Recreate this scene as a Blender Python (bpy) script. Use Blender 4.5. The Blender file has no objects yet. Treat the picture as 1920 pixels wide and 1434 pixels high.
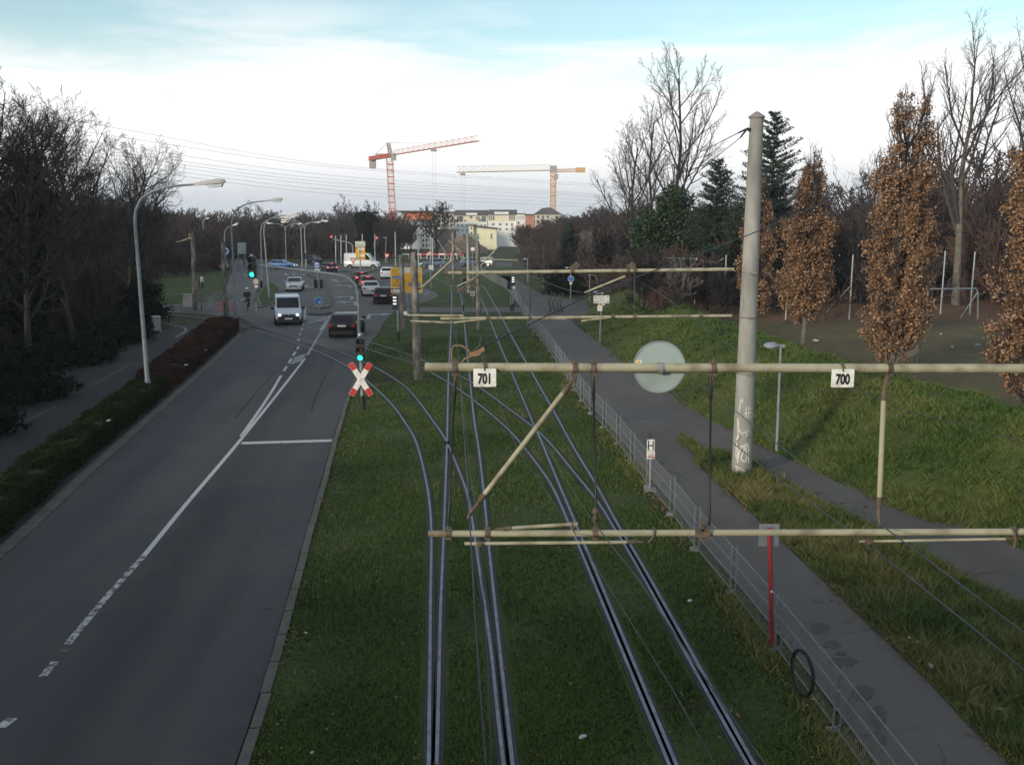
import bpy, math, random
import numpy as np
from mathutils import Vector, Matrix
R = math.radians
SC = bpy.context.scene
COL = SC.collection
rng = random.Random(7)

# ------------------------------------------------------------------ camera
FPX = 1734.0
PITCH = R(9.7)
CAMZ = 7.0
cam_d = bpy.data.cameras.new('camera'); cam = bpy.data.objects.new('camera', cam_d); COL.objects.link(cam)
cam_d.sensor_width = 36.0; cam_d.lens = FPX / 1920 * 36; cam_d.clip_end = 3000; cam_d.clip_start = 0.05
cam.location = (0, 0, CAMZ); cam.rotation_euler = (R(90) - PITCH, 0, 0)
SC.camera = cam

def ray(px, py):
    a = (px - 960) / FPX; b = (717 - py) / FPX
    c, s = math.cos(PITCH), math.sin(PITCH)
    return Vector((a, c + b * s, -s + b * c))
def G(px, py, z=0.0):            # where a feature measured in the photograph meets the level z
    d = ray(px, py); t = (z - CAMZ) / d.z
    return Vector((d.x * t, d.y * t, z))
def P(px, py, Y):                # where it stands at the distance Y
    d = ray(px, py); t = Y / d.y
    return Vector((d.x * t, Y, CAMZ + d.z * t))

# ------------------------------------------------------------------ object helpers
def tag(o, label, cat, group=None, kind=None):
    if label: o['label'] = label
    if cat: o['category'] = cat
    if group: o['group'] = group
    if kind: o['kind'] = kind
    return o
def thing(name, label, cat, loc=(0, 0, 0), rotz=0.0, group=None):
    o = bpy.data.objects.new(name, None); COL.objects.link(o)
    o.location = loc; o.rotation_euler = (0, 0, rotz); o.empty_display_size = .2
    return tag(o, label, cat, group)
def dup(root, loc=None, rotz=None, label=None, group=None, scale=None):
    r = root.copy(); COL.objects.link(r)
    if loc is not None: r.location = loc
    if rotz is not None: r.rotation_euler = (0, 0, rotz)
    if scale is not None: r.scale = scale if hasattr(scale, '__len__') else (scale,) * 3
    if label: r['label'] = label
    if group: r['group'] = group
    for ch in root.children:
        c = ch.copy(); COL.objects.link(c); c.parent = r
        for g in ch.children:
            d = g.copy(); COL.objects.link(d); d.parent = c
    return r

def frame(d):
    d = Vector(d).normalized()
    a = Vector((0, 0, 1)) if abs(d.z) < .95 else Vector((1, 0, 0))
    u = d.cross(a).normalized(); w = u.cross(d).normalized()
    return u, w

class MB:
    def __init__(s): s.v = []; s.f = []; s.m = []; s.mi = 0
    def add(s, vs, fs, mi=None):
        b = len(s.v); s.v.extend([tuple(v) for v in vs])
        for f in fs: s.f.append(tuple(i + b for i in f)); s.m.append(s.mi if mi is None else mi)
        return s
    def box(s, c, size, rz=0.0, mi=None):
        x, y, z = size[0] / 2, size[1] / 2, size[2] / 2; cs, sn = math.cos(rz), math.sin(rz)
        vs = []
        for dz in (-z, z):
            for dx, dy in ((-x, -y), (x, -y), (x, y), (-x, y)):
                vs.append((c[0] + dx * cs - dy * sn, c[1] + dx * sn + dy * cs, c[2] + dz))
        return s.add(vs, [(3, 2, 1, 0), (4, 5, 6, 7), (0, 1, 5, 4), (1, 2, 6, 5), (2, 3, 7, 6), (3, 0, 4, 7)], mi)
    def bar(s, p0, p1, w, h, mi=None):
        p0, p1 = Vector(p0), Vector(p1); u, n = frame(p1 - p0); vs = []
        for p in (p0, p1):
            for a, b in ((-1, -1), (1, -1), (1, 1), (-1, 1)): vs.append(p + u * a * w / 2 + n * b * h / 2)
        return s.add(vs, [(3, 2, 1, 0), (4, 5, 6, 7), (0, 1, 5, 4), (1, 2, 6, 5), (2, 3, 7, 6), (3, 0, 4, 7)], mi)
    def tube(s, pts, r, n=8, cap=True, mi=None):
        pts = [Vector(p) for p in pts]; k = len(pts)
        rs = r if hasattr(r, '__len__') else [r] * k
        vs = []; u = None
        for i, p in enumerate(pts):
            d = (pts[min(i + 1, k - 1)] - pts[max(i - 1, 0)])
            if d.length < 1e-9: d = Vector((0, 0, 1))
            d.normalize()
            if u is None: u, w = frame(d)
            else:
                u = (u - d * u.dot(d))
                u = u.normalized() if u.length > 1e-6 else frame(d)[0]
                w = u.cross(d)
            for j in range(n):
                a = 2 * math.pi * j / n
                vs.append(p + (u * math.cos(a) + w * math.sin(a)) * rs[i])
        fs = []
        for i in range(k - 1):
            for j in range(n):
                fs.append((i * n + j, i * n + (j + 1) % n, (i + 1) * n + (j + 1) % n, (i + 1) * n + j))
        if cap and n > 2: fs += [tuple(range(n))[::-1], tuple(range((k - 1) * n, k * n))]
        return s.add(vs, fs, mi)
    def cyl(s, p0, p1, r0, r1=None, n=12, cap=True, mi=None):
        return s.tube([p0, p1], [r0, r0 if r1 is None else r1], n, cap, mi)
    def lathe(s, prof, o=(0, 0, 0), axis='z', n=20, mi=None, closed=False):
        vs = []; k = len(prof)
        for r, h in prof:
            for j in range(n):
                a = 2 * math.pi * j / n; x, y = r * math.cos(a), r * math.sin(a)
                p = (x, y, h) if axis == 'z' else ((x, h, y) if axis == 'y' else (h, x, y))
                vs.append((o[0] + p[0], o[1] + p[1], o[2] + p[2]))
        fs = []
        for i in range(k if closed else k - 1):
            i2 = (i + 1) % k
            for j in range(n): fs.append((i * n + j, i * n + (j + 1) % n, i2 * n + (j + 1) % n, i2 * n + j))
        return s.add(vs, fs, mi)
    def prism(s, poly, y0, y1, mi=None):     # outline in x,z; depth along y
        k = len(poly)
        vs = [(x, y0, z) for x, z in poly] + [(x, y1, z) for x, z in poly]
        fs = [tuple(range(k)), tuple(range(2 * k - 1, k - 1, -1))] + [(i, k + i, k + (i + 1) % k, (i + 1) % k) for i in range(k)]
        return s.add(vs, fs, mi)
    def slab(s, poly, z0, z1, mi=None):      # outline in x,y; depth along z
        k = len(poly)
        vs = [(p[0], p[1], z0) for p in poly] + [(p[0], p[1], z1) for p in poly]
        fs = [tuple(range(k))[::-1], tuple(range(k, 2 * k))] + [(i, (i + 1) % k, k + (i + 1) % k, k + i) for i in range(k)]
        return s.add(vs, fs, mi)
    def loft(s, rings, cap=True, mi=None):
        n = len(rings[0]); vs = [p for r in rings for p in r]; fs = []
        for i in range(len(rings) - 1):
            for j in range(n): fs.append((i * n + j, i * n + (j + 1) % n, (i + 1) * n + (j + 1) % n, (i + 1) * n + j))
        if cap: fs += [tuple(range(n))[::-1], tuple(range((len(rings) - 1) * n, len(rings) * n))]
        return s.add(vs, fs, mi)
    def build(s, name, mats, parent=None, smooth=True, ang=40, loc=None):
        me = bpy.data.meshes.new(name); me.from_pydata(s.v, [], s.f)
        mats = mats if isinstance(mats, (list, tuple)) else [mats]
        for m in mats: me.materials.append(m)
        if len(mats) > 1: me.polygons.foreach_set('material_index', s.m)
        if smooth and len(me.polygons):
            me.polygons.foreach_set('use_smooth', [True] * len(me.polygons))
            try: me.set_sharp_from_angle(angle=R(ang))
            except Exception: pass
        me.update()
        o = bpy.data.objects.new(name, me); COL.objects.link(o)
        if parent is not None: o.parent = parent
        if loc is not None: o.location = loc
        return o

def np_mesh(name, V, F, mats, parent=None, smooth=False, loc=None):
    """V (n,3), F (m,k) all of one size"""
    me = bpy.data.meshes.new(name)
    V = np.asarray(V, np.float32); F = np.asarray(F, np.int32)
    m, k = F.shape
    me.vertices.add(len(V)); me.vertices.foreach_set('co', V.ravel())
    me.loops.add(m * k); me.loops.foreach_set('vertex_index', F.ravel())
    me.polygons.add(m); me.polygons.foreach_set('loop_start', np.arange(0, m * k, k, dtype=np.int32))
    me.polygons.foreach_set('loop_total', np.full(m, k, np.int32))
    if smooth: me.polygons.foreach_set('use_smooth', np.ones(m, bool))
    for q in (mats if isinstance(mats, (list, tuple)) else [mats]): me.materials.append(q)
    me.update(calc_edges=True); me.validate()
    o = bpy.data.objects.new(name, me); COL.objects.link(o)
    if parent is not None: o.parent = parent
    if loc is not None: o.location = loc
    return o

def text_part(name, body, size, m, parent, loc, bold=0.0, sx=1.0, rot=(R(90), 0, 0), align='CENTER'):
    c = bpy.data.curves.new(name, 'FONT'); c.body = body; c.size = size; c.align_x = align; c.align_y = 'CENTER'
    c.extrude = .001; c.offset = bold
    o = bpy.data.objects.new(name, c); COL.objects.link(o)
    dg = bpy.context.evaluated_depsgraph_get()
    me = bpy.data.meshes.new_from_object(o.evaluated_get(dg)); bpy.data.objects.remove(o)
    me.materials.clear(); me.materials.append(m)
    o = bpy.data.objects.new(name, me); COL.objects.link(o)
    o.parent = parent; o.location = loc; o.rotation_euler = rot; o.scale = (sx, 1, 1)
    return o

def smooth_line(pts, step=1.0):
    """Catmull-Rom through points, resampled"""
    p = [Vector(q) for q in pts]; p = [p[0] * 2 - p[1]] + p + [p[-1] * 2 - p[-2]]
    out = []
    for i in range(1, len(p) - 2):
        a, b, c, d = p[i - 1:i + 3]; n = max(1, int((c - b).length / step))
        for k in range(n):
            t = k / n
            out.append(.5 * ((2 * b) + (c - a) * t + (2 * a - 5 * b + 4 * c - d) * t * t + (3 * b - a - 3 * c + d) * t ** 3))
    out.append(p[-2]); return out
def side(pts, off):
    """offset a ground line to its right (positive)"""
    out = []
    for i, p in enumerate(pts):
        d = pts[min(i + 1, len(pts) - 1)] - pts[max(i - 1, 0)]; d.z = 0; d.normalize()
        out.append(p + Vector((d.y, -d.x, 0)) * off)
    return out
def strip(mb, A, B, z=0.0, mi=None):
    n = len(A); vs = [(p[0], p[1], z) for p in A] + [(p[0], p[1], z) for p in B]
    return mb.add(vs, [(i, i + 1, n + i + 1, n + i) for i in range(n - 1)], mi)

# ------------------------------------------------------------------ materials
def _nt(name):
    m = bpy.data.materials.new(name); m.use_nodes = True; nt = m.node_tree
    return m, nt, nt.nodes['Principled BSDF'], nt.nodes.new, nt.links.new
def mat(name, c1, c2=None, scale=6.0, rough=.7, metal=0.0, bump=0.0, bscale=None, emit=None, es=0.0, spec=.5,
        stretch=(1, 1, 1), detail=5, lo=.35, hi=.65, coat=0.0, dirt=None, dscale=1.3):
    m, nt, b, N, L = _nt(name)
    b.inputs['Roughness'].default_value = rough; b.inputs['Metallic'].default_value = metal
    b.inputs['Specular IOR Level'].default_value = spec; b.inputs['Coat Weight'].default_value = coat
    b.inputs['Coat Roughness'].default_value = .06
    c1 = (*c1, 1); b.inputs['Base Color'].default_value = c1
    tc = mp = None
    if c2 is not None or bump:
        tc = N('ShaderNodeTexCoord'); mp = N('ShaderNodeMapping'); mp.inputs['Scale'].default_value = stretch
        L(tc.outputs['Object'], mp.inputs['Vector'])
    if c2 is not None:
        n = N('ShaderNodeTexNoise'); n.inputs['Scale'].default_value = scale; n.inputs['Detail'].default_value = detail
        n.inputs['Roughness'].default_value = .62
        r = N('ShaderNodeValToRGB'); r.color_ramp.elements[0].position = lo; r.color_ramp.elements[1].position = hi
        r.color_ramp.elements[0].color = c1; r.color_ramp.elements[1].color = (*c2, 1)
        L(mp.outputs[0], n.inputs['Vector']); L(n.outputs['Fac'], r.inputs[0])
        out = r.outputs[0]
        if dirt is not None:
            n2 = N('ShaderNodeTexNoise'); n2.inputs['Scale'].default_value = dscale; n2.inputs['Detail'].default_value = 8
            r2 = N('ShaderNodeValToRGB'); r2.color_ramp.elements[0].position = .48; r2.color_ramp.elements[1].position = .68
            r2.color_ramp.elements[0].color = (0, 0, 0, 1); r2.color_ramp.elements[1].color = (1, 1, 1, 1)
            mx = N('ShaderNodeMixRGB'); mx.inputs['Color2'].default_value = (*dirt, 1)
            L(mp.outputs[0], n2.inputs['Vector']); L(n2.outputs['Fac'], r2.inputs[0]); L(r2.outputs[0], mx.inputs['Fac'])
            L(out, mx.inputs['Color1']); out = mx.outputs[0]
        L(out, b.inputs['Base Color'])
    if bump:
        n = N('ShaderNodeTexNoise'); n.inputs['Scale'].default_value = bscale or scale * 4; n.inputs['Detail'].default_value = 6
        bp = N('ShaderNodeBump'); bp.inputs['Strength'].default_value = bump; bp.inputs['Distance'].default_value = .02
        L(mp.outputs[0], n.inputs['Vector']); L(n.outputs['Fac'], bp.inputs['Height']); L(bp.outputs[0], b.inputs['Normal'])
    if emit is not None:
        b.inputs['Emission Color'].default_value = (*emit, 1); b.inputs['Emission Strength'].default_value = es
    return m
def leaf_mat(name, cols, rough=.6, spec=.3, trans=0.0, nscale=.7, namt=.5):
    """each leaf its own tint, and patches of different tint through the plant"""
    m, nt, b, N, L = _nt(name)
    g = N('ShaderNodeNewGeometry'); r = N('ShaderNodeValToRGB'); cr = r.color_ramp
    while len(cr.elements) < len(cols): cr.elements.new(.5)
    for i, c in enumerate(cols):
        cr.elements[i].position = i / (len(cols) - 1); cr.elements[i].color = (*c, 1)
    tc = N('ShaderNodeTexCoord'); n = N('ShaderNodeTexNoise'); n.inputs['Scale'].default_value = nscale; n.inputs['Detail'].default_value = 3
    L(tc.outputs['Object'], n.inputs['Vector'])
    mx = N('ShaderNodeMix'); mx.inputs[0].default_value = namt
    mr = N('ShaderNodeMapRange'); mr.inputs[1].default_value = .3; mr.inputs[2].default_value = .7
    L(n.outputs['Fac'], mr.inputs[0])
    L(g.outputs['Random Per Island'], mx.inputs[2]); L(mr.outputs[0], mx.inputs[3])
    L(mx.outputs[0], r.inputs[0]); L(r.outputs[0], b.inputs['Base Color'])
    b.inputs['Roughness'].default_value = rough; b.inputs['Specular IOR Level'].default_value = spec
    return m

def road_mat(name, base, var, tint, stretch, bands=None):
    m, nt, b, N, L = _nt(name)
    tc = N('ShaderNodeTexCoord'); mp = N('ShaderNodeMapping'); mp.inputs['Scale'].default_value = stretch
    mp.inputs['Rotation'].default_value = (0, 0, R(-7))
    L(tc.outputs['Object'], mp.inputs['Vector'])
    n1 = N('ShaderNodeTexNoise'); n1.inputs['Scale'].default_value = 1; n1.inputs['Detail'].default_value = 5
    L(mp.outputs[0], n1.inputs['Vector'])
    n2 = N('ShaderNodeTexNoise'); n2.inputs['Scale'].default_value = 26; n2.inputs['Detail'].default_value = 6; n2.inputs['Roughness'].default_value = .8
    L(tc.outputs['Object'], n2.inputs['Vector'])
    n3 = N('ShaderNodeTexNoise'); n3.inputs['Scale'].default_value = .35; n3.inputs['Detail'].default_value = 8; n3.inputs['Roughness'].default_value = .7
    L(tc.outputs['Object'], n3.inputs['Vector'])
    r = N('ShaderNodeValToRGB'); e = r.color_ramp.elements
    e[0].position = .34; e[1].position = .68; e[0].color = (*base, 1); e[1].color = (*var, 1)
    L(n1.outputs['Fac'], r.inputs[0])
    m1 = N('ShaderNodeMixRGB'); m1.blend_type = 'OVERLAY'; m1.inputs[0].default_value = .8
    L(r.outputs[0], m1.inputs[1]); L(n2.outputs['Fac'], m1.inputs[2])
    r3 = N('ShaderNodeValToRGB'); r3.color_ramp.elements[0].position = .42; r3.color_ramp.elements[1].position = .62
    L(n3.outputs['Fac'], r3.inputs[0])
    m2 = N('ShaderNodeMixRGB'); L(r3.outputs[0], m2.inputs[0]); m2.inputs[2].default_value = (*tint, 1)
    sc = N('ShaderNodeMath'); sc.operation = 'MULTIPLY'; sc.inputs[1].default_value = .7
    L(r3.outputs[0], sc.inputs[0]); L(sc.outputs[0], m2.inputs[0])
    L(m1.outputs[0], m2.inputs[1])
    # cracks
    v = N('ShaderNodeTexVoronoi'); v.feature = 'DISTANCE_TO_EDGE'; v.inputs['Scale'].default_value = .22
    nw = N('ShaderNodeTexNoise'); nw.inputs['Scale'].default_value = 1.1; nw.inputs['Detail'].default_value = 6
    L(tc.outputs['Object'], nw.inputs['Vector'])
    va = N('ShaderNodeVectorMath'); va.operation = 'MULTIPLY_ADD'; va.inputs[1].default_value = (2.2, 2.2, 0)
    L(nw.outputs['Color'], va.inputs[0]); L(tc.outputs['Object'], va.inputs[2]); L(va.outputs[0], v.inputs['Vector'])
    lt = N('ShaderNodeMath'); lt.operation = 'LESS_THAN'; lt.inputs[1].default_value = .0035
    L(v.outputs['Distance'], lt.inputs[0])
    ms = N('ShaderNodeMath'); ms.operation = 'MULTIPLY'; L(lt.outputs[0], ms.inputs[0]); L(r3.outputs[0], ms.inputs[1])
    m3 = N('ShaderNodeMixRGB'); m3.inputs[2].default_value = (.014, .014, .015, 1)
    L(ms.outputs[0], m3.inputs[0]); L(m2.outputs[0], m3.inputs[1])
    out = m3.outputs[0]
    if bands:      # lanes polished and darkened by tyres: u runs across the carriageway
        uv = N('ShaderNodeUVMap'); uv.uv_map = 'lane'; sx = N('ShaderNodeSeparateXYZ'); L(uv.outputs[0], sx.inputs[0])
        wob = N('ShaderNodeMath'); wob.operation = 'MULTIPLY_ADD'; wob.inputs[1].default_value = .05; L(n3.outputs['Fac'], wob.inputs[0]); L(sx.outputs['X'], wob.inputs[2])
        rb = N('ShaderNodeValToRGB'); rb.color_ramp.interpolation = 'B_SPLINE'
        while len(rb.color_ramp.elements) < len(bands): rb.color_ramp.elements.new(.5)
        for i, (p_, c_) in enumerate(bands): rb.color_ramp.elements[i].position = p_; rb.color_ramp.elements[i].color = (*c_, 1)
        L(wob.outputs[0], rb.inputs[0]); mb_ = N('ShaderNodeMixRGB'); mb_.blend_type = 'MULTIPLY'; mb_.inputs[0].default_value = 1
        L(out, mb_.inputs[1]); L(rb.outputs[0], mb_.inputs[2]); out = mb_.outputs[0]
    L(out, b.inputs['Base Color'])
    b.inputs['Roughness'].default_value = .78; b.inputs['Specular IOR Level'].default_value = .22
    bp = N('ShaderNodeBump'); bp.inputs['Strength'].default_value = .35; bp.inputs['Distance'].default_value = .01
    L(n2.outputs['Fac'], bp.inputs['Height']); L(bp.outputs[0], b.inputs['Normal'])
    return m
def paint_mat(name, col, under, wear=.5):
    m, nt, b, N, L = _nt(name)
    tc = N('ShaderNodeTexCoord'); n = N('ShaderNodeTexNoise'); n.inputs['Scale'].default_value = 5; n.inputs['Detail'].default_value = 9
    n.inputs['Roughness'].default_value = .75
    L(tc.outputs['Object'], n.inputs['Vector'])
    r = N('ShaderNodeValToRGB'); r.color_ramp.elements[0].position = wear; r.color_ramp.elements[1].position = wear + .06
    r.color_ramp.elements[0].color = (*col, 1); r.color_ramp.elements[1].color = (*under, 1)
    L(n.outputs['Fac'], r.inputs[0]); L(r.outputs[0], b.inputs['Base Color']); b.inputs['Roughness'].default_value = .7
    return m
def ground_mat(name, cols, scales, rough=.9, bump=.6, bscale=30):
    """two scales of noise through a ramp of several real colours"""
    m, nt, b, N, L = _nt(name)
    tc = N('ShaderNodeTexCoord')
    n1 = N('ShaderNodeTexNoise'); n1.inputs['Scale'].default_value = scales[0]; n1.inputs['Detail'].default_value = 6
    n2 = N('ShaderNodeTexNoise'); n2.inputs['Scale'].default_value = scales[1]; n2.inputs['Detail'].default_value = 8; n2.inputs['Roughness'].default_value = .7
    for n in (n1, n2): L(tc.outputs['Object'], n.inputs['Vector'])
    mx = N('ShaderNodeMix'); mx.inputs[0].default_value = .5
    L(n1.outputs['Fac'], mx.inputs[2]); L(n2.outputs['Fac'], mx.inputs[3])
    r = N('ShaderNodeValToRGB'); cr = r.color_ramp
    while len(cr.elements) < len(cols): cr.elements.new(.5)
    for i, c in enumerate(cols):
        cr.elements[i].position = .32 + .36 * i / (len(cols) - 1); cr.elements[i].color = (*c, 1)
    L(mx.outputs[0], r.inputs[0]); L(r.outputs[0], b.inputs['Base Color'])
    b.inputs['Roughness'].default_value = rough; b.inputs['Specular IOR Level'].default_value = .2
    n3 = N('ShaderNodeTexNoise'); n3.inputs['Scale'].default_value = bscale; n3.inputs['Detail'].default_value = 8
    L(tc.outputs['Object'], n3.inputs['Vector'])
    bp = N('ShaderNodeBump'); bp.inputs['Strength'].default_value = bump; bp.inputs['Distance'].default_value = .05
    L(n3.outputs['Fac'], bp.inputs['Height']); L(bp.outputs[0], b.inputs['Normal'])
    return m

ASPH = road_mat('asphalt', (.033, .035, .043), (.054, .055, .062), (.058, .054, .052), (.75, .03, 1), [(0, (1.3, 1.28, 1.25)), (.10, (1.1, 1.1, 1.15)), (.22, (.72, .74, .82)), (.36, (1.25, 1.2, 1.2)), (.50, (1.1, 1.05, 1.0)), (.64, (.48, .49, .58)), (.75, (1.15, 1.05, .98)), (.84, (.68, .68, .76)), (.94, (1.6, 1.35, 1.15)), (1, (1.9, 1.55, 1.3))])
ASPHF = road_mat('junction_asphalt', (.058, .058, .061), (.080, .079, .080), (.088, .083, .078), (.4, .06, 1))
ASPH2 = road_mat('path_asphalt', (.070, .064, .062), (.104, .096, .092), (.082, .072, .066), (.5, .2, 1))
ASPHD = road_mat('dark_asphalt', (.020, .020, .024), (.032, .032, .036), (.027, .025, .024), (.5, .2, 1))
PAINT = paint_mat('road_paint', (.38, .38, .39), (.05, .05, .055), .58)
PAINTF = paint_mat('far_road_paint', (.30, .30, .31), (.06, .06, .065), .50)
PAINTW = paint_mat('worn_road_paint', (.34, .34, .34), (.045, .046, .052), .48)
KERB = mat('kerb_stone', (.055, .051, .047), (.085, .08, .073), 3, .85, bump=.3, dirt=(.05, .052, .035), dscale=.8)
LAWN = ground_mat('lawn', [(.013, .014, .005), (.027, .042, .010), (.040, .060, .014), (.058, .072, .020), (.075, .082, .036)], (.5, 7), bscale=45, bump=.9)
DIRT = ground_mat('earth', [(.012, .010, .008), (.024, .019, .014), (.036, .028, .019), (.045, .036, .024)], (.4, 5), bscale=25, bump=.8)
GROUND = ground_mat('far_ground', [(.02, .019, .013), (.03, .036, .014), (.042, .05, .018), (.055, .055, .025)], (.12, 2), bscale=8)
BANK = ground_mat('bank_grass', [(.014, .014, .006), (.034, .050, .013), (.052, .070, .017), (.080, .086, .025), (.10, .085, .038)], (.35, 4), bscale=20, bump=1)
FIELD = ground_mat('field_ground', [(.050, .034, .024), (.082, .056, .037), (.078, .064, .033), (.092, .086, .038), (.21, .155, .10)], (.14, 1.6), bscale=14, bump=.9)
LITTERG = ground_mat('leaf_litter', [(.045, .028, .018), (.095, .055, .032), (.14, .078, .045), (.07, .046, .03)], (.8, 9), bscale=30, bump=1)
GALV = mat('galvanised_steel', (.24, .26, .28), (.34, .36, .38), 8, .5, .55)
POLEG = mat('grey_pole_paint', (.155, .175, .195), (.235, .26, .285), 5, .55, .2)
FENCEM = mat('fence_wire', (.17, .19, .20), (.24, .26, .275), 8, .55, .4)
CREAM = mat('cream_paint', (.27, .255, .175), (.35, .33, .235), 3, .6, bump=.08, dirt=(.15, .12, .08), dscale=4.5)
RUST = mat('rusty_iron', (.075, .055, .040), (.15, .115, .085), 14, .75, .3, bump=.3)
RUSTB = mat('brown_iron', (.16, .085, .045), (.26, .15, .085), 12, .7, .1, bump=.2)
BLACK = mat('black_plastic', (.012, .012, .013), (.02, .02, .022), 6, .5)
RUBBER = mat('rubber', (.012, .012, .012), (.022, .021, .02), 9, .85)
WIRE = mat('wire', (.02, .025, .032), (.045, .055, .065), 4, .5, .4)
WHITE = mat('white_enamel', (.74, .74, .72), (.64, .64, .61), 9, .4, dirt=(.50, .48, .43), dscale=14)
RED = mat('red_enamel', (.50, .03, .03), (.40, .022, .025), 9, .4)
REDPOLE = mat('red_pole_paint', (.33, .03, .035), (.24, .025, .03), 6, .5)
SIGNBACK = mat('sign_back', (.27, .335, .33), (.33, .395, .385), 3, .5, .1, dirt=(.22, .27, .265), dscale=3)
YELLOW = mat('sign_yellow', (.68, .36, .02), (.60, .31, .015), 2, .45)
BLUE = mat('sign_blue', (.03, .16, .42), (.025, .13, .36), 5, .4)
INK = mat('ink', (.01, .01, .012), None, rough=.5)
INKG = mat('grey_ink', (.16, .15, .13), None, rough=.6)
REDINK = mat('red_ink', (.32, .07, .05), None, rough=.6)
CONC = mat('concrete', (.22, .217, .20), (.31, .305, .285), 2.2, .85, bump=.25, bscale=30, dirt=(.15, .147, .135), dscale=1.2, stretch=(1, 1, .35))
CONCD = mat('dark_concrete', (.16, .155, .145), (.24, .23, .215), 3, .85, bump=.3, dirt=(.1, .1, .09))
WOOD = mat('weathered_wood', (.085, .075, .068), (.26, .24, .215), 4, .85, bump=.8, bscale=14, stretch=(1, 1, .30), dirt=(.05, .043, .038), dscale=2.5, lo=.42, hi=.58)
RAILM = mat('rail_steel', (.13, .14, .17), (.22, .235, .28), 4, .45, 1.0)
RAILD = mat('rail_bed', (.012, .012, .015), (.028, .026, .026), 10, .8, bump=.5)
GLASS = mat('car_glass', (.008, .010, .014), None, rough=.12, spec=.28)
CHROME = mat('chrome', (.6, .6, .62), None, rough=.2, metal=1)
TAIL = mat('tail_lamp', (.22, .012, .012), None, rough=.2, emit=(1, .05, .04), es=.12)
BRAKE = mat('lit_brake_lamp', (.5, .02, .02), None, rough=.2, emit=(1, .10, .08), es=3.2)
HEAD = mat('head_lamp', (.55, .57, .6), None, rough=.12, spec=.8)
HEADLIT = mat('lit_head_lamp', (.9, .85, .7), None, rough=.2, emit=(1, .86, .62), es=3.2)
GREEN = mat('lit_green_lens', (.02, .5, .34), None, rough=.2, emit=(.04, 1, .62), es=1.6)
REDLIT = mat('lit_red_lens', (.6, .03, .03), None, rough=.2, emit=(1, .10, .09), es=2.0)
LENS = mat('dark_lens', (.03, .02, .018), None, rough=.2)
AMBERL = mat('unlit_amber_lens', (.07, .04, .015), None, rough=.2)
WHITELIT = mat('lit_white_bar', (.8, .8, .78), None, rough=.3, emit=(1, 1, .95), es=.9)
LAMPGLASS = mat('lamp_bowl', (.62, .64, .66), (.5, .52, .54), 5, .25)
LAMPHEAD = mat('lamp_housing', (.42, .40, .37), (.5, .48, .45), 6, .5)
PLATEM = mat('licence_plate', (.72, .72, .68), (.45, .45, .44), 30, .4)

# ------------------------------------------------------------------ world and sun
SUN_EL, SUN_AZ = R(13), R(222)      # azimuth clockwise from +y
w = bpy.data.worlds.new('World'); SC.world = w; w.use_nodes = True
nt = w.node_tree; N = nt.nodes.new; L = nt.links.new; bg = nt.nodes['Background']
sky = N('ShaderNodeTexSky'); sky.sky_type = 'NISHITA'; sky.sun_disc = False
sky.sun_elevation = SUN_EL; sky.sun_rotation = SUN_AZ; sky.altitude = 200; sky.air_density = 1.1; sky.dust_density = .6; sky.ozone_density = 2.0
SKY_S = .15
tc = N('ShaderNodeTexCoord'); sp = N('ShaderNodeSeparateXYZ'); L(tc.outputs['Generated'], sp.inputs[0])
# thin high cloud: thickens towards the horizon, streaky; greyer low haze bank right at the horizon
def mr(src, a, b, c, d, smooth=True):
    n = N('ShaderNodeMapRange'); n.interpolation_type = 'SMOOTHSTEP' if smooth else 'LINEAR'
    for i, x in enumerate((a, b, c, d)): n.inputs[i + 1].default_value = x
    L(src, n.inputs[0]); return n.outputs[0]
mp = N('ShaderNodeMapping'); mp.inputs['Scale'].default_value = (2.2, 1.0, 14.0); mp.inputs['Rotation'].default_value = (0, R(7), R(20))
L(tc.outputs['Generated'], mp.inputs['Vector'])
nz = N('ShaderNodeTexNoise'); nz.inputs['Scale'].default_value = 1.7; nz.inputs['Detail'].default_value = 7; nz.inputs['Roughness'].default_value = .55
nz.inputs['Distortion'].default_value = .6
L(mp.outputs[0], nz.inputs['Vector'])
streak = mr(nz.outputs['Fac'], .34, .72, -.02, .035)
adj = N('ShaderNodeMath'); adj.operation = 'SUBTRACT'; L(sp.outputs['Z'], adj.inputs[0]); L(streak, adj.inputs[1])
veil = mr(adj.outputs[0], .108, .212, 1.0, .14)
mulv = N('ShaderNodeVectorMath'); mulv.operation = 'SCALE'; mulv.inputs[3].default_value = SKY_S
tint = N('ShaderNodeMixRGB'); tint.blend_type = 'MULTIPLY'; tint.inputs[0].default_value = 1; tint.inputs[2].default_value = (1.3, 1.45, 1.28, 1)
L(sky.outputs[0], tint.inputs[1])
L(tint.outputs[0], mulv.inputs[0])
cl = N('ShaderNodeMixRGB'); cl.inputs[1].default_value = (1.13, 1.12, 1.12, 1); cl.inputs[2].default_value = (.66, .71, .76, 1)
L(mr(sp.outputs['Z'], .01, .075, 1, 0), cl.inputs[0])
mixs = N('ShaderNodeMixRGB'); fill_cloud = mr(sp.outputs['Z'], .30, .55, 0, .42); vm = N('ShaderNodeMath'); vm.operation = 'MAXIMUM'; L(veil, vm.inputs[0]); L(fill_cloud, vm.inputs[1]); L(vm.outputs[0], mixs.inputs[0]); L(mulv.outputs[0], mixs.inputs[1]); L(cl.outputs[0], mixs.inputs[2])  # unseen cloud overhead, added to whiten and lift the ambient light
L(mixs.outputs[0], bg.inputs['Color']); bg.inputs['Strength'].default_value = 1.0
sd = bpy.data.lights.new('sun', 'SUN'); sun = bpy.data.objects.new('sun', sd); COL.objects.link(sun)
sd.energy = 3.4; sd.angle = R(6); sd.color = (1, .86, .68)
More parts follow.
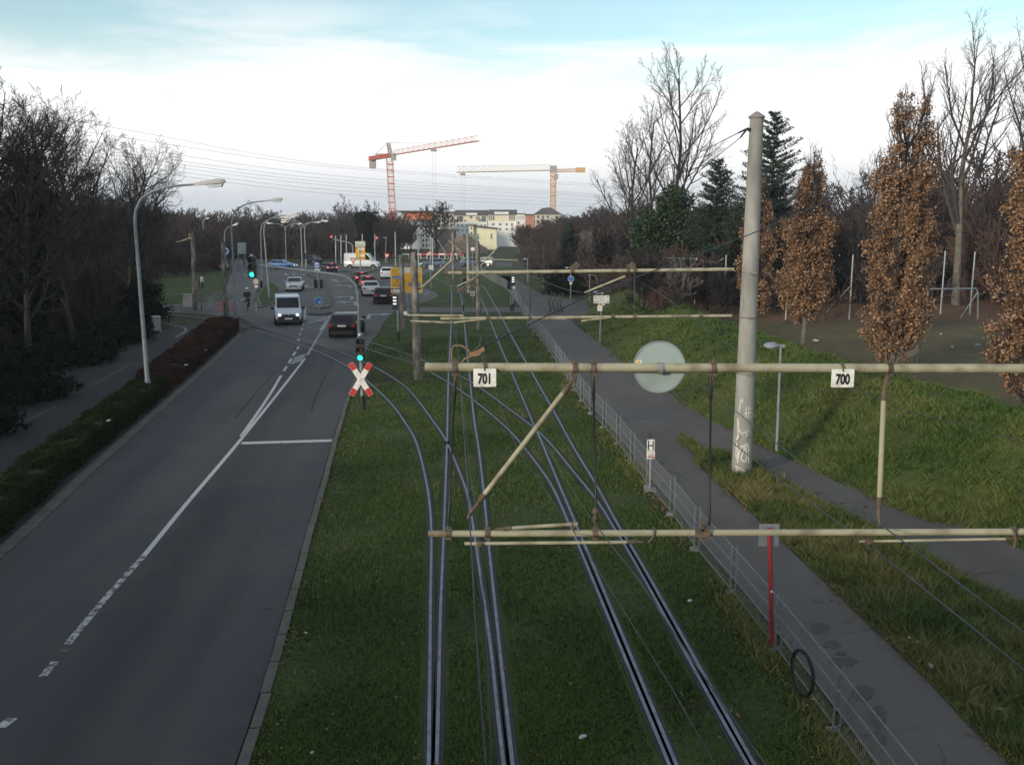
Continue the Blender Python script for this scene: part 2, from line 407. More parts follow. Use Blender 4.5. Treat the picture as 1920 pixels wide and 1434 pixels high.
sv = Vector((math.sin(SUN_AZ) * math.cos(SUN_EL), math.cos(SUN_AZ) * math.cos(SUN_EL), math.sin(SUN_EL)))
sun.rotation_euler = sv.to_track_quat('Z', 'Y').to_euler()
SC.view_settings.view_transform = 'Standard'; SC.view_settings.look = 'None'; SC.view_settings.exposure = 0; SC.view_settings.gamma = 1
SC.cycles.max_bounces = 5; SC.cycles.diffuse_bounces = 3; SC.cycles.glossy_bounces = 2; SC.cycles.transparent_max_bounces = 6
SC.cycles.use_adaptive_sampling = True; SC.cycles.adaptive_threshold = .02
try: SC.cycles.use_denoising = True; SC.cycles.denoiser = 'OPENIMAGEDENOISE'
except Exception: pass
# ================================================================== ground, roads, tracks, grass
def gl(pxs, step=1.0, pre=(), post=()):
    return smooth_line(list(pre) + [G(*p) for p in pxs] + list(post), step)
V3 = lambda x, y, z=0: Vector((x, y, z))
def structure(o): o['kind'] = 'structure'; return o

m = MB(); m.add([(-900, -250, -.03), (900, -250, -.03), (900, 1300, -.03), (-900, 1300, -.03)], [(0, 1, 2, 3)])
structure(m.build('ground', GROUND))

LK = gl([(0, 1045), (150, 905), (250, 815), (340, 735), (400, 680), (447, 634), (474, 609)], 1.0, (V3(-8.3, -14), V3(-9.4, 5)))
RK = gl([(440, 1434), (515, 1205), (560, 1045), (595, 925), (625, 820), (643, 762), (658, 722), (695, 640), (720, 602), (738, 584)], 1.0, (V3(-2.7, -14), V3(-3.1, 4)))
def x_at(line, y):
    ys = [p.y for p in line]; xs = [p.x for p in line]
    return np.interp(y, ys, xs)
# road as quads between both kerbs
ys = np.arange(-14, 62.1, 1.0)
m = MB()
strip(m, [V3(x_at(LK, y), y) for y in ys], [V3(x_at(RK, y), y) for y in ys], .004)
o = structure(m.build('road', ASPH)); uv = o.data.uv_layers.new(name='lane'); nn = len(ys)
for lp in o.data.loops: uv.data[lp.index].uv = (0.0 if lp.vertex_index < nn else 1.0, o.data.vertices[lp.vertex_index].co.y / 10)
# the wide junction beyond the level crossing
m = MB()
jp = [(474, 609), (455, 598), (425, 578), (424, 540), (438, 500), (446, 476), (470, 476), (498, 492), (540, 495), (600, 498), (700, 497), (800, 492), (960, 492),
      (960, 500), (870, 504), (812, 508), (790, 516), (784, 530), (797, 540), (818, 549), (822, 556), (800, 566), (765, 573), (738, 584), (728, 594), (706, 620), (688, 655), (660, 660), (560, 640)]
m.slab([G(*p) for p in jp], -.02, .008); structure(m.build('road_junction', ASPHF))
m = MB(); strip(m, [V3(x_at(LK, y) - .02, y) for y in ys if y < 60], [V3(x_at(LK, y) - .28, y) for y in ys if y < 60], .05)
strip(m, [V3(x_at(LK, y) - .02, y) for y in ys if y < 60], [V3(x_at(LK, y) - .02, y) for y in ys if y < 60], .0)
m2 = MB()
for line, sgn, ymax in ((LK, -1, 60), (RK, 1, 64)):
    y = -13.0
    while y < ymax:
        a, b = V3(x_at(line, y), y), V3(x_at(line, y + .96), y + .96)
        if not (sgn > 0 and 45.5 < y < 56.5):
            off = V3(sgn * .10, 0)
            j = rng.uniform(-.02, .03)
            j *= .5; m2.bar(a + off + V3(j, 0, -.012), b + off + V3(j, 0, -.012), .15 if sgn > 0 else .32, .10)
        y += 1.0
structure(m2.build('kerb', KERB))

# lawn of the tram reserve
FB = gl([(1607, 1434), (1556, 1357), (1448, 1211), (1368, 1108), (1302, 1028), (1255, 960), (1217, 915), (1184, 869), (1147, 819), (1100, 766), (1060, 705), (1020, 645), (990, 606), (977, 583)], 1.0, (V3(4.9, -13), V3(4.7, 6)))
m = MB(); ys2 = np.arange(-13, 86, 1.0)
strip(m, [V3(x_at(RK, min(y, 63)) + (.1 if y < 63 else (y - 63) * -.05), y) for y in ys2], [V3(x_at(FB, y) + .15, y) for y in ys2], -.004)
structure(m.build('lawn', LAWN))
m = MB(); m.slab([G(*p) for p in [(738, 584), (765, 573), (800, 566), (822, 556), (818, 549), (797, 540), (784, 530), (790, 516), (812, 508), (870, 504), (960, 500), (968, 560), (985, 590)]], -.02, .0)
structure(m.build('far_lawn', LAWN))
# footway crossing the tracks
m = MB(); m.slab([G(*p) for p in [(742, 586), (742, 577), (985, 576), (1000, 585)]], -.01, .012); structure(m.build('crossing_path', ASPH2))
# trodden bare earth beside the level crossing
m = MB(); m.slab([G(*p) for p in [(668, 704), (690, 668), (712, 664), (738, 682), (722, 690), (770, 700), (748, 712), (700, 718), (672, 728), (659, 724)]], -.01, .003)
structure(m.build('bare_earth', DIRT))

for i, q in enumerate(((1285, 1322, 46, 7), (1030, 806, 9, 5), (985, 786, 7, 4), (1085, 905, 12, 4), (1395, 1428, 40, 7), (903, 1012, 7, 4))):
    mm = MB(); c_ = [G(q[0] + q[2] * math.cos(.45 * k) * (1 + .25 * math.sin(k * 2.7)), q[1] + q[3] * math.sin(.45 * k) * (1 + .2 * math.cos(k * 3.1))) for k in range(14)]; mm.slab(c_, -.01, .004); structure(mm.build('bare_earth', DIRT))
# paths right of the fence
MPR = gl([(1896, 1434), (1763, 1297), (1672, 1209), (1560, 1103), (1470, 1018), (1413, 964), (1334, 893), (1306, 868), (1297, 840)], .8, (V3(7.9, -13), V3(7.6, 4)))
TOE = gl([(1912, 1024), (1754, 980), (1675, 949), (1595, 913), (1516, 877), (1461, 850), (1413, 830), (1366, 802), (1310, 776), (1255, 735), (1200, 700), (1165, 678), (1128, 643), (1092, 615), (1098, 590), (1100, 570), (1085, 545), (1040, 520)], .8, (V3(20, -13), V3(14, 5)))
m = MB()
UPR = gl([(1310, 776), (1255, 735), (1200, 700), (1165, 678), (1128, 643), (1088, 617), (1071, 601), (1045, 570), (1012, 550), (985, 535), (960, 520), (935, 510)], 1.0)
right = MPR + UPR; yv = np.arange(-13, 128, .8)
strip(m, [V3(x_at(FB, min(y, 84)) + .25 + (max(0, y - 84) * -.10), y) for y in yv], [V3(x_at(right, y), y) for y in yv], .0)
structure(m.build('path', ASPH2))
BRL = gl([(1297, 842), (1318, 838), (1374, 850), (1461, 893), (1516, 929), (1572, 956), (1607, 976), (1742, 1039), (1839, 1100), (1914, 1131)], .8, (), (V3(11.5, 4), V3(17, -13)))
BRL = BRL[::-1]
m = MB(); yb = np.arange(-13, 28.6, .6)
strip(m, [V3(x_at(BRL, y), y) for y in yb], [V3(x_at(TOE, y) + .1, y) for y in yb], .004)
yb2 = np.arange(28.4, 35.5, .4); strip(m, [V3(x_at(right, y) - .05, y) for y in yb2], [V3(max(x_at(TOE, y) + .1, x_at(right, y)), y) for y in yb2], .004)
structure(m.build('branch_path', ASPH2))
m = MB(); m.slab([G(*p) for p in [(1020, 552), (1060, 560), (1160, 566), (1160, 572), (1100, 575), (1111, 586), (1075, 600), (1040, 590)]], -.02, .008); structure(m.build('side_path', ASPH2))
# grass wedge between the two paths
m = MB(); yw = np.arange(-13, 30.6, .6)
strip(m, [V3(x_at(MPR, y) - .02, y) for y in yw], [V3(max(x_at(BRL, y) + .02, x_at(MPR, y)), y) for y in yw], .02)
structure(m.build('grass_wedge', BANK))
# stains, patches and a cut line in the path surface
STAIN = mat('path_stain', (.026, .024, .024), (.046, .042, .042), 5, .8)
PATCHM = mat('path_patch', (.045, .043, .045), (.06, .057, .058), 12, .75)
RSTAIN = mat('rusty_path_stain', (.06, .038, .03), (.075, .06, .055), 8, .8)
def blob(name, pxs, mt, z):
    mm = MB(); c = [G(*p) for p in pxs]; mm.slab(smooth_line(c + [c[0]], .05)[:-1], z - .004, z); return structure(mm.build(name, mt))
def ell(px, py, a, b, seed, n=14):
    r = random.Random(seed); return [(px + a * math.cos(2 * math.pi * k / n) * r.uniform(.75, 1.15), py + b * math.sin(2 * math.pi * k / n) * r.uniform(.75, 1.15)) for k in range(n)]
for i, (x, y, a, b) in enumerate([(1538, 1178, 19, 11), (1560, 1208, 19, 8), (1582, 1240, 27, 10), (1618, 1299, 22, 17), (1646, 1345, 19, 22), (1576, 1224, 11, 4), (1238, 868, 9, 4), (1655, 1385, 9, 12)]):
    blob('path_stain', ell(x, y, a, b, i), STAIN, .006)
for i, (x, y, a, b) in enumerate([(1533, 1125, 12, 5), (1588, 1163, 11, 5)]): blob('rust_stain', ell(x, y, a, b, 40 + i), RSTAIN, .006)
for q in ([(1150, 772), (1188, 772), (1195, 786), (1160, 788)], [(1190, 772), (1230, 772), (1238, 784), (1197, 786)], [(1234, 773), (1262, 774), (1270, 783), (1242, 784)]):
    mm = MB(); mm.slab([G(*p) for p in q], .001, .005); structure(mm.build('path_patch', PATCHM))

# the bank and the field behind it: one height field
toe = np.array([(p.x, p.y) for p in TOE])
XS = np.arange(1.0, 92, .75); YS = np.arange(-13, 108, .75)
gx, gy = np.meshgrid(XS, YS)
def toe_dist(x, y):
    x = np.asarray(x, float); y = np.asarray(y, float)
    d = np.full(x.shape, 1e9); sg = np.zeros(x.shape)
    for a, b in zip(toe[:-1], toe[1:]):
        e = b - a; l = e @ e
        t = np.clip(((x - a[0]) * e[0] + (y - a[1]) * e[1]) / l, 0, 1)
        dx, dy = x - a[0] - t * e[0], y - a[1] - t * e[1]; q = np.hypot(dx, dy)
        s = np.sign(e[1] * dx - e[0] * dy); up = q < d
        d = np.where(up, q, d); sg = np.where(up, s, sg)
    return d * sg
def bank_z(x, y):
    d = toe_dist(x, y)
    up = np.clip(d / 4.6, 0, 1); up = up * up * (3 - 2 * up) * .6 + up * .4
    dn = np.clip((d - 5.4) / 4.5, 0, 1); dn = dn * dn * (3 - 2 * dn)
    n = .09 * np.sin(x * 1.3 + y * .7) * np.sin(y * .9 - x * .4) + .05 * np.sin(x * 2.9 - y * 2.1)
    z = 1.7 * up - 1.0 * dn + n * np.clip(d / 2, 0, 1)
    return np.where(d < .0, -.06, z), d
gz, gd = bank_z(gx, gy)
V = np.stack([gx, gy, gz], -1).reshape(-1, 3); ny, nx = gx.shape
I = np.arange(ny * nx).reshape(ny, nx)
F = np.stack([I[:-1, :-1], I[:-1, 1:], I[1:, 1:], I[1:, :-1]], -1).reshape(-1, 4)
fd = gd[:-1, :-1].reshape(-1); fy = gy[:-1, :-1].reshape(-1)
keep = fd > -1.2; F = F[keep]; fd = fd[keep]; fy = fy[keep]
o = structure(np_mesh('embankment', V, F, [BANK, FIELD, LITTERG], smooth=True))
mi = np.where(fd < 7.0, 0, 1); mi = np.where((fy > 60.5) & (fd > 7), 2, mi)
o.data.polygons.foreach_set('material_index', mi.astype(np.int32))
def bz(x, y): return float(bank_z(np.array([x]), np.array([y]))[0][0])

# left: cycle path and woodland floor
CL = gl([(0, 769), (122, 703), (209, 668), (265, 640), (305, 620), (350, 603), (400, 590)], 1.0, (V3(-13.5, -14), V3(-15.5, 10)))
m = MB(); yc = np.arange(-14, 66, 1.0)
strip(m, [V3(x_at(CL, y), y) for y in yc], [V3(x_at(LK, min(y, 64)) - .3, y) for y in yc], -.006); structure(m.build('cycle_path', ASPHD))
m = MB(); strip(m, [V3(-120, y) for y in yc], [V3(x_at(CL, y), y) for y in yc], -.012); structure(m.build('woodland_floor', DIRT))
m = MB(); strip(m, [V3(-140, y) for y in np.arange(65, 160, 5.0)], [G(425, 575) + V3(-2 - (y - 65) * .16, 0) + V3(0, y - G(425, 575).y) for y in np.arange(65, 160, 5.0)], -.02)
structure(m.build('verge', LAWN))
m = MB(); m.slab([G(*p) for p in [(300, 584), (298, 572), (360, 568), (425, 564), (470, 556), (480, 575), (455, 590), (420, 592)]], -.02, .002); structure(m.build('footway', ASPH2))

# traffic islands
ISL = mat('island_paving', (.040, .038, .034), (.06, .056, .05), 3, .85, bump=.4)
def island(pxs, top, name='traffic_island'):
    c = [G(*p) for p in pxs]; c = smooth_line(c + [c[0]], .6)[:-1]
    mm = MB(); mm.slab(c, -.02, .11); cc = sum(c, Vector()) / len(c)
    mm.slab([cc + (p - cc) * .93 for p in c], .112, .125, 1); return structure(mm.build(name, [KERB, top]))
island([(574, 515), (584, 511), (601, 521), (611, 536), (617, 552), (619, 577), (582, 577), (588, 566), (599, 552), (604, 538), (597, 526)], ISL)
island([(578, 590), (592, 583), (612, 583), (622, 588), (600, 592)], ISL)
island([(488, 548), (500, 534), (511, 531), (522, 541), (523, 555), (517, 566), (499, 576), (484, 578)], LAWN, 'grass_island')
island([(640, 506), (700, 504), (712, 507), (680, 512), (648, 510)], ISL)

# painted markings
def line_px(a, b, w, name='road_marking', mt=None, z=.008, dash=None):
    A, B = G(*a), G(*b); d = (B - A); Ln = d.length; d.normalize(); n = V3(d.y, -d.x)
    mm = MB(); t = 0.0
    while t < Ln:
        e = min(Ln, t + (dash[0] if dash else Ln))
        p, q = A + d * t, A + d * e
        mm.add([(p - n * w / 2) + V3(0, 0, z), (p + n * w / 2) + V3(0, 0, z), (q + n * w / 2) + V3(0, 0, z), (q - n * w / 2) + V3(0, 0, z)], [(0, 1, 2, 3)])
        t = e + (dash[1] if dash else 1)
    return structure(mm.build(name, mt or PAINT))
def poly_line_px(pts, w, mt=None, z=.008):
    c = gl(pts, 1.0); mm = MB(); strip(mm, side(c, -w / 2), side(c, w / 2), z); return structure(mm.build('road_marking', mt or PAINT))
poly_line_px([(270, 1042), (350, 944), (440, 838), (500, 764), (545, 707), (572, 672)], .12)
poly_line_px([(126, 1208), (160, 1167), (200, 1119), (235, 1080), (270, 1042)], .13, PAINTW)
line_px((80, 1268), (122, 1218), .13, mt=PAINTW, dash=(.5, .35)); line_px((0, 1364), (24, 1346), .16, mt=PAINTW)
poly_line_px([(452, 818), (490, 764), (512, 730), (527, 704)], .12)
line_px((532, 696), (560, 650), .12, dash=(1.6, 1.1))
line_px((453, 831), (622, 826), .33)
CRACK = mat('tar_seam', (.010, .010, .011), (.018, .018, .019), 8, .95, spec=.05)
for pts in ([(513, 697), (503, 712), (486, 730), (463, 757), (440, 785)], [(612, 700), (600, 726), (590, 752), (584, 770)]): poly_line_px(pts, .035, CRACK, .0065)
for k in range(3): line_px((545 + k * 3, 682 - k * 5), (568 + k * 2.5, 674 - k * 4.5), .16)
line_px((576, 666), (622, 590), .14, dash=(3.5, .3), z=.012, mt=PAINTF)
line_px((559, 640), (575, 590), .12, dash=(1.4, 1.6), z=.012, mt=PAINTF)
for k in range(5): line_px((575, 607 - k * 3.2), (614 - k * .6, 599 - k * 2.0), .26, z=.012, mt=PAINTF)
line_px((564, 574), (576, 574), .3, z=.012, mt=PAINTF); line_px((572, 575), (571, 603), .12, z=.012, mt=PAINTF)
line_px((618, 592), (600, 620), .14, z=.012, mt=PAINTF)
PAINTD = paint_mat('faded_path_paint', (.085, .085, .085), (.026, .026, .028), .50)
def arrow(px, py, heading, kind, s=1.0):
    o0 = G(px, py); mm = MB(); z = .012
    sh = [[(-.1, -1.4), (.1, -1.4), (.1, .5), (-.1, .5)], [(-.4, .5), (.4, .5), (0, 1.5)]] if kind == 's' else \
         [[(-.1, -1.4), (.1, -1.4), (.1, .7), (-.1, .7)], [(.1, .35), (.8, .35), (.8, .7), (.1, .7)], [(.75, .05), (.75, 1.0), (1.5, .52)]]
    f = -1 if kind == 'l' else 1
    c, sn = math.cos(heading), math.sin(heading)
    for q in sh:
        mm.add([(o0.x + (x * f * c - y * 1.5 * sn) * s, o0.y + (x * f * sn + y * 1.5 * c) * s, z) for x, y in q], [tuple(range(len(q)))])
    return structure(mm.build('lane_arrow', PAINTF))
for a in [(660, 558, .15, 'l'), (667, 568, .15, 'l'), (692, 592, .12, 'r'), (630, 527, .35, 's'), (574, 537, 3.3, 'l'), (562, 525, 3.4, 's'), (551, 515, 3.4, 'l'), (536, 514, 3.4, 's'), (655, 536, .25, 'l'), (698, 524, .3, 's')]: arrow(*a, s=1.25)
for a, b in [((705, 537), (722, 548)), ((726, 560), (745, 572)), ((690, 522), (704, 536)), ((640, 516), (652, 528)), ((455, 560), (447, 566)), ((425, 536), (452, 540)), ((440, 572), (455, 561)), ((455, 508), (462, 520)), ((795, 550), (806, 556)), ((800, 547), (811, 553))]:
    line_px(a, b, .14, z=.012, mt=PAINTF, dash=(2.5, 2))
poly_line_px([(248, 681), (232, 690), (205, 704), (180, 718), (165, 725)], .08, PAINTD, .0) ; line_px((42, 793), (105, 762), .08, z=.0, mt=PAINTD); line_px((0, 819), (30, 800), .08, z=.0, mt=PAINTD)
poly_line_px([(329, 632), (344, 624), (350, 619), (345, 614), (325, 610), (308, 607)], .12, PAINTF, .0)
for a, b in [((388, 583), (420, 588)), ((400, 592), (440, 596)), ((412, 597), (372, 617))]: line_px(a, b, .1, z=.0, mt=PAINTF)

# ------------------------------------------------------------------ tram tracks
RAILS = {}
def rail(root, pxs, pre=(), z=.022):
    p0, p1 = G(*pxs[0]), G(*pxs[2]); d0 = (p0 - p1).normalized()
    c = gl(pxs, .7, [p0 + d0 * 24, p0 + d0 * 8])
    mb = MB(); strip(mb, side(c, -.075), side(c, .085), z - .012); bed = mb.build('rail_bed', RAILD, root)
    mb = MB(); n = len(c)
    L_, R_ = side(c, -.026), side(c, .026)
    strip(mb, L_, R_, z + .01)
    strip(mb, [V3(p.x, p.y, z + .01) for p in L_], L_, z + .01)
    mb.build('rail', RAILM, root)
    RAILS.setdefault('all', []).append(np.array([(p.x, p.y) for p in c]))
tL = thing('tram_track', 'straight left-hand tram track running through the grass towards the far wooden poles', 'tram track', group='tram tracks set in grass')
rail(tL, [(819, 1434), (826, 1150), (832, 1000), (838, 835), (841, 699), (843.5, 660), (846.5, 589), (847, 558), (845, 541), (836, 532), (815, 522)], (V3(-1.09, -12),))
rail(tL, [(961, 1434), (935, 1200), (916, 1020), (906, 915), (897, 839), (888, 780), (880, 701), (874, 640), (869.6, 600), (866, 568), (862, 549), (855, 539), (835, 526)], (V3(.12, -12),))
tR = thing('tram_track', 'straight right-hand tram track nearest the mesh fence', 'tram track', group='tram tracks set in grass')
rail(tR, [(1267, 1434), (1111, 1059), (1073, 968), (1043, 897), (1014, 827), (996, 786), (959, 699), (934, 640), (917, 596), (902, 560), (894, 543), (880, 532), (860, 522)], (V3(3.9, -12),))
rail(tR, [(1413, 1434), (1203, 1059), (1160, 988), (1117, 909), (1073, 836), (1035, 766), (997, 699), (964, 640), (938, 591), (919, 558), (910, 543), (900, 534), (880, 524)], (V3(5.3, -12),))
tA = thing('tram_track', 'curved tram track leaving the left track beside the crossbuck and swinging left over the road', 'tram track', group='tram tracks set in grass')
rail(tA, [(804, 1434), (807, 1150), (808, 977), (797.6, 897), (780, 830), (762, 797), (729, 753), (681, 709), (649, 687), (607, 665), (557, 645), (500, 626), (457, 613), (400, 601), (330, 592), (290, 588)], (V3(-1.22, -12),))
rail(tA, [(944, 1434), (918, 1200), (893, 1030), (881, 950), (868, 903), (836, 827), (816.6, 797), (775, 741), (750, 718), (708, 692), (678, 678), (639, 661), (586, 643), (540, 629), (492, 616), (440, 605), (380, 597), (300, 588)], (V3(-.02, -12),))
tB = thing('tram_track', 'curved tram track crossing the left track and joining the right one before the fence', 'tram track', group='tram tracks set in grass')
rail(tB, [(1253.5, 1434), (1099, 1059), (1064, 977), (1029, 903), (979, 836), (944, 798), (888, 751), (841, 718), (803, 697), (772, 682), (687, 655), (616, 631), (553, 618), (500, 610), (450, 602), (400, 595)], (V3(3.78, -12),))
rail(tB, [(1400, 1434), (1190, 1056), (1149, 988), (1120, 941), (1073, 883), (1032, 833), (997, 800), (944, 760), (897, 726), (859, 704), (796, 678), (772, 667), (683, 639), (616, 623), (553, 611), (492, 607), (457, 598), (410, 591)], (V3(5.18, -12),))

# ------------------------------------------------------------------ grass blades
def blades(P, h, wd, lean, seed):
    r = np.random.default_rng(seed); n = len(P); a = r.uniform(0, 2 * np.pi, n); b = r.uniform(0, 2 * np.pi, n)
    h = h * r.uniform(.5, 1.25, n); wv = np.stack([np.cos(a), np.sin(a), np.zeros(n)], -1) * (wd * r.uniform(.6, 1.3, n))[:, None]
    tip = np.stack([np.cos(b) * lean * h, np.sin(b) * lean * h, h], -1) * r.uniform(.6, 1.0, (n, 1))
    V = np.stack([P - wv, P + wv, P + tip], 1).reshape(-1, 3); F = np.arange(3 * n).reshape(-1, 3)
    return V, F
def near_rail(P, d=.15):
    bad = np.zeros(len(P), bool)
    for c in RAILS['all']:
        k = np.argsort(c[:, 1]); xi = np.interp(P[:, 1], c[k, 1], c[k, 0], left=1e6, right=1e6)
        sl = np.abs(np.gradient(c[k, 0], c[k, 1])) if False else 0
        bad |= np.abs(P[:, 0] - xi) < d
    return bad
r = np.random.default_rng(3)
n = 260000
y = 9.5 / (1 - r.uniform(0, 1, n) * (1 - 9.5 / 58)); xl = x_at(RK, y) + .16; xr = x_at(FB, y) - .05
x = xl + (xr - xl) * r.uniform(0, 1, n); Pp = np.stack([x, y, np.zeros(n) - .004], -1)
mask = np.sin(x * 1.7 + np.sin(y * .8) * 2) + np.sin(y * 1.1 - x * .6) + r.normal(0, .9, n) > -.9
Pp = Pp[mask & ~near_rail(Pp)]
hh = .045 + .0011 * Pp[:, 1]
GRASSM = leaf_mat('grass_blade', [(.018, .036, .007), (.034, .064, .011), (.052, .090, .017), (.074, .102, .025), (.125, .135, .070)], .6, .2, nscale=.28, namt=.68)
DRYM = leaf_mat('dry_grass_blade', [(.028, .058, .012), (.056, .090, .020), (.105, .120, .032), (.17, .15, .055), (.25, .19, .09)], .65, .25, nscale=.55, namt=.65)
BANKM = leaf_mat('bank_grass_blade', [(.025, .052, .011), (.048, .088, .017), (.074, .112, .023), (.106, .126, .032), (.145, .13, .052)], .6, .25, nscale=.35, namt=.65)
Vv, Ff = blades(Pp, hh, .006 + .0004 * Pp[:, 1], .8, 4)
tag(np_mesh('lawn_grass', Vv, Ff, GRASSM), 'short mown grass between the tram rails', 'grass', kind='stuff')
# long grass on the wedge and along the fence
n = 60000
y = 9.5 / (1 - r.uniform(0, 1, n) * (1 - 9.5 / 30.5)); xl = x_at(MPR, y); xr = np.maximum(x_at(BRL, y), xl + .05)
x = xl + (xr - xl) * r.uniform(0.0, 1, n); Pp = np.stack([x, y, np.zeros(n) + .01], -1)
edge = np.minimum(x - xl, xr - x); hgt = np.clip(.10 + edge * .45, .10, .36) * (.65 + .5 * np.sin(x * 2.3 + y * 1.1) * np.sin(y * 1.7))
Vv, Ff = blades(Pp, np.clip(hgt, .06, .4), .008 + .0005 * y, .9, 5)
tn = 1500; ty = 9.5 / (1 - r.uniform(0, 1, tn) * (1 - 9.5 / 30)); xl = x_at(MPR, ty); xr = np.maximum(x_at(BRL, ty), xl + .05); tx = xl + (xr - xl) * r.uniform(.06, .94, tn)
k_ = 60; an = r.uniform(0, 6.283, (tn, k_)); rd = np.abs(r.normal(0, .09, (tn, k_))) * (1 + .02 * ty[:, None]); th = r.uniform(.12, .30, tn) * np.clip((xr - xl) / 1.5, .4, 1)
TP = np.stack([tx[:, None] + np.cos(an) * rd, ty[:, None] + np.sin(an) * rd, np.full((tn, k_), .01)], -1).reshape(-1, 3)
V2, F2 = blades(TP, np.repeat(th, k_), .007 + .0004 * TP[:, 1], 1.0, 15); Ff = np.concatenate([Ff, F2 + len(Vv)]); Vv = np.concatenate([Vv, V2])
tag(np_mesh('wedge_grass', Vv, Ff, DRYM), 'long dry grass on the wedge between the two paths', 'grass', kind='stuff')
n = 26000
y = 10 / (1 - r.uniform(0, 1, n) * (1 - 10 / 70.)); x = x_at(FB, y) + r.normal(-.12, .16, n); Pp = np.stack([x, y, np.zeros(n)], -1)
keepm = np.sin(y * 1.3) + np.sin(y * .47 + 1) + r.normal(0, .5, n) > .5; Pp = Pp[keepm]
Vv, Ff = blades(Pp, .14, .008 + .0004 * Pp[:, 1], .9, 6)
tag(np_mesh('fence_weeds', Vv, Ff, DRYM), 'yellowed weeds growing along the foot of the mesh fence', 'weeds', kind='stuff')
n = 150000
y = 11 / (1 - r.uniform(0, 1, n) * (1 - 11 / 72.)); x = x_at(TOE, y) + r.uniform(-.15, 11, n) ** 1.0
zz, dd = bank_z(x, y); ok = (dd > -.12) & (dd < 8.5) & (x < 26)
Pp = np.stack([x, y, np.maximum(zz, 0) - .02], -1)[ok]; dd = dd[ok]
hgt = (.13 + .10 * np.sin(Pp[:, 0] * 1.9 + Pp[:, 1] * .8) * np.sin(Pp[:, 1] * 1.2 - Pp[:, 0])) * np.clip(1.3 - np.abs(dd - 3) / 8, .5, 1.2)
Vv, Ff = blades(Pp, np.clip(hgt, .06, .4), .009 + .0005 * Pp[:, 1], .9, 8)
tn = 2600; ty = 12 / (1 - r.uniform(0, 1, tn) * (1 - 12 / 66.)); tx = x_at(TOE, ty) + r.uniform(0, 9.5, tn); zz, d2 = bank_z(tx, ty); ok = (d2 > .05) & (d2 < 7.2) & (tx < 25); tx, ty, zz = tx[ok], ty[ok], zz[ok]; tn = len(tx)
k_ = 45; an = r.uniform(0, 6.283, (tn, k_)); rd = np.abs(r.normal(0, .11, (tn, k_))) * (1 + .012 * ty[:, None]); th = r.uniform(.12, .26, tn)
TP = np.stack([tx[:, None] + np.cos(an) * rd, ty[:, None] + np.sin(an) * rd, np.repeat(zz[:, None], k_, 1) - .03], -1).reshape(-1, 3)
V2, F2 = blades(TP, np.repeat(th, k_), .008 + .0004 * TP[:, 1], 1.0, 16); Ff = np.concatenate([Ff, F2 + len(Vv)]); Vv = np.concatenate([Vv, V2])
tag(np_mesh('bank_grass', Vv, Ff, BANKM), 'long green grass covering the slope of the embankment', 'grass', kind='stuff')

# fallen leaves caught along the fence, the path edges and the foot of the bank
r = np.random.default_rng(31); LEAFL = leaf_mat('fallen_leaf', [(.05, .03, .018), (.10, .058, .03), (.16, .085, .04), (.22, .13, .06)], .7, .2)
P_ = []
for line, off, n, sg in ((FB, -.10, 2600, .16), (MPR, .05, 1500, .12), (TOE, -.05, 2200, .16), (BRL, .08, 1100, .14), (RK, .25, 500, .15), (LK, -.15, 500, .15)):
    y = 9.5 / (1 - r.uniform(0, 1, n) * (1 - 9.5 / (30 if line in (MPR, BRL) else 60.))); k_ = np.sin(y * 2.3) + np.sin(y * .9) + r.normal(0, .7, n) > .2
    x = x_at(line, y) + off + r.normal(0, sg, n); P_.append(np.stack([x, y, np.full(n, .035)], -1)[k_])
y = 10 + r.uniform(0, 1, 700) ** 1.6 * 50; xl = x_at(RK, y); P_.append(np.stack([xl + (x_at(FB, y) - xl) * r.uniform(0, 1, 700), y, np.full(700, .05)], -1))
C_ = np.concatenate(P_); a = r.uniform(0, 6.283, len(C_)); s_ = (.018 + .0009 * C_[:, 1]) * r.uniform(.6, 1.3, len(C_)); tz = r.normal(0, .35, (len(C_), 2))
A_ = np.stack([np.cos(a) * s_, np.sin(a) * s_, tz[:, 0] * s_], -1); B2 = np.stack([-np.sin(a) * s_ * .6, np.cos(a) * s_ * .6, tz[:, 1] * s_ * .6], -1)
tag(np_mesh('fallen_leaves', np.stack([C_ - A_, C_ - B2, C_ + A_, C_ + B2], 1).reshape(-1, 3), np.arange(4 * len(C_)).reshape(-1, 4), LEAFL), 'fallen brown leaves along the fence and path edges', 'leaves', kind='stuff')

# the footbridge the photograph is taken from (behind and under the camera)
m = MB(); m.box((0, -3.3, 5.15), (60, 5.4, .7)); m.box((0, -.7, 5.95), (60, .18, .9)); m.box((0, -5.9, 5.95), (60, .18, .9))
for x in (-11.5, 7.2, 24): m.box((x, -3.3, 2.4), (1.0, 1.6, 4.82))
structure(m.build('bridge', CONCD))
# ================================================================== overhead line
YN = 6.35
def loc(parent, p): return Vector(p) - parent.location
def clamp(root, p, r, drop=0.0, name='clamp', bolt=True):
    """two-piece iron collar round a tube running along x"""
    p = loc(root, p); mb = MB()
    mb.lathe([(r + .002, -.016), (r + .008, -.016), (r + .008, .016), (r + .002, .016)], p, 'x', 14)
    mb.box((p.x, p.y, p.z + r + .008), (.044, .05, .012)); mb.box((p.x, p.y, p.z - r - .010), (.044, .05, .016))
    if bolt:
        mb.cyl((p.x, p.y - .012, p.z + r + .014), (p.x, p.y - .012, p.z + r + .030), .008, n=6); mb.cyl((p.x, p.y - .012, p.z + r + .03), (p.x, p.y - .012, p.z + r + .042), .004, n=6)
    if drop: mb.tube([(p.x, p.y, p.z - r), (p.x + .004, p.y, p.z - r - drop * .5), (p.x, p.y, p.z - r - drop)], [.016, .011, .007], 8)
    return mb.build(name, RUST, root)
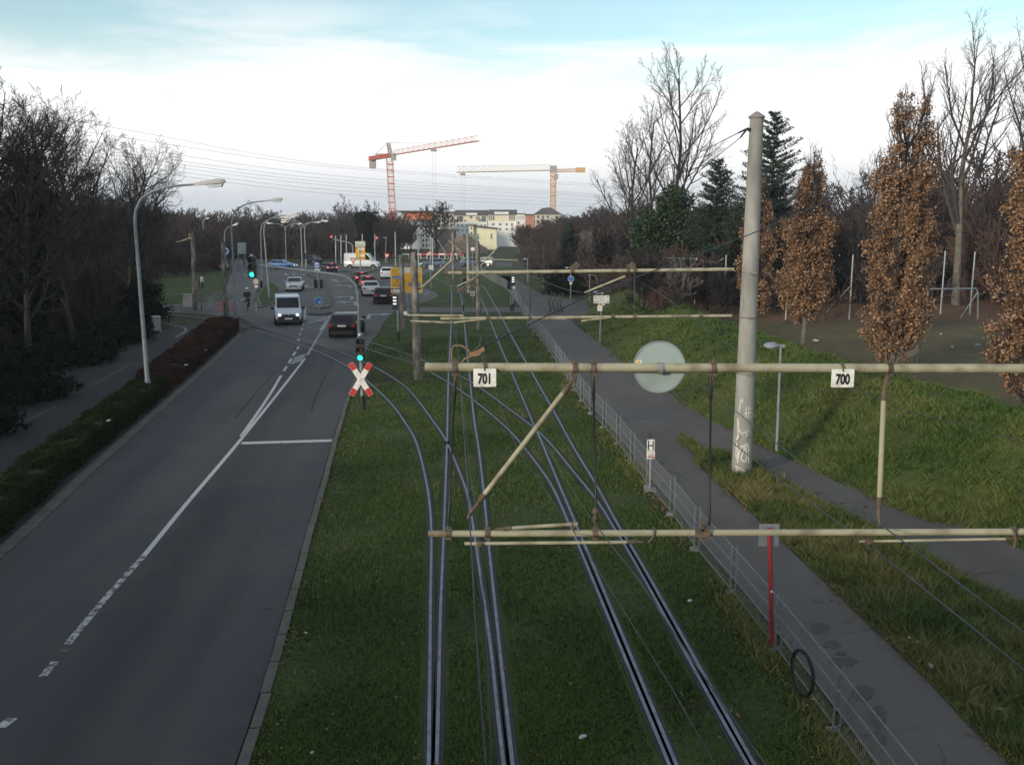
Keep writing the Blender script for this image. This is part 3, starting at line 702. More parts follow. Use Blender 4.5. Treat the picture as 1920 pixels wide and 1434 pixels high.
gan = thing('overhead_line_gantry', 'cream tubular gantry across the foreground carrying two number plates', 'gantry', (5.6, YN, 0))
U = lambda px: P(px, 690, YN); D = lambda px: P(px, 999.5, YN)
zU, zD = U(1300).z, D(1300).z
xL = P(797, 687, YN).x; xLd = P(803, 1001, YN).x; xE = 5.6
mb = MB(); mb.cyl(loc(gan, (xL, YN, zU + .006)), loc(gan, (xE, YN, zU - .008)), .031, .033, n=20); mb.build('upper_tube', CREAM, gan)
mb = MB(); mb.cyl(loc(gan, (xLd, YN, zD - .004)), loc(gan, (xE, YN, zD + .018)), .0235, .0245, n=20); mb.build('lower_tube', CREAM, gan)
mb = MB(); mb.lathe([(.19, -.2), (.19, 2.0), (.165, 8.2), (.0, 8.3)], (0, .3, 0), 'z', 24); mb.build('pole', CONC, gan)
for px in (853, 1078, 1112, 1337, 1667): clamp(gan, (P(px, 690, YN).x, YN, zU), .033, .075)
for px in (841, 914, 1115, 1321, 1900): clamp(gan, (P(px, 1000, YN).x, YN, zD + .002), .0245, .0)
# black hanger rods
for a, b in (((853, 712), (841, 985)), ((1112, 708), (1118, 960)), ((1333, 705), (1330, 985))):
    mb = MB(); A, B = loc(gan, P(*a, YN)), loc(gan, P(*b, YN)); d = (B - A)
    mb.tube([A, A + d * .03, A + d * .16, A + d * .17, A + d * .86, A + d * .87, B], [.010, .013, .013, .0075, .0075, .011, .009], 10); mb.build('hanger_rod', BLACK, gan)
mb = MB(); mb.lathe([(.006, .07), (.012, .06), (.026, .045), (.026, .03), (.012, .025), (.012, .0), (.018, -.01), (.010, -.05)], loc(gan, P(1116, 968, YN)), 'z', 12); mb.build('insulator', RUST, gan)
# diagonal brace, drop tube and steady arms
def strut(root, a, b, r, name='strut', ends=(1, 1), Y0=YN, Y1=YN):
    A, B = loc(root, P(*a, Y0)), loc(root, P(*b, Y1)); d = (B - A).normalized(); mb = MB(); mb.cyl(A, B, r, n=14); o = mb.build(name, CREAM, root)
    for e, p, s in ((ends[0], A, -1), (ends[1], B, 1)):
        if e:
            mb = MB()
            mb.tube([p - d * s * .02, p + d * s * .035, p + d * s * .05, p + d * s * .10], [r * 1.12, r * 1.12, r * .6, r * .45], 10)
            for q in (0, .03): mb.tube([p + d * s * q, p + d * s * (q + .007)], r * 1.35, 12)
            mb.build('end_fitting', RUST, root)
    return o
strut(gan, (1059, 733), (906, 930), .0185, 'diagonal_brace')
mb = MB(); A = loc(gan, P(896, 945, YN)); mb.tube([A, loc(gan, P(884, 958, YN)), loc(gan, P(877, 972, YN))], [.012, .02, .010], 8); mb.build('brace_joint', RUST, gan); mb = MB(); mb.tube([loc(gan, P(1064, 728, YN)), loc(gan, P(1078, 700, YN))], .009, 8); mb.build('brace_joint', RUST, gan)
strut(gan, (1657, 745), (1649, 936), .0185, 'drop_tube')
mb = MB(); mb.tube([loc(gan, P(1659, 735, YN)), loc(gan, P(1662, 712, YN)), loc(gan, P(1664, 700, YN))], [.010, .016, .010], 8); mb.build('insulator', RUST, gan); mb = MB()
mb.tube([loc(gan, P(1648, 948, YN)), loc(gan, P(1647, 965, YN)), loc(gan, P(1650, 985, YN))], [.014, .018, .006], 8); mb.build('insulator', RUST, gan)
strut(gan, (955, 990), (1083, 982), .013, 'steady_arm', (1, 0), YN - .02, YN - .06)
strut(gan, (871, 1019), (1180, 1016), .0125, 'steady_arm', (0, 1), YN - .03, YN - .03)
strut(gan, (1612, 1015), (1890, 1010), .010, 'steady_arm', (0, 1), YN - .03, YN - .03)
for px, py in ((1076, 983), (898, 1019), (1628, 1014)):
    mb = MB(); c = loc(gan, P(px, py, YN - .05)); mb.box(c, (.036, .04, .032)); mb.tube([c, c + V3(.002, 0, -.055)], [.012, .007], 8); mb.build('wire_clip', RUST, gan)
mb = MB(); c = loc(gan, P(1322, 1000, YN - .03)); mb.box(c + V3(-.02, 0, .01), (.10, .05, .055)); mb.box(c + V3(-.02, -.01, .06), (.022, .03, .07)); mb.build('bracket', RUST, gan)
mb = MB(); c = loc(gan, P(1900, 1000, YN - .03)); mb.tube([c + V3(0, 0, .03), c + V3(.01, -.02, -.04), c + V3(0, -.02, -.10), c + V3(-.05, -.02, -.09)], .009, 8); mb.build('bracket', RUST, gan)
mb = MB(); c = loc(gan, P(1223, 1000, YN)); mb.tube([c + V3(.01, 0, .045), c + V3(.012, -.03, .02), c + V3(0, -.03, -.02), c + V3(-.03, -.02, -.06)], .008, 8); mb.build('hook', RUST, gan)
# the two bent iron horns standing on the upper tube
def horn(px, s, m1):
    mb = MB(); q = lambda x, y: loc(gan, P(px + x * s, y, YN + .02))
    mb.tube([q(-6, 688), q(-6, 655), q(-2, 648), q(12, 648), q(24, 655), q(32, 666)], .0055 * s, 8)
    mb.tube([q(8, 684), q(20, 672), q(30, 668)], .006 * s, 8)
    A = [q(26, 662), q(44, 656), q(54, 650), q(56, 656), q(44, 667), q(28, 668)]
    k = len(A); vs = [a + V3(0, -.012, 0) for a in A] + [a + V3(0, .012, 0) for a in A]
    mb.add(vs, [tuple(range(k)), tuple(range(2 * k - 1, k - 1, -1))] + [(i, k + i, k + (i + 1) % k, (i + 1) % k) for i in range(k)])
    o = mb.build('horn', m1, gan)
    mb = MB(); mb.tube([q(55, 653), q(60, 645)], [.012, .004], 6); mb.tube([q(30, 660), q(45, 650), q(50, 632)], .004, 6); mb.tube([q(50, 690), q(54, 664)], .0035, 6); mb.tube([q(42, 690), q(43, 668)], .0035, 6); mb.build('cable_end', WIRE, gan)
horn(853, 1.0, RUSTB); horn(1667, 1.0, RUST)
# number plates and the disc seen from behind
for px, py, txt, lab in ((909, 708, '701', 'white plate numbered 701 hanging from the foreground gantry tube'), (1580, 709, '700', 'white plate numbered 700 hanging from the foreground gantry tube')):
    c = P(px, py, YN - .05); t = thing('number_plate', lab, 'number plate', c, 0, 'number plates on the gantry')
    mb = MB(); w_, h_ = .0785, .0635; rr = .006
    pl = [(-w_ + rr, -h_), (w_ - rr, -h_), (w_, -h_ + rr), (w_, h_ - rr), (w_ - rr, h_), (-w_ + rr, h_), (-w_, h_ - rr), (-w_, -h_ + rr)]
    mb.prism(pl, -.002, .002); mb.build('plate', WHITE, t)
    text_part('numerals', txt, .098, INK, t, (0, -.0035, -.010), .0042, .66)
    mb = MB(); mb.cyl((0, -.006, h_ - .012), (0, .0, h_ - .012), .006, n=8); mb.tube([(0, .0, h_ - .012), (0, .002, h_ + .01), (-.003, .012, h_ + .03), (-.006, .03, h_ + .04)], .0075, 8); mb.build('hook', RUST, t)
c = P(1236, 688, YN + .045); t = thing('signal_disc', 'pale blue-grey round disc mounted behind the foreground gantry tube', 'disc', c)
mb = MB(); mb.lathe([(0, -.002), (.179, -.002), (.181, 0), (.179, .002), (0, .002)], (0, 0, 0), 'y', 64); mb.build('disc', SIGNBACK, t)
mb = MB(); mb.lathe([(0, -.088), (.010, -.086), (.013, -.078), (.013, -.004)], (0, 0, .012), 'y', 12); mb.build('bolt', GALV, t)
mb = MB(); mb.lathe([(.174, -.006), (.184, -.006), (.184, .004), (.174, .004)], (0, 0, 0), 'y', 64, closed=True); mb.build('rim', GALV, t)
mb = MB(); mb.lathe([(.035, -.016), (.042, -.016), (.042, .016), (.035, .016)], (0, -.045, -.002), 'x', 16, closed=True); mb.build('clamp', GALV, t)
mb = MB(); mb.box((-.145, -.004, .038), (.042, .002, .022)); o = mb.build('sticker', WHITE, t)
mb = MB(); mb.box((-.145, -.0055, .038), (.022, .002, .016)); mb.build('sticker_print', YELLOW, t)

# concrete mast with cap and graffiti, and the far gantry it carries
base = G(1390, 893); mast = thing('concrete_mast', 'tall round grey concrete mast with graffiti at its foot beside the path', 'mast', base)
H = 9.75
mb = MB(); prof = [(.285, -.3), (.283, 0)] + [(.283 - .105 * k / 12, H * k / 12) for k in range(1, 13)]
mb.lathe(prof, (0, 0, 0), 'z', 40); mb.build('shaft', CONC, mast, ang=60)
mb = MB(); mb.lathe([(.178, H), (.215, H + .01), (.218, H + .05), (.03, H + .18), (0, H + .185)], (0, 0, 0), 'z', 24); mb.build('cap', CONCD, mast)
for zz in (2.95, 4.5, 5.7):
    mb = MB(); rr = .283 - .105 * zz / H
    mb.lathe([(rr + .002, -.02), (rr + .008, -.02), (rr + .008, .02), (rr + .002, .02)], (0, 0, zz), 'z', 28); mb.box((.02, -rr - .03, zz), (.16, .06, .05)); mb.build('band', CONCD, mast)
mb = MB(); mb.tube([(-.18, -.05, H - .30), (-.26, -.07, H - .26)], [.06, .03], 8); mb.tube([(-.26, -.07, H - .27), (-.5, -.1, H - .38)], [.03, .022], 6); mb.tube([(-.26, -.07, H - .27), (-.44, -.1, H - .5)], [.03, .022], 6); mb.build('cable_anchor', BLACK, mast)
GRAF = mat('white_spray_paint', (.60, .60, .58), (.45, .45, .43), 30, .6); GRAFD = mat('dark_spray_paint', (.04, .05, .06), None, rough=.6)
rg = random.Random(5)
def gstroke(mb, pts, wd):
    cur = smooth_line([V3(a, z) for a, z in pts], .02); n = len(cur); A = []
    for s_ in (-1, 1):
        for i, p in enumerate(cur):
            d = cur[min(i + 1, n - 1)] - cur[max(i - 1, 0)]; d.normalize(); q = p + V3(-d.y, d.x) * s_ * wd / 2
            rr = .283 - .105 * q.y / H + .003; a = q.x / .28 - math.pi / 2; A.append((rr * math.cos(a), rr * math.sin(a), q.y))
    mb.add(A, [(i, i + 1, n + i + 1, n + i) for i in range(n - 1)])
mb = MB()
for pts, wd in (([(-.20, .45), (-.16, .75), (-.08, .95), (-.02, .85), (-.10, .60), (.0, .5), (.06, .62), (.03, .85), (.0, 1.0), (.08, .95), (.12, .70), (.12, .45)], .035), ([(-.26, .35), (-.12, .30), (.04, .22)], .03), ([(-.24, .26), (-.1, .22), (.0, .12)], .03),
                ([(-.02, 1.72), (-.01, 2.05)], .03), ([(.06, 1.72), (.07, 2.08)], .03), ([(-.08, 1.86), (.2, 1.88)], .028), ([(.1, 1.98), (.22, 2.0)], .025), ([(.12, 1.78), (.2, 1.75), (.21, 1.9)], .02), ([(-.22, 1.9), (-.18, 2.2), (-.14, 2.25), (-.13, 2.15)], .028),
                ([(-.26, .6), (-.25, 1.0), (-.2, .8), (-.22, .55)], .03), ([(-.22, 1.30), (-.16, 1.38), (-.10, 1.28), (-.04, 1.34), (.02, 1.30)], .022), ([(-.26, 1.1), (-.2, 1.25), (-.22, 1.45), (-.25, 1.7)], .05), ([(.02, 1.2), (.05, 1.38), (.13, 1.36)], .02)): gstroke(mb, pts, wd)
mb.build('graffiti', GRAF, mast)
mb = MB()
for pts in ([(.05, 1.1), (.1, 1.2), (.2, 1.15)], [(.08, 1.35), (.16, 1.42), (.22, 1.38)], [(-.2, 1.05), (-.15, 1.2), (-.2, 1.3)], [(.04, .72), (.14, .76)], [(-.24, .9), (-.17, 1.0)], [(.12, 1.5), (.18, 1.58)]): gstroke(mb, pts, .02)
mb.build('dark_graffiti', GRAFD, mast)

YF = base.y
g2 = thing('overhead_line_gantry', 'cream tubular gantry further off, clamped to the concrete mast', 'gantry', base)
q = lambda px, py, Y=YF: loc(g2, P(px, py, Y))
mb = MB(); mb.cyl(q(835, 512), q(1376, 505), .048, n=12); mb.build('upper_tube', CREAM, g2)
mb = MB(); mb.cyl(q(826, 597.5), q(1372, 592), .04, n=12); mb.build('lower_tube', CREAM, g2)
for px, py in ((836, 512), (1073, 509), (1178, 508), (1191, 508), (870, 511), (1314, 592), (1149, 593), (1190, 594), (915, 596), (994, 596)):
    mb = MB(); c = q(px, py); mb.lathe([(.05, -.05), (.062, -.05), (.062, .05), (.05, .05)], c, 'x', 10); mb.box(c + V3(0, 0, .07), (.05, .05, .05)); mb.build('clamp', RUST, g2)
for px in (1073, 1178): mb = MB(); mb.tube([q(px - 2, 508), q(px - 2, 497)], .02, 6); mb.bar(q(px + 2, 503), q(px + 11, 494), .05, .16); mb.build('horn', RUST, g2)
for a, b, r_, nm in (((1190, 512), (1190, 592), .018, 'hanger_rod'), ((994, 511), (994, 596), .015, 'hanger_rod')): mb = MB(); mb.cyl(q(*a), q(*b), r_, n=8); mb.build(nm, BLACK, g2)
for a, b in (((1172, 518), (1096, 549)), ((763, 591), (868, 592)), ((770, 602), (848, 605)), ((850, 605), (912, 598)), ((1062, 597.5), (1015, 597)), ((1090, 602), (1152, 594))): mb = MB(); mb.cyl(q(*a), q(*b), .03, n=10); mb.build('steady_arm', CREAM, g2)
mb = MB(); mb.tube([q(836, 512), q(846, 535), q(856, 548), q(900, 533)], .02, 6); mb.tube([q(857, 548), q(897, 518)], .03, 8); mb.build('hanger_bracket', RUST, g2)

# ------------------------------------------------------------------ wooden masts down the line
def far_mast(px, pb, pt, r, mt, lab, extra=(), cat='mast', name='wooden_mast', grp=None):
    b = G(px[0], pb); Y = b.y; t = thing(name, lab, cat, b, 0, grp); top = loc(t, P(px[1], pt, Y))
    mb = MB(); n = 10; pts = [V3(0, 0, -.2)] + [V3(top.x * k / n, 0, top.z * k / n) for k in range(1, n + 1)]
    mb.tube(pts, [r * (1 - .22 * k / n) * (1 + .04 * math.sin(k * 2.3)) for k in range(n + 1)], 14); mb.build('shaft', mt, t)
    for a, b2, rr, nm, m_ in extra:
        mb = MB(); mb.cyl(loc(t, P(*a, Y)), loc(t, P(*b2, Y)), rr, n=8); mb.build(nm, m_, t)
    return t
far_mast((783, 776), 711, 473, .19, WOOD, 'thick weathered wooden mast in the grass in front of the yellow direction sign',
         [((790, 540), (848, 487), .045, 'cantilever_arm', CREAM), ((735, 482), (777, 484), .03, 'cross_arm', RUST), ((768, 530), (776, 540), .03, 'cross_arm', RUST), ((776, 545), (790, 540), .045, 'cantilever_arm', RUST)])
far_mast((757, 752), 623, 478, .19, WOOD, 'weathered wooden mast just left of the thick one, before the yellow sign', [((718, 543), (752, 541), .03, 'cross_arm', WIRE)])
far_mast((898, 895), 618, 452, .17, WOOD, 'wooden mast between the two straight tracks behind the cream gantry', [((893, 520), (857, 537), .05, 'cantilever_arm', CREAM), ((900, 500), (934, 463), .055, 'cantilever_arm', CREAM), ((905, 486), (970, 488), .04, 'cross_arm', CREAM)])
far_mast((879, 877), 549, 439, .20, CONC, 'slender pale concrete mast left of the wooden mast between the tracks', [((868, 489), (855, 464), .05, 'brace', CREAM), ((866, 473), (840, 450), .05, 'brace', CREAM)], name='concrete_mast')
far_mast((851, 849), 525, 436, .22, WOOD, 'dark mast beyond the crossing path where the tracks bend left', [((846, 486), (786, 484), .045, 'cross_arm', GALV), ((843, 486), (820, 449), .05, 'brace', CREAM)])
far_mast((366, 361), 582, 440, .20, WOOD, 'wooden mast with a broken pale branch at its top on the left verge', [])
far_mast((425, 418), 600, 454, .20, WOOD, 'dark wooden mast beside the second street lamp on the left', [((421, 470), (425, 470), .08, 'band', RUST)])
b = G(366, 582); t = thing('broken_branch', 'pale broken branch lodged on top of the left wooden mast', 'branch', P(361, 440, b.y)); s_ = b.y / FPX
mb = MB(); f = lambda x, y: (P(x, y, b.y) - t.location)
mb.tube([f(361, 447), f(355, 447), f(343, 451), f(330, 454)], [.10, .09, .06, .03], 6); mb.tube([f(356, 447), f(355, 439), f(354, 437)], [.06, .05, .02], 6); mb.tube([f(359, 446), f(360, 439), f(361, 435)], [.06, .05, .02], 6); mb.build('branch', CREAM, t)
for px, pb, pt in ((785, 500, 441), (808, 502, 440), (742, 498, 435), (812, 508, 447), (704, 496, 440)):
    tag(far_mast((px, px - 1), pb, pt, .13, GALV, None, [], name='line_mast'), {785: 'thin grey mast before the white block, right of the thick wooden mast', 808: 'thin grey mast left of the dark oak', 742: 'thin grey mast above the yellow direction sign', 812: 'thin grey mast beside the white square sign with a slash', 704: 'thin grey mast beside the red signal right of the white van'}[px], 'mast', 'thin masts around the junction')
for i, px in enumerate((630, 640, 650, 680)):
    far_mast((px, px - .7), 494, 442 - i, .13, GALV, ['thin grey mast behind the junction, leftmost of a row of four', 'thin grey mast behind the junction, second of a row of four', 'thin grey mast behind the junction, third of a row of four', 'thin grey mast rising behind the small yellow sign'][i], [], name='line_mast', grp='thin masts around the junction')

# ------------------------------------------------------------------ wires
def wire(lab, pts, r=.008, grp='overhead wires', step=.6, m_=None):
    mb = MB(); mb.tube(smooth_line(pts, step), r, 6); o = mb.build('overhead_wire', m_ or WIRE); return tag(o, lab, 'wire', grp)
wire('dark wire running over the left track under the hanging diagonal brace', [P(848, 600, 40), P(858, 660, 24), P(868, 790, 12), P(880, 962, YN), P(890, 1150, 4.6), P(900, 1290, 3.9), P(912, 1450, 3.4)], .0045)
wire('thin wire just right of the one over the left track', [P(849, 545, 60), P(862, 700, 20), P(878, 850, 10), P(898, 1022, YN - .05), P(915, 1250, 4.4), P(921, 1450, 3.6)], .003)
wire('dark wire over the right track from the hanging insulator towards the camera', [P(935, 640, 40), P(985, 760, 17), P(1050, 880, 10), P(1118, 985, YN), P(1200, 1090, 4.9), P(1300, 1240, 3.9), P(1440, 1440, 3.1)], .0042)
wire('thin wire over the right track beside the dark one', [P(900, 640, 40), P(945, 780, 15), P(1010, 900, 9.4), P(1078, 1000, YN - .05), P(1160, 1130, 4.7), P(1260, 1290, 3.8), P(1350, 1450, 3.2)], .003)
wire('upper dark wire slanting over the verge on the right', [P(1240, 670, 28), P(1345, 745, 14), P(1480, 850, 9), P(1650, 982, YN), P(1780, 1080, 5.2), P(1990, 1240, 4.2)], .0052)
wire('lower dark wire slanting over the verge on the right', [P(1210, 690, 28), P(1338, 800, 12), P(1470, 905, 8.4), P(1628, 1022, YN - .05), P(1790, 1150, 4.9), P(1990, 1312, 4.0)], .0052)
wire('long thin cable rising from the left iron horn across the concrete mast', [P(907, 649, YN), P(1100, 556, 7.2), P(1410, 438, 9.5), P(1640, 338, 11.5), P(1960, 190, 15)], .0055)
wire('cable from the top of the concrete mast down to the left', [mast.location + V3(-.5, -.1, H - .38), P(1270, 307, 40), P(1100, 390, 75), P(1000, 430, 110)], .012)
wire('lower cable from the top of the concrete mast down to the left', [mast.location + V3(-.44, -.1, H - .5), P(1300, 330, 38), P(1180, 430, 60), P(1075, 505, 75)], .010)
wire('slack cable from the concrete mast to the blue path sign', [mast.location + V3(-.3, -.1, 3.6), P(1200, 530, 35), P(1095, 549, 26), P(1000, 520, 60), P(930, 500, 90)], .010)
wire('thin cable sagging over the bank from the concrete mast to the right', [mast.location + V3(.3, 0, 1.6), P(1560, 730, 20), P(1700, 770, 17), P(1960, 840, 12)], .006)
hv = [(250, 311, 345), (281, 331, 363), (293, 338, 366), (299, 344, 369), (306, 350, 375), (313, 358, 382), (321, 365, 388), (264, 315, 349)]
labs = ['topmost', 'third from the top', 'fourth from the top', 'middle', 'fifth from the bottom', 'third from the bottom', 'lowest', 'second from the top']
for (a, b_, c_), lb in zip(hv, labs):
    f = lambda px: a + (b_ - a) * (px - 271) / 369 if px < 640 else b_ + (c_ - b_) * (px - 640) / 460
    wire(f'high voltage line far off across the sky, {lb} of the bundle', [P(-60, f(-60) - 6, 200), P(271, f(271), 240), P(640, f(640), 300), P(1100, f(1100), 380), P(1300, f(1300) + 3, 420)], .035, 'high voltage lines across the sky', 12)

# ------------------------------------------------------------------ street lamps
def arm_lamp(px, py, zb, top, tip, lab, r=.085, double=False, name='street_lamp', grp='tall street lamps', headk=1.0):
    """curved-arm lamp: shaft, bent arm, head and glass bowl"""
    b = G(px, py, zb); Y = b.y; t = thing(name, lab, 'street lamp', V3(b.x, b.y, 0), 0, grp)
    T = P(*top, Y) - t.location; E = P(*tip, Y) - t.location
    sides = [E] if not double else [E, P(*double, Y) - t.location]
    mb = MB(); mb.tube([(0, 0, -.1), (0, 0, .9), (T.x * .1, 0, 1.0), (T.x, 0, T.z)], [r * 1.15, r * 1.1, r * .9, r * .62], 12); mb.build('pole', POLEG, t)
    for E in sides:
        d = E - T; up = d.z; c = [T, T + V3(d.x * .03, 0, up * .35), T + V3(d.x * .12, 0, up * .62), T + V3(d.x * .32, 0, up * .82), T + V3(d.x * .62, 0, up * .95), E]
        cs = smooth_line(c, .25); mb = MB(); mb.tube(cs, [r * .62 - r * .22 * k / (len(cs) - 1) for k in range(len(cs))], 10); mb.build('arm', POLEG, t)
        sx = 1 if d.x > 0 else -1; k = headk; u = (cs[-1] - cs[-3]).normalized()
        o = E; w_ = V3(-u.z * sx, 0, u.x * sx)
        ring = lambda s, hw, h0, h1: [o + u * s * k + V3(0, -hw * k, 0) + w_ * h0 * k, o + u * s * k + V3(0, hw * k, 0) + w_ * h0 * k, o + u * s * k + V3(0, hw * .7 * k, 0) + w_ * h1 * k, o + u * s * k + V3(0, -hw * .7 * k, 0) + w_ * h1 * k]
        mb = MB(); mb.loft([ring(-.08, .05, -.05, .06), ring(.35, .10, -.04, .11), ring(.85, .16, -.02, .16), ring(1.10, .12, -.01, .13), ring(1.15, .06, .0, .09)]); hd = mb.build('lamp_head', LAMPHEAD, t)
        mb = MB(); mb.loft([ring(.42, .08, -.05, -.035), ring(.50, .125, -.15, -.035), ring(.98, .125, -.15, -.025), ring(1.06, .08, -.04, -.02)]); g_ = mb.build('glass_bowl', LAMPGLASS, hd)
    return t
arm_lamp(278, 733, .45, (253, 420), (367, 346), 'tall grey street lamp with curved arm standing in the hedge on the left', .10)
arm_lamp(443, 604, 0, (434, 430), (500, 377), 'tall grey curved street lamp behind the far end of the hedge', .10)
arm_lamp(505, 560, 0, (495, 435), (538, 404), 'front one of two curved street lamps close together on the grass island', .10)
arm_lamp(492, 540, 0, (489, 440), (526, 408), 'rear one of two curved street lamps close together on the grass island', .10)
arm_lamp(574, 507, 0, (571, 432), (602, 415), 'tall double-armed street lamp, nearer of the pair on the traffic island', .11, (542, 413))
arm_lamp(567, 505, 0, (564.5, 434), (588, 417), 'tall double-armed street lamp just left of the nearer one on the traffic island', .11, (540, 417))
arm_lamp(537, 489, 0, (535, 432), (556, 420), 'double-armed street lamp furthest left, by the grass strip', .11, (511, 419))
arm_lamp(424, 520, 0, (421, 450), (435, 424), 'thin curved lamp far off behind the dark wooden mast', .09, headk=.8)
arm_lamp(383, 500, 0, (380.5, 415), (384, 411), 'thin straight lamp far off above the left verge', .09, headk=.7)
def path_lamp(px, py, top, lab, r=.04, hx=-1, zb=0.0):
    b = G(px, py, zb); t = thing('path_lamp', lab, 'path lamp', b, 0, 'small lamps along the path'); T = P(top[0], top[1], b.y) - b
    mb = MB(); mb.tube([(0, 0, -.1), (0, 0, .8), (T.x * .5, 0, T.z * .5), (T.x, 0, T.z)], [r * 1.2, r * 1.2, r, r * .85], 10); mb.build('pole', POLEG, t)
    mb = MB(); mb.box((T.x + hx * .05, 0, T.z + .02), (.34, .09, .09)); o = mb.build('bracket', GALV, t)
    mb = MB(); mb.lathe([(0, .10), (.12, .09), (.21, .04), (.235, -.02), (.22, -.03)], (T.x + hx * .30, 0, T.z + .04), 'z', 18); hd = mb.build('lamp_head', GALV, t)
    mb = MB(); mb.lathe([(.20, -.028), (.15, -.08), (0, -.10)], (T.x + hx * .30, 0, T.z + .04), 'z', 16); mb.build('glass_bowl', LAMPGLASS, hd)
path_lamp(1456, 846, (1464, 650), 'small grey path lamp with dome head beside the branch path', .042)
path_lamp(1125, 642, (1128, 550), 'small dome path lamp behind the white wayfinding sign', .042)
path_lamp(990, 530, (989, 486), 'small dome path lamp far along the main path', .05)
path_lamp(1070, 560, (1070, 503), 'small dome path lamp just behind the round blue sign', .05)
b = G(1105, 566); t = thing('angled_post', 'thin grey post with a bent arm between the blue path sign and the wayfinding sign', 'post', b); f = lambda x, y: P(x, y, b.y) - b
mb = MB(); mb.tube([f(1105, 566), f(1106, 514)], .035, 8); mb.build('post', POLEG, t); mb = MB(); mb.tube([f(1102, 516), f(1115, 516), f(1119, 518), f(1119.5, 532)], .03, 8); mb.build('arm', POLEG, t)
path_lamp(723, 494, (724, 446), 'thin lamp post far off beside the crane tower', .07)

# ------------------------------------------------------------------ traffic signals
def signal_head(t, c, k=1.0, lit=2, mats=None, name='signal_head', face=0.0):
    """three lenses with visors on a black backed housing; faces -y"""
    hd = bpy.data.objects.new(name, None); 
    mb = MB(); n = 10
    w_, h_, d_ = .15 * k, .45 * k, .11 * k
    pl = [(-w_ + .03 * k, -h_), (w_ - .03 * k, -h_), (w_, -h_ + .03 * k), (w_, h_ - .03 * k), (w_ - .03 * k, h_), (-w_ + .03 * k, h_), (-w_, h_ - .03 * k), (-w_, -h_ + .03 * k)]
    mb.prism([(c[0] + x, c[2] + z) for x, z in pl], c[1] - d_, c[1] + d_)
    for i in range(3):
        z = c[2] + (.3 - .3 * i) * k; ring = []
        for a0 in range(n + 1):
            a = math.pi * (-.15 + 1.3 * a0 / n); ring.append((c[0] + .128 * k * math.cos(a), z + .128 * k * math.sin(a)))
        vs = [(x, c[1] - d_, zz) for x, zz in ring] + [(x, c[1] - d_ - .16 * k, zz) for x, zz in ring]
        mb.add(vs, [(j, j + 1, n + 2 + j, n + 1 + j) for j in range(n)])
    o = mb.build(name, BLACK, t)
    bpy.data.objects.remove(hd)
    L3 = mats or [LENS, AMBERL, GREEN]
    for i in range(3):
        mb = MB(); mb.lathe([(0, -.018 * k), (.06 * k, -.014 * k), (.105 * k, 0)], (c[0], c[1] - d_ - .002, c[2] + (.3 - .3 * i) * k), 'y', 18)
        mb.build('lens', L3[i], o)
    return o
b = G(680, 768); s1 = thing('traffic_signal', 'grey post in the grass with traffic light showing green above the red and white crossbuck', 'traffic signal', b)
T = P(676, 640, b.y) - b
mb = MB(); mb.tube([(0, 0, -.1), (0, 0, .55)], .10, 14); mb.build('post_base', BLACK, s1)
mb = MB(); mb.tube([(0, 0, .55), (T.x, 0, T.z + .1)], .075, 14); mb.build('post', POLEG, s1)
signal_head(s1, (T.x + .02, -.22, T.z - .28), 1.0)
mb = MB(); mb.lathe([(0, .1), (.09, .08), (.10, 0), (.06, -.02)], (T.x + .02, -.15, T.z + .24), 'z', 14); mb.build('cap', GALV, s1)
cb = thing('crossbuck', 'red and white Saint Andrew cross with a small lightning mark on the signal post', 'crossbuck', b + V3(-.02, -.13, (P(676, 710, b.y) - b).z)); 
for sgn in (1, -1):
    a = sgn * R(31.5); ux, uz = math.sin(a), math.cos(a); y0 = -.02 - .012 * (sgn > 0); hl, hw = .72, .105
    def qd(mb, s0, s1_, hw, y): mb.add([(ux * s0 - uz * hw, y, uz * s0 + ux * hw), (ux * s0 + uz * hw, y, uz * s0 - ux * hw), (ux * s1_ + uz * hw, y, uz * s1_ - ux * hw), (ux * s1_ - uz * hw, y, uz * s1_ + ux * hw)], [(0, 1, 2, 3)])
    mb = MB(); qd(mb, -hl, hl, hw, y0); qd(mb, -hl, hl, hw, y0 + .01); v = mb.v
    mb.f += [(0, 1, 5, 4), (1, 2, 6, 5), (2, 3, 7, 6), (3, 0, 4, 7)]; mb.m += [0] * 4
    o = mb.build('board', WHITE, cb)
    for e in (-1, 1):
        mb = MB(); qd(mb, e * .43, e * (hl - .006), hw - .006, y0 - .003); mb.build('red_end', RED, o)
mb = MB(); y0 = -.037
for pts in ([(.0, .09), (-.03, .0), (.03, .0), (-.01, -.1)],):
    for a_, b_ in zip(pts[:-1], pts[1:]): mb.bar((a_[0], y0, a_[1]), (b_[0], y0, b_[1]), .014, .004)
mb.add([(-.03, y0, -.08), (.005, y0, -.075), (-.015, y0, -.12)], [(0, 1, 2)])
mb.bar((-.03, y0, .16), (.03, y0, .165), .01, .004); mb.build('lightning_mark', INKG, cb)

# the signal on the long mast arm over the road
b = G(673, 652); s2 = thing('mast_arm_signal', 'long grey mast arm over the road with a traffic light showing green at its tip', 'traffic signal', b)
f = lambda x, y, Y=None: P(x, y, Y or b.y) - b
mb = MB(); arm = [V3(0, 0, -.1), f(673, 620), f(672.5, 575), f(670, 548), f(664, 531), f(652, 521), f(634, 515.5), f(600, 511), f(540, 503.5), f(482, 497)]
cs = smooth_line(arm, .25); mb.tube(cs, [.105 - .06 * k / len(cs) for k in range(len(cs))], 12); mb.build('mast_arm', POLEG, s2)
c = f(474, 501); signal_head(s2, (c.x, -.1, c.z), 1.35)
mb = MB(); mb.lathe([(0, .12), (.10, .1), (.11, 0)], (c.x, -.1, c.z + .62), 'z', 12); mb.build('cap', GALV, s2)

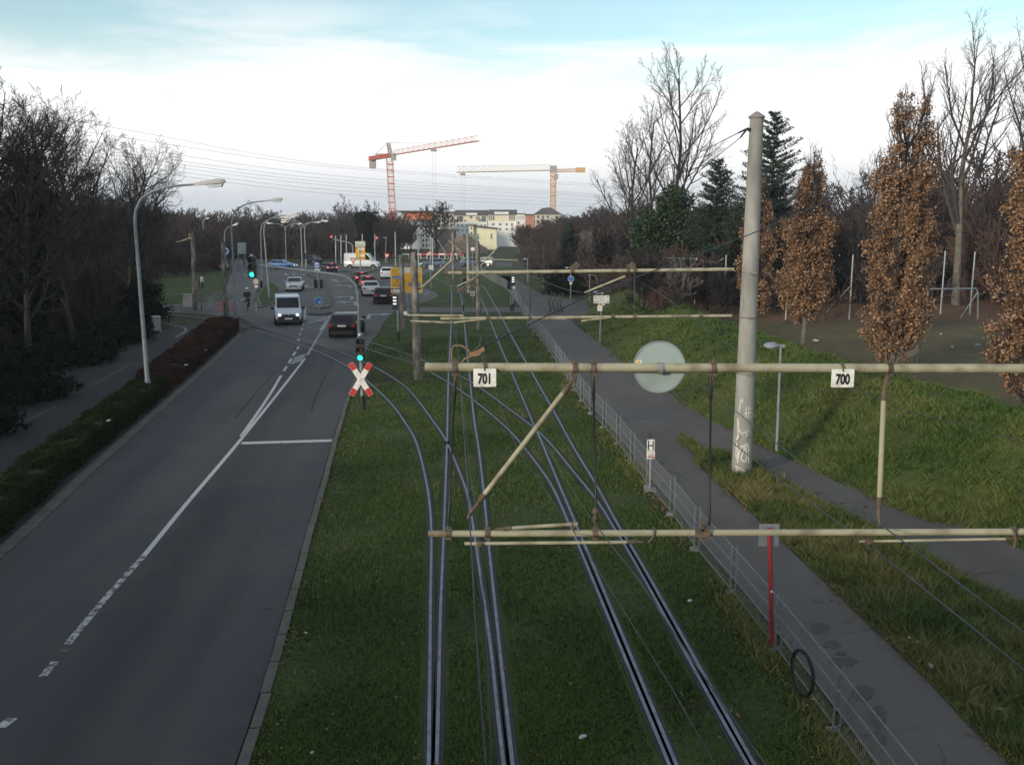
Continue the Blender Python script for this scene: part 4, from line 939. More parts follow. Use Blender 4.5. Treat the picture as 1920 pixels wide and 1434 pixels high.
def small_signal(px, pb, pt, lab, heads, name='traffic_signal', rp=.055, Y=None):
    b = G(px, pb); t = thing(name, lab, 'traffic signal', b, 0, 'traffic signals around the junction'); T = P(px, pt, b.y) - b
    mb = MB(); mb.tube([(0, 0, -.1), (0, 0, T.z)], rp, 10); mb.build('post', POLEG, t)
    mb = MB(); mb.tube([(0, 0, 0), (0, 0, .5)], rp * 1.3, 10); mb.build('post_base', BLACK, t)
    for dx, py, k, mt in heads:
        c = P(px + dx, py, b.y) - b; signal_head(t, (c.x, -.15, c.z), k, mats=mt)
    return t
DK = [LENS, LENS, LENS]; WB = [LENS, WHITELIT, LENS]
for px, pb, pt, pc, lab in ((747, 639, 549, 566, 'tram signal with white bars beside the grass corner by the yellow sign'), (962, 583, 516, 526, 'tram signal with white bars by the main path fence')):
    b = G(px, pb); t = thing('tram_signal', lab, 'tram signal', b, 0, 'tram signals'); f = lambda y, dx=0: P(px + dx, y, b.y) - b
    mb = MB(); mb.tube([(0, 0, -.1), (0, 0, f(pt).z)], .06, 10); mb.build('post', POLEG, t)
    mb = MB(); mb.tube([(0, 0, 0), (0, 0, .6)], .085, 10); mb.build('post_base', BLACK, t)
    k = 34 / (b.y and FPX / b.y) ; c = f(pc, -6 if px == 747 else 0); hh = (f(pc - (14 if px == 747 else 9)) - f(pc)).z
    mb = MB(); mb.prism([(c.x - .16, c.z - hh), (c.x + .16, c.z - hh), (c.x + .16, c.z + hh), (c.x - .16, c.z + hh)], -.24, -.04); hd = mb.build('signal_head', BLACK, t)
    for i, dz in enumerate((.62, .2, -.22)):
        mb = MB(); mb.box((c.x, -.245, c.z + hh * dz), (.20, .012, .075)); mb.build('lamp_bar', WHITELIT, hd)
    mb = MB(); mb.box((f(0, 0).x + .06, -.09, f(pc + 21 if px == 747 else pc + 13).z), (.22, .02, .22)); mb.build('plate', WHITE, t)
SW = thing
small_signal(597, 570, 528, 'pair of dark signal heads on the traffic island above the blue arrow sign', [(-4.5, 532, .85, DK), (6.5, 532, .85, DK)])
small_signal(869, 583, 522, 'small signal head on a post by the crossing path between the tracks', [(2, 530, .8, DK)])
small_signal(958, 583, 530, 'side-facing signal head beside the tram signal at the fence', [(-4, 534, .8, DK)])
small_signal(379, 583, 525, 'signal head on a short post beside the left wooden mast', [(0, 532, .9, DK)])
small_signal(575, 508, 470, 'signal head at the foot of the double-armed lamps', [(-3, 480, 1.0, DK)])
small_signal(485, 548, 515, 'signal head beside the speed limit sign on the grass island', [(6, 533, .8, DK)])
for px, pb, arm_, hc, lab in ((662, 500, [(662, 475), (661, 460), (655, 455), (640, 452), (624, 449)], (622, 449), 'far mast-arm signal showing red left of the small yellow sign'),
                              (704, 498, [(703, 468), (702, 455), (704, 454)], (707, 451), 'far signal showing red beside the crane tower')):
    b = G(px, pb); t = thing('mast_arm_signal', lab, 'traffic signal', b, 0, 'traffic signals around the junction'); f = lambda x, y: P(x, y, b.y) - b
    mb = MB(); mb.tube([V3(0, 0, -.1)] + [f(*q_) for q_ in arm_], .11, 8); mb.build('mast_arm', POLEG, t)
    c = f(*hc); signal_head(t, (c.x, -.1, c.z), 1.5, mats=[REDLIT, LENS, LENS])

# ------------------------------------------------------------------ signs
def round_sign(px, pb, pc, r, lab, mt, face=None, rp=.035, nm='round_sign', cat='sign'):
    b = G(px, pb); t = thing(nm, lab, cat, b); c = P(px, pc, b.y) - b
    mb = MB(); mb.tube([(0, 0, -.1), (0, 0, c.z + r)], rp, 8); mb.build('post', POLEG, t)
    mb = MB(); mb.lathe([(0, -.06), (r, -.06), (r, -.045), (0, -.045)], (0, 0, c.z), 'y', 28); mb.build('disc', WHITE, t)
    mb = MB(); mb.lathe([(0, -.064), (r * .93, -.064), (r * .93, -.062)], (0, 0, c.z), 'y', 28); mb.build('face', mt, t)
    return t, c
t, c = round_sign(597.5, 580, 565, .36, 'round blue keep right sign with a white arrow pointing down on the traffic island', BLUE)
mb = MB(); y0 = -.068; d = Vector((.7, 0, -.7)); A = V3(-.16, 0, .16) + c; A.y = y0; B = A + d * .30
mb.bar(A, B, .075, .004); n_ = Vector((.7, 0, .7)); mb.add([B + n_ * .13, B - n_ * .13, B + d * .16], [(0, 1, 2)]); mb.build('arrow', WHITE, t)
t, c = round_sign(1070, 561, 523, .30, 'round blue foot and cycle path sign on a grey post before the dark bushes', BLUE)
mb = MB(); y0 = -.068
mb.lathe([(0, y0), (.04, y0), (.04, y0 + .002)], (0, 0, c.z + .16), 'y', 10); mb.bar((0, y0, c.z + .12), (0, y0, c.z + .02), .07, .003); mb.bar((-.02, y0, c.z + .02), (-.06, y0, c.z - .10), .03, .003); mb.bar((.02, y0, c.z + .02), (.06, y0, c.z - .10), .03, .003); mb.bar((-.2, y0, c.z - .13), (.2, y0, c.z - .13), .02, .003)
for sx in (-.11, .11): mb.lathe([(.055, y0), (.07, y0), (.07, y0 + .002)], (sx, 0, c.z - .19), 'y', 14)
mb.build('pictogram', WHITE, t)
mb = MB(); mb.box((0, -.05, c.z - .42), (.24, .02, .2)); mb.build('sub_plate', WHITE, t)
t, c = round_sign(481.5, 560, 528, .28, 'red-rimmed round speed limit sign reading 30 with a small white plate below', RED)
mb = MB(); mb.lathe([(0, -.068), (.20, -.068), (.20, -.066)], (0, 0, c.z), 'y', 24); mb.build('white_field', WHITE, t)
text_part('numerals', '30', .24, INK, t, (0, -.071, c.z), .004, .8)
mb = MB(); mb.box((0, -.05, c.z - .48), (.32, .02, .26)); mb.build('sub_plate', WHITE, t)
t, c = round_sign(427, 600, 569, .20, 'small red-rimmed round sign on the dark wooden mast at the left', RED, rp=.02)
mb = MB(); mb.lathe([(0, -.068), (.14, -.068), (.14, -.066)], (0, 0, c.z), 'y', 24); mb.build('white_field', WHITE, t)
for px, pb, pc, lab in ((399, 505, 472, 'small blue round sign left of the dark wooden mast'), (425.5, 520, 471, 'small blue round sign right of the dark wooden mast')):
    round_sign(px, pb, pc, .45, lab, BLUE, rp=.05)

def panel(t, cx, cz, w_, h_, mt, y=-.06, name='panel', th=.02):
    mb = MB(); mb.box((cx, y, cz), (w_, th, h_)); return mb.build(name, mt, t)
def board_sign(px, pb, rect, lab, mt, posts=(0,), nm='sign_board', cat='sign', rp=.035, grp=None, border=None):
    b = G(px, pb); t = thing(nm, lab, cat, b, 0, grp); Y = b.y
    a = P(rect[0], rect[1], Y) - b; c = P(rect[2], rect[3], Y) - b
    w_, h_, cx, cz = c.x - a.x, a.z - c.z, (a.x + c.x) / 2, (a.z + c.z) / 2
    for p in posts:
        mb = MB(); x = (P(px + p, pb, Y) - b).x; mb.tube([(x, 0, -.1), (x, 0, cz + h_ / 2)], rp, 8); mb.build('post', POLEG, t)
    panel(t, cx, cz, w_, h_, border or mt, -.06, 'panel')
    if border: panel(t, cx, cz, w_ * .94, h_ * .95, mt, -.073, 'face', .004)
    return t, cx, cz, w_, h_
t, cx, cz, w_, h_ = board_sign(762, 592, (732, 501, 792, 549), 'big yellow direction sign with blue and white fields on two posts', YELLOW, (-7, 4), 'direction_sign', rp=.07, border=mat('sign_cream_edge', (.62, .52, .28)))
X = lambda u: cx + (u - .5) * w_; Z = lambda v: cz + (.5 - v) * h_
sub = lambda u0, v0, u1, v1, m_, nm='field', y=-.079: panel(t, X((u0 + u1) / 2), Z((v0 + v1) / 2), (u1 - u0) * w_, (v1 - v0) * h_, m_, y, nm, .004)
sub(.27, .05, .62, .22, WHITE); sub(.80, .11, .92, .22, WHITE); sub(.07, .35, .30, .46, BLUE); sub(.56, .62, .94, .74, BLUE); sub(.08, .80, .42, .96, WHITE)
def scribble(u0, v, u1, m_, h=.018, seed=1):
    r_ = random.Random(seed); mb = MB(); u = u0
    while u < u1:
        l = r_.uniform(.01, .025); mb.box((X(u + l / 2), -.0845, Z(v + r_.uniform(-.004, .004))), (l * w_, .002, h * h_ * r_.uniform(.8, 1.5))); u += l + .007
    mb.build('worn_lettering', m_, t)
scribble(.30, .11, .58, INKG, .014, 1); scribble(.30, .17, .55, INKG, .014, 2); scribble(.10, .41, .26, WHITE, .02, 3); scribble(.60, .68, .88, WHITE, .02, 4); scribble(.08, .66, .30, INKG, .02, 5); scribble(.08, .73, .27, INKG, .02, 6); scribble(.11, .85, .38, INKG, .014, 7); scribble(.83, .165, .90, INKG, .014, 8)
mb = MB(); mb.bar((X(.22), -.083, Z(.545)), (X(.66), -.083, Z(.545)), .05, .004); mb.add([(X(.17), -.083, Z(.545)), (X(.225), -.083, Z(.51)), (X(.225), -.083, Z(.58))], [(0, 1, 2)]); mb.bar((X(.86), -.083, Z(.36)), (X(.86), -.083, Z(.5)), .04, .004); mb.bar((X(.11), -.083, Z(.91)), (X(.2), -.083, Z(.91)), .03, .004); mb.build('arrow', INK, t)
t, cx, cz, w_, h_ = board_sign(675, 508, (666.5, 464, 685, 488), 'small yellow direction sign in front of the white van', YELLOW, (1,), 'direction_sign', rp=.10)
sub(.25, .06, .92, .18, WHITE); sub(.35, .26, .70, .38, BLUE); sub(.45, .56, .95, .70, WHITE); sub(.08, .76, .60, .90, mat('sign_green', (.03, .28, .2)))
scribble(.3, .12, .85, INKG, .03, 11); mb = MB(); mb.box((X(.14), -.084, Z(.47)), (.25, .004, .1)); mb.box((X(.12), -.084, Z(.1)), (.2, .004, .2)); mb.box((X(.82), -.084, Z(.84)), (.25, .004, .12)); mb.build('arrow', INK, t)
b0 = t.location; a = P(666, 452.5, b0.y) - b0; c = P(685, 463, b0.y) - b0; panel(t, (a.x + c.x) / 2, (a.z + c.z) / 2, c.x - a.x, a.z - c.z, mat('sign_grey', (.42, .45, .40)), -.06, 'upper_panel')
cx, cz, w_, h_ = (a.x + c.x) / 2, (a.z + c.z) / 2, c.x - a.x, a.z - c.z; scribble(.1, .28, .9, WHITE, .12, 21); scribble(.1, .72, .9, INKG, .10, 22)
t, cx, cz, w_, h_ = board_sign(594, 530, (589, 491, 599.5, 503), 'blue square tram stop sign with white field on the traffic island', BLUE, (2,), 'stop_sign', rp=.05)
sub(.2, .15, .8, .85, WHITE); mb = MB(); mb.box((X(.5), -.084, Z(.58)), (w_ * .42, .004, h_ * .16)); mb.box((X(.5), -.084, Z(.42)), (w_ * .26, .004, h_ * .12)); mb.build('pictogram', INK, t)
a = P(590, 504.5, t.location.y) - t.location; c = P(599.5, 509.5, t.location.y) - t.location; panel(t, (a.x + c.x) / 2, (a.z + c.z) / 2, c.x - a.x, a.z - c.z, WHITE, -.06, 'sub_plate'); panel(t, (a.x + c.x) / 2, (a.z + c.z) / 2, (c.x - a.x) * .7, .08, INK, -.073, 'arrow', .004)
t, cx, cz, w_, h_ = board_sign(808, 542, (804, 497.5, 812.5, 505.5), 'white square sign with a black slash left of the tracks', WHITE, (0,), 'square_sign', rp=.05)
mb = MB(); mb.bar((X(.2), -.074, Z(.85)), (X(.8), -.074, Z(.15)), .06, .004); mb.bar((X(.3), -.074, Z(.25)), (X(.3), -.074, Z(.6)), .05, .004); mb.build('slash', INK, t)
t, cx, cz, w_, h_ = board_sign(886, 566, (882, 546, 890, 554.5), 'small white sign with a dark emblem on a low post between the tracks', WHITE, (0,), 'square_sign', rp=.03)
mb = MB(); mb.lathe([(.11, -.074), (.15, -.074), (.15, -.072)], (cx, 0, cz), 'y', 16); mb.box((cx, -.074, cz), (.2, .004, .04)); mb.box((cx, -.074, cz), (.04, .004, .2)); mb.build('emblem', INK, t)
t, cx, cz, w_, h_ = board_sign(886, 520, (883, 464, 890, 470), 'small white sign high on a post between far masts', WHITE, (0,), 'square_sign', rp=.05)
t, cx, cz, w_, h_ = board_sign(379, 584, (375.5, 518.5, 382, 528), 'small white sign above the signal on the left verge', WHITE, (.5,), 'square_sign', rp=.04)
mb = MB(); mb.bar((X(.25), -.074, Z(.7)), (X(.75), -.074, Z(.3)), .08, .004); mb.box((cx, -.074, Z(.8)), (w_ * .6, .004, .06)); mb.build('emblem', INKG, t)
t, cx, cz, w_, h_ = board_sign(453, 505, (446, 455, 462, 476), 'grey back of a large sign on two posts over the far left road', SIGNBACK, (-5, 7), 'sign_back', rp=.09)
t, cx, cz, w_, h_ = board_sign(1126, 642, (1113, 554, 1142, 568.5), 'white wayfinding sign for cyclists on a post beside the bank', WHITE, (0,), 'wayfinding_sign', rp=.035)
for v, sd_ in ((.2, 1), (.5, 2), (.8, 3)): scribble(.12, v, .70, INKG, .05, 30 + sd_)
mb = MB(); 
for v in (.2, .8): mb.box((X(.08), -.074, Z(v)), (.06, .004, .06)); mb.box((X(.9), -.074, Z(v)), (.08, .004, .05))
mb.build('arrow', INK, t)
for r_, m_ in (((1121, 569, 1126.5, 572), YELLOW), ((1129, 569, 1133.5, 572.5), WHITE), ((1120, 572.5, 1129, 583), WHITE)):
    a = P(r_[0], r_[1], t.location.y) - t.location; c = P(r_[2], r_[3], t.location.y) - t.location; panel(t, (a.x + c.x) / 2, (a.z + c.z) / 2, c.x - a.x, a.z - c.z, m_, -.06, 'sub_plate')
t, cx, cz, w_, h_ = board_sign(1219, 920, (1212.7, 823, 1226.3, 844), 'white stop sign with a black letter H on a galvanised post at the fence', WHITE, (-.5,), 'stop_sign', rp=.035)
mb = MB()
for u in (.19, .81): mb.box((X(u), -.072, Z(.51)), (w_ * .15, .004, h_ * .84))
mb.box((cx, -.072, Z(.52)), (w_ * .5, .004, h_ * .11)); mb.build('letter', INK, t)
B0 = t.location; a = P(1212, 845, B0.y) - B0; c = P(1227, 859, B0.y) - B0; panel(t, (a.x + c.x) / 2, (a.z + c.z) / 2, c.x - a.x, a.z - c.z, WHITE, -.06, 'sub_plate')
cx, cz, w_, h_ = (a.x + c.x) / 2, (a.z + c.z) / 2, c.x - a.x, a.z - c.z; scribble(.08, .22, .92, INKG, .06, 41); scribble(.12, .50, .88, REDINK, .10, 42); scribble(.12, .74, .88, REDINK, .14, 43)
mb = MB(); a = P(1218.5, 823, B0.y) - B0; mb.tube([a, P(1218.5, 815, B0.y) - B0], .014, 8); mb.tube([P(1218.5, 815, B0.y) - B0, P(1218.5, 812, B0.y) - B0], .035, 10); mb.build('finial', BLACK, t)
mb = MB(); mb.box((0, 0, .02), (.3, .3, .08)); mb.build('footing', CONCD, t)
# give-way triangles, crossbuck seen from behind
for px, pb, pc, lab in ((663, 512, 489, 'small give way sign in front of the white van'), (726, 500, 480, 'small give way sign left of the yellow direction sign'), (807, 500, 476, 'small give way sign before the dark oak')):
    b = G(px, pb); t = thing('give_way_sign', lab, 'sign', b, 0, 'give way signs'); c = P(px, pc, b.y) - b; s = .5
    mb = MB(); mb.tube([(0, 0, 0), (0, 0, c.z)], .05, 6); mb.build('post', POLEG, t)
    mb = MB(); mb.prism([(-s, c.z + .4), (s, c.z + .4), (0, c.z - .5)], -.08, -.06); mb.build('panel', RED, t)
    mb = MB(); mb.prism([(-s * .62, c.z + .26), (s * .62, c.z + .26), (0, c.z - .26)], -.086, -.081); mb.build('face', WHITE, t)
b = G(482, 588); t = thing('crossbuck', 'weathered grey back of a crossbuck on a stone-coloured post behind the cyclist', 'crossbuck', b); c = P(481, 556, b.y) - b
mb = MB(); mb.tube([(0, 0, -.1), (0, 0, c.z + .7)], .08, 8); mb.build('post', CONCD, t)
for sgn in (1, -1):
    a = sgn * R(30); u = V3(math.sin(a), 0, math.cos(a)); mb = MB(); mb.bar(c + u * -.75 + V3(0, -.1 - .012 * sgn, 0), c + u * .75 + V3(0, -.1 - .012 * sgn, 0), .20, .015); mb.build('board', mat('weathered_board', (.16, .18, .17), (.22, .24, .22)), t)

# ------------------------------------------------------------------ mesh fence beside the path
fence = thing('mesh_fence', 'low galvanised double-rod mesh fence along the left edge of the path', 'fence', (0, 0, 0))
pts = FB; acc = [0.0]
for a, b in zip(pts[:-1], pts[1:]): acc.append(acc[-1] + (b - a).length)
fpos = lambda s: V3(np.interp(s, acc, [p.x for p in pts]), np.interp(s, acc, [p.y for p in pts]))
s0 = float(np.interp(12.05, [p.y for p in pts], acc)); s = s0 - 7.5; FH = .95
proto = {}
while s < acc[-1] - 2.4:
    a, b = fpos(s), fpos(s + 2.45)
    if b.y > 3:
        mb = MB(); d = (b - a); nrm = V3(d.y, -d.x).normalized(); stp = .06 if a.y < 22 else (.12 if a.y < 40 else .25); n = int(d.length / stp)
        wv = .0019 if a.y < 22 else (.0024 if a.y < 40 else .005)
        for k in range(n + 1):
            p = a + d * k / n; mb.bar(p + V3(0, 0, .06), p + V3(0, 0, FH), wv * 2, wv * 2)
        for z in (.08, .36, .64, .94):
            for o_ in (-.008, .008): mb.bar(a + nrm * o_ + V3(0, 0, z), b + nrm * o_ + V3(0, 0, z), .007 if a.y < 40 else .012, .007)
        mb.build('panel', FENCEM, fence, smooth=False)
        mb = MB(); e = d.normalized()
        for o_ in (-.07, .07): mb.bar(a + e * o_ * .6 + nrm * o_ + V3(0, 0, -.05), a + e * o_ * .6 + nrm * o_ + V3(0, 0, FH + .04), .018, .018)
        for z in (.1, .36, .64, .9): mb.bar(a - e * .042 - nrm * .07 + V3(0, 0, z), a + e * .042 + nrm * .07 + V3(0, 0, z), .012, .012)
        mb.build('post', FENCEM, fence, smooth=False)
        mb = MB(); mb.box((a.x - .05, a.y, .03), (.16, .14, .08), rng.uniform(-.4, .4)); mb.build('footing', CONCD, fence)
    s += 2.45
f2 = thing('mesh_fence', 'far stretch of grey mesh fence along the main path before the bend', 'fence', G(977, 581), 0)
ff = gl([(977, 578), (952, 545), (930, 531), (903, 516), (885, 508)], .5); mb = MB()
for k, p in enumerate(ff):
    if k % 1 == 0: mb.bar(p - f2.location, p - f2.location + V3(0, 0, 1.0), .05, .03)
for a, b in zip(ff[:-1], ff[1:]):
    for z in (.05, .3, .6, .98): mb.bar(a - f2.location + V3(0, 0, z), b - f2.location + V3(0, 0, z), .03, .03)
mb.build('panel', FENCEM, f2, smooth=False)
f3 = thing('mesh_fence', 'grey mesh fence on the far side of the level crossing at the left', 'fence', G(390, 580), 0)
ff = gl([(386, 583), (405, 572), (425, 562), (432, 552)], .8); mb = MB()
for p in ff: mb.bar(p - f3.location, p - f3.location + V3(0, 0, 1.0), .05, .03)
for a, b in zip(ff[:-1], ff[1:]):
    for z in (.05, .35, .65, .98): mb.bar(a - f3.location + V3(0, 0, z), b - f3.location + V3(0, 0, z), .03, .03)
mb.build('panel', FENCEM, f3, smooth=False)
t = thing('barrier', 'low red tube barrier beside the dark wooden mast', 'barrier', G(425, 592)); f = lambda x, y: P(x, y, t.location.y) - t.location
mb = MB(); 
for x in (409, 418, 436): mb.tube([f(x, 584), f(x, 569)], .03, 6)
mb.tube([f(409, 569), f(418, 567), f(436, 569)], .03, 6); mb.tube([f(409, 576), f(436, 576)], .025, 6); mb.build('frame', REDPOLE, t)

# red post with the grey sign turned away, tyre on the fence
b = G(1448, 1213); t = thing('red_post', 'red painted post at the fence carrying a grey sign seen from behind', 'sign post', b); f = lambda x, y: P(x, y, b.y) - b
mb = MB(); mb.tube([(0, 0, -.05), f(1443, 1005), f(1443, 990)], .036, 14); mb.build('post', REDPOLE, t)
mb = MB(); a, c = f(1425, 984), f(1461, 1026); mb.prism([(a.x, c.z), (c.x, c.z), (c.x, a.z), (a.x, a.z)], .045, .055); mb.build('sign_back', GALV, t)
mb = MB(); c_ = f(1445.5, 1107); mb.box((c_.x, c_.y - .037, c_.z), (.034, .004, .034), .0); mb.build('sticker', WHITE, t)
b = G(1506, 1300); b = fpos(np.interp(12.9, [p.y for p in pts], acc)); t = thing('tyre_ring', 'old black bicycle tyre hanging on the mesh fence', 'tyre', V3(b.x - .14, b.y, .40), R(103))
mb = MB(); n = 40; ring = [(.305 * math.cos(2 * math.pi * k / n) , 0, .33 * math.sin(2 * math.pi * k / n)) for k in range(n)]
vs, fs = [], []
for i, p in enumerate(ring):
    a = 2 * math.pi * i / n
    for j in range(10):
        c_ = 2 * math.pi * j / 10; rr = .026 * math.cos(c_); vs.append((p[0] + rr * math.cos(a), .026 * math.sin(c_), p[2] + rr * math.sin(a)))
for i in range(n):
    for j in range(10): fs.append((i * 10 + j, i * 10 + (j + 1) % 10, ((i + 1) % n) * 10 + (j + 1) % 10, ((i + 1) % n) * 10 + j))
mb.add(vs, fs); mb.build('tyre', RUBBER, t)
mb = MB(); mb.tube([(.262 * math.cos(2 * math.pi * k / 40), .012 * math.sin(k), .287 * math.sin(2 * math.pi * k / 40)) for k in range(41)], .006, 6); mb.build('bead', mat('tyre_bead', (.06, .05, .04)), t)

# wavy black cycle stands
for i, (px, pb) in enumerate(((1032, 583), (1039, 586), (1047, 586), (1053, 585))):
    b = G(px, pb); mb = MB(); f = lambda x, y: P(x, y, b.y) - b
    mb.tube(smooth_line([f(px, pb), f(px + 1, pb - 5), f(px - 3, pb - 14), f(px - 1, pb - 22), f(px + 2, pb - 30), f(px + 3, pb - 36)], .1), .045, 8); mb.tube([f(px, pb), f(px, pb - 3)], .09, 8)
    o = mb.build('cycle_stand', BLACK, None, loc=b); tag(o, ['wavy black iron stand on the path, first from the fence side', 'wavy black iron stand on the path, second from the fence side', 'wavy black iron stand on the path, third from the fence side', 'wavy black iron stand on the path, nearest the round blue sign'][i], 'stand', 'wavy black stands on the path')
# ball-net posts, rails and the goal at the field
def net_post(px, pb, pt, lab, r=.05):
    b = G(px, pb, .7); mb = MB(); T = P(px + (px - 960) * .012 * 1.0, pt, b.y) - b; mb.tube([(0, 0, -.2), (T.x, 0, T.z)], r, 8); o = mb.build('net_post', mat('white_post', (.34, .35, .34), (.26, .27, .26), 4, .5), None, loc=b)
    tag(o, lab, 'post', 'white ball net posts at the field')
for a in ((1592, 598, 478, 'white net post left of the middle brown oak'), (1763, 591, 470, 'white net post by the goal, left of two'), (1818, 590, 472, 'white net post by the goal, right of two'), (1473, 600, 480, 'white net post left of the slim brown oak'), (1706, 592, 480, 'white net post half hidden by the middle brown oak'),
          (1357, 583, 478, 'white net post behind the concrete mast, right of three'), (1302, 575, 483, 'thin white net post over the bank, middle of three'), (1241, 560, 482, 'short white post over the bank, left of three')): net_post(*a)
b = G(1592, 598, .7); mb = MB(); mb.tube([P(1537, 598, b.y - .2) - b, P(1593, 538, b.y) - b], .045, 8); tag(mb.build('raking_shore', CREAM, None, loc=b), 'slanting pole leaning against the net post by the slim oak', 'pole')
b = G(1240, 500, .7); Yb = 68.0
mb = MB(); mb.tube([P(1241, 484, Yb), P(1302, 485, Yb), P(1318, 489, Yb), P(1344, 493, Yb), P(1357, 484, Yb)], .035, 6); tag(mb.build('top_rail', GALV), 'thin bent rail joining the white posts over the bank', 'rail')
b = G(1832, 598, .7); t = thing('goal_frame', 'grey steel football goal between the brown oaks at the field edge', 'goal', b); f = lambda x, y: P(x, y, b.y) - b
mb = MB(); mb.tube([f(1833, 598), f(1833.5, 548), f(1830, 541), f(1740, 542)], .05, 8); mb.tube([f(1740, 542), f(1738, 598)], .05, 8); mb.build('frame', GALV, t)
mb = MB(); mb.tube([f(1833, 548), f(1815, 575), f(1800, 597)], .03, 6); mb.build('stay', GALV, t)

# cabinets, litter
def cabinet(px, pb, pt, w_, lab, mt, rz):
    b = G(px, pb); t = thing('utility_cabinet', lab, 'cabinet', b, rz, 'utility cabinets'); h = (P(px, pt, b.y) - b).z
    mb = MB(); mb.box((0, 0, h / 2), (w_, .45, h - .02)); mb.build('housing', mt, t)
    mb = MB(); mb.box((0, 0, h + .01), (w_ + .06, .52, .05)); mb.build('lid', mt, t)
    for sx in (-1, 1): mb = MB(); mb.box((sx * w_ * .245, -.232, h * .52), (w_ * .45, .012, h * .78)); d = mb.build('door', mt, t); mb = MB(); mb.box((sx * .05, -.245, h * .55), (.025, .02, .12)); mb.build('handle', BLACK, d)
CAB = mat('cabinet_grey', (.30, .31, .30), (.40, .41, .40), 3, .6, dirt=(.2, .2, .19), dscale=3)
cabinet(294, 622, 594, 1.0, 'grey utility cabinet at the edge of the dark wood beside the left cycle path', CAB, R(-62)); cabinet(357, 576, 552, 1.15, 'pale grey cabinet beside the left wooden mast', CAB, R(10))
PAPER = mat('litter_white', (.42, .43, .44), (.26, .27, .28), 12, .5)
def litter(px, py, z, s, lab, seed, mt=None, name='litter', cat='litter'):
    r_ = random.Random(seed); b = G(px, py, z); mb = MB(); n = 9; s *= .75
    rings = []
    for k in range(5):
        u = k / 4 - .5; rr = math.cos(u * 2.6) * .5
        rings.append([(u * s * r_.uniform(.8, 1.3), rr * s * .8 * math.cos(6.283 * j / n) * r_.uniform(.5, 1.2), max(.004, s * .22 + rr * s * .5 * math.sin(6.283 * j / n) * r_.uniform(.4, 1.3))) for j in range(n)])
    mb.loft(rings); o = mb.build(name, mt or PAPER, None, loc=b, ang=10); o.rotation_euler = (0, 0, r_.uniform(0, 3)); tag(o, lab, cat)
for i, a in enumerate([(1093, 1384, 0, .16, 'crumpled clear plastic in the grass between the track pairs'), (1293, 1128, 0, .15, 'white plastic scrap in the grass left of the mesh fence'), (585, 1411, 0, .09, 'small white wrapper in the grass at the bottom left of the lawn'), (1577, 1397, 0, .10, 'white paper scrap at the foot of the fence below the tyre'), (1525, 1312, .03, .09, 'yellowish scrap beside the bicycle tyre'), (1513, 1323, 0, .07, 'white scrap just left of the yellowish one'),
                               (1890, 1151, .05, .15, 'white cup in the dry grass at the right edge'), (1880, 1334, .05, .17, 'white crumpled paper in the grass at the lower right'), (1722, 1205, .05, .14, 'grey glassy scrap in the wedge grass'), (1705, 1196, .05, .09, 'small pale scrap beside the grey glassy one'),
                               (573, 1187, 0, .09, 'thin white stick in the lawn'), (520, 1358, 0, .06, 'tiny white speck near the kerb'), (1130, 812, 0, .16, 'pale scrap by the fence under the far side of the tracks'), (349, 686, .9, .28, 'white bag caught on the brown hedge'), (204, 790, .85, .20, 'pale bag lying on the green hedge'), (386, 657, .9, .14, 'small white scrap on the far brown hedge'),
                               (1745, 1251, .05, .2, 'long pale scrap at the path edge'), (1529, 641, .75, .45, 'white sheet lying on the field behind the slim oak'), (1764, 628, .75, .3, 'white scrap on the field, upper of two'), (1785, 652, .75, .3, 'white scrap on the bare patch of the field'), (1833, 648, .75, .3, 'white scrap near the right brown oak')]):
    litter(*a, seed=i, mt=YELLOW if 'yellowish' in a[4] else None)
# ================================================================== vehicles and people
def paint(name, c, coat=.7): return mat(name, c, tuple(x * .85 for x in c), 40, .34, .1, coat=coat, spec=.4)
P_WHITE = paint('white_car_paint', (.62, .65, .68)); P_BLUEWHITE = paint('pale_blue_car_paint', (.40, .45, .55)); P_SILVER = paint('silver_car_paint', (.42, .44, .45)); P_BLACK = paint('black_car_paint', (.006, .0065, .008), .25)
P_DARK = paint('dark_blue_car_paint', (.012, .015, .028), .35); P_RED = paint('dark_red_car_paint', (.12, .012, .016)); P_BLUE = paint('blue_car_paint', (.04, .16, .42)); P_STEEL = paint('steel_blue_car_paint', (.10, .15, .22))
P_GREY = paint('grey_car_paint', (.16, .18, .20)); P_CHAR = paint('charcoal_car_paint', (.018, .02, .025), .35)
DARKTRIM = mat('dark_trim', (.015, .015, .016), None, rough=.6)
RIMM = mat('wheel_rim', (.30, .31, .32), (.4, .41, .42), 8, .35, .8)

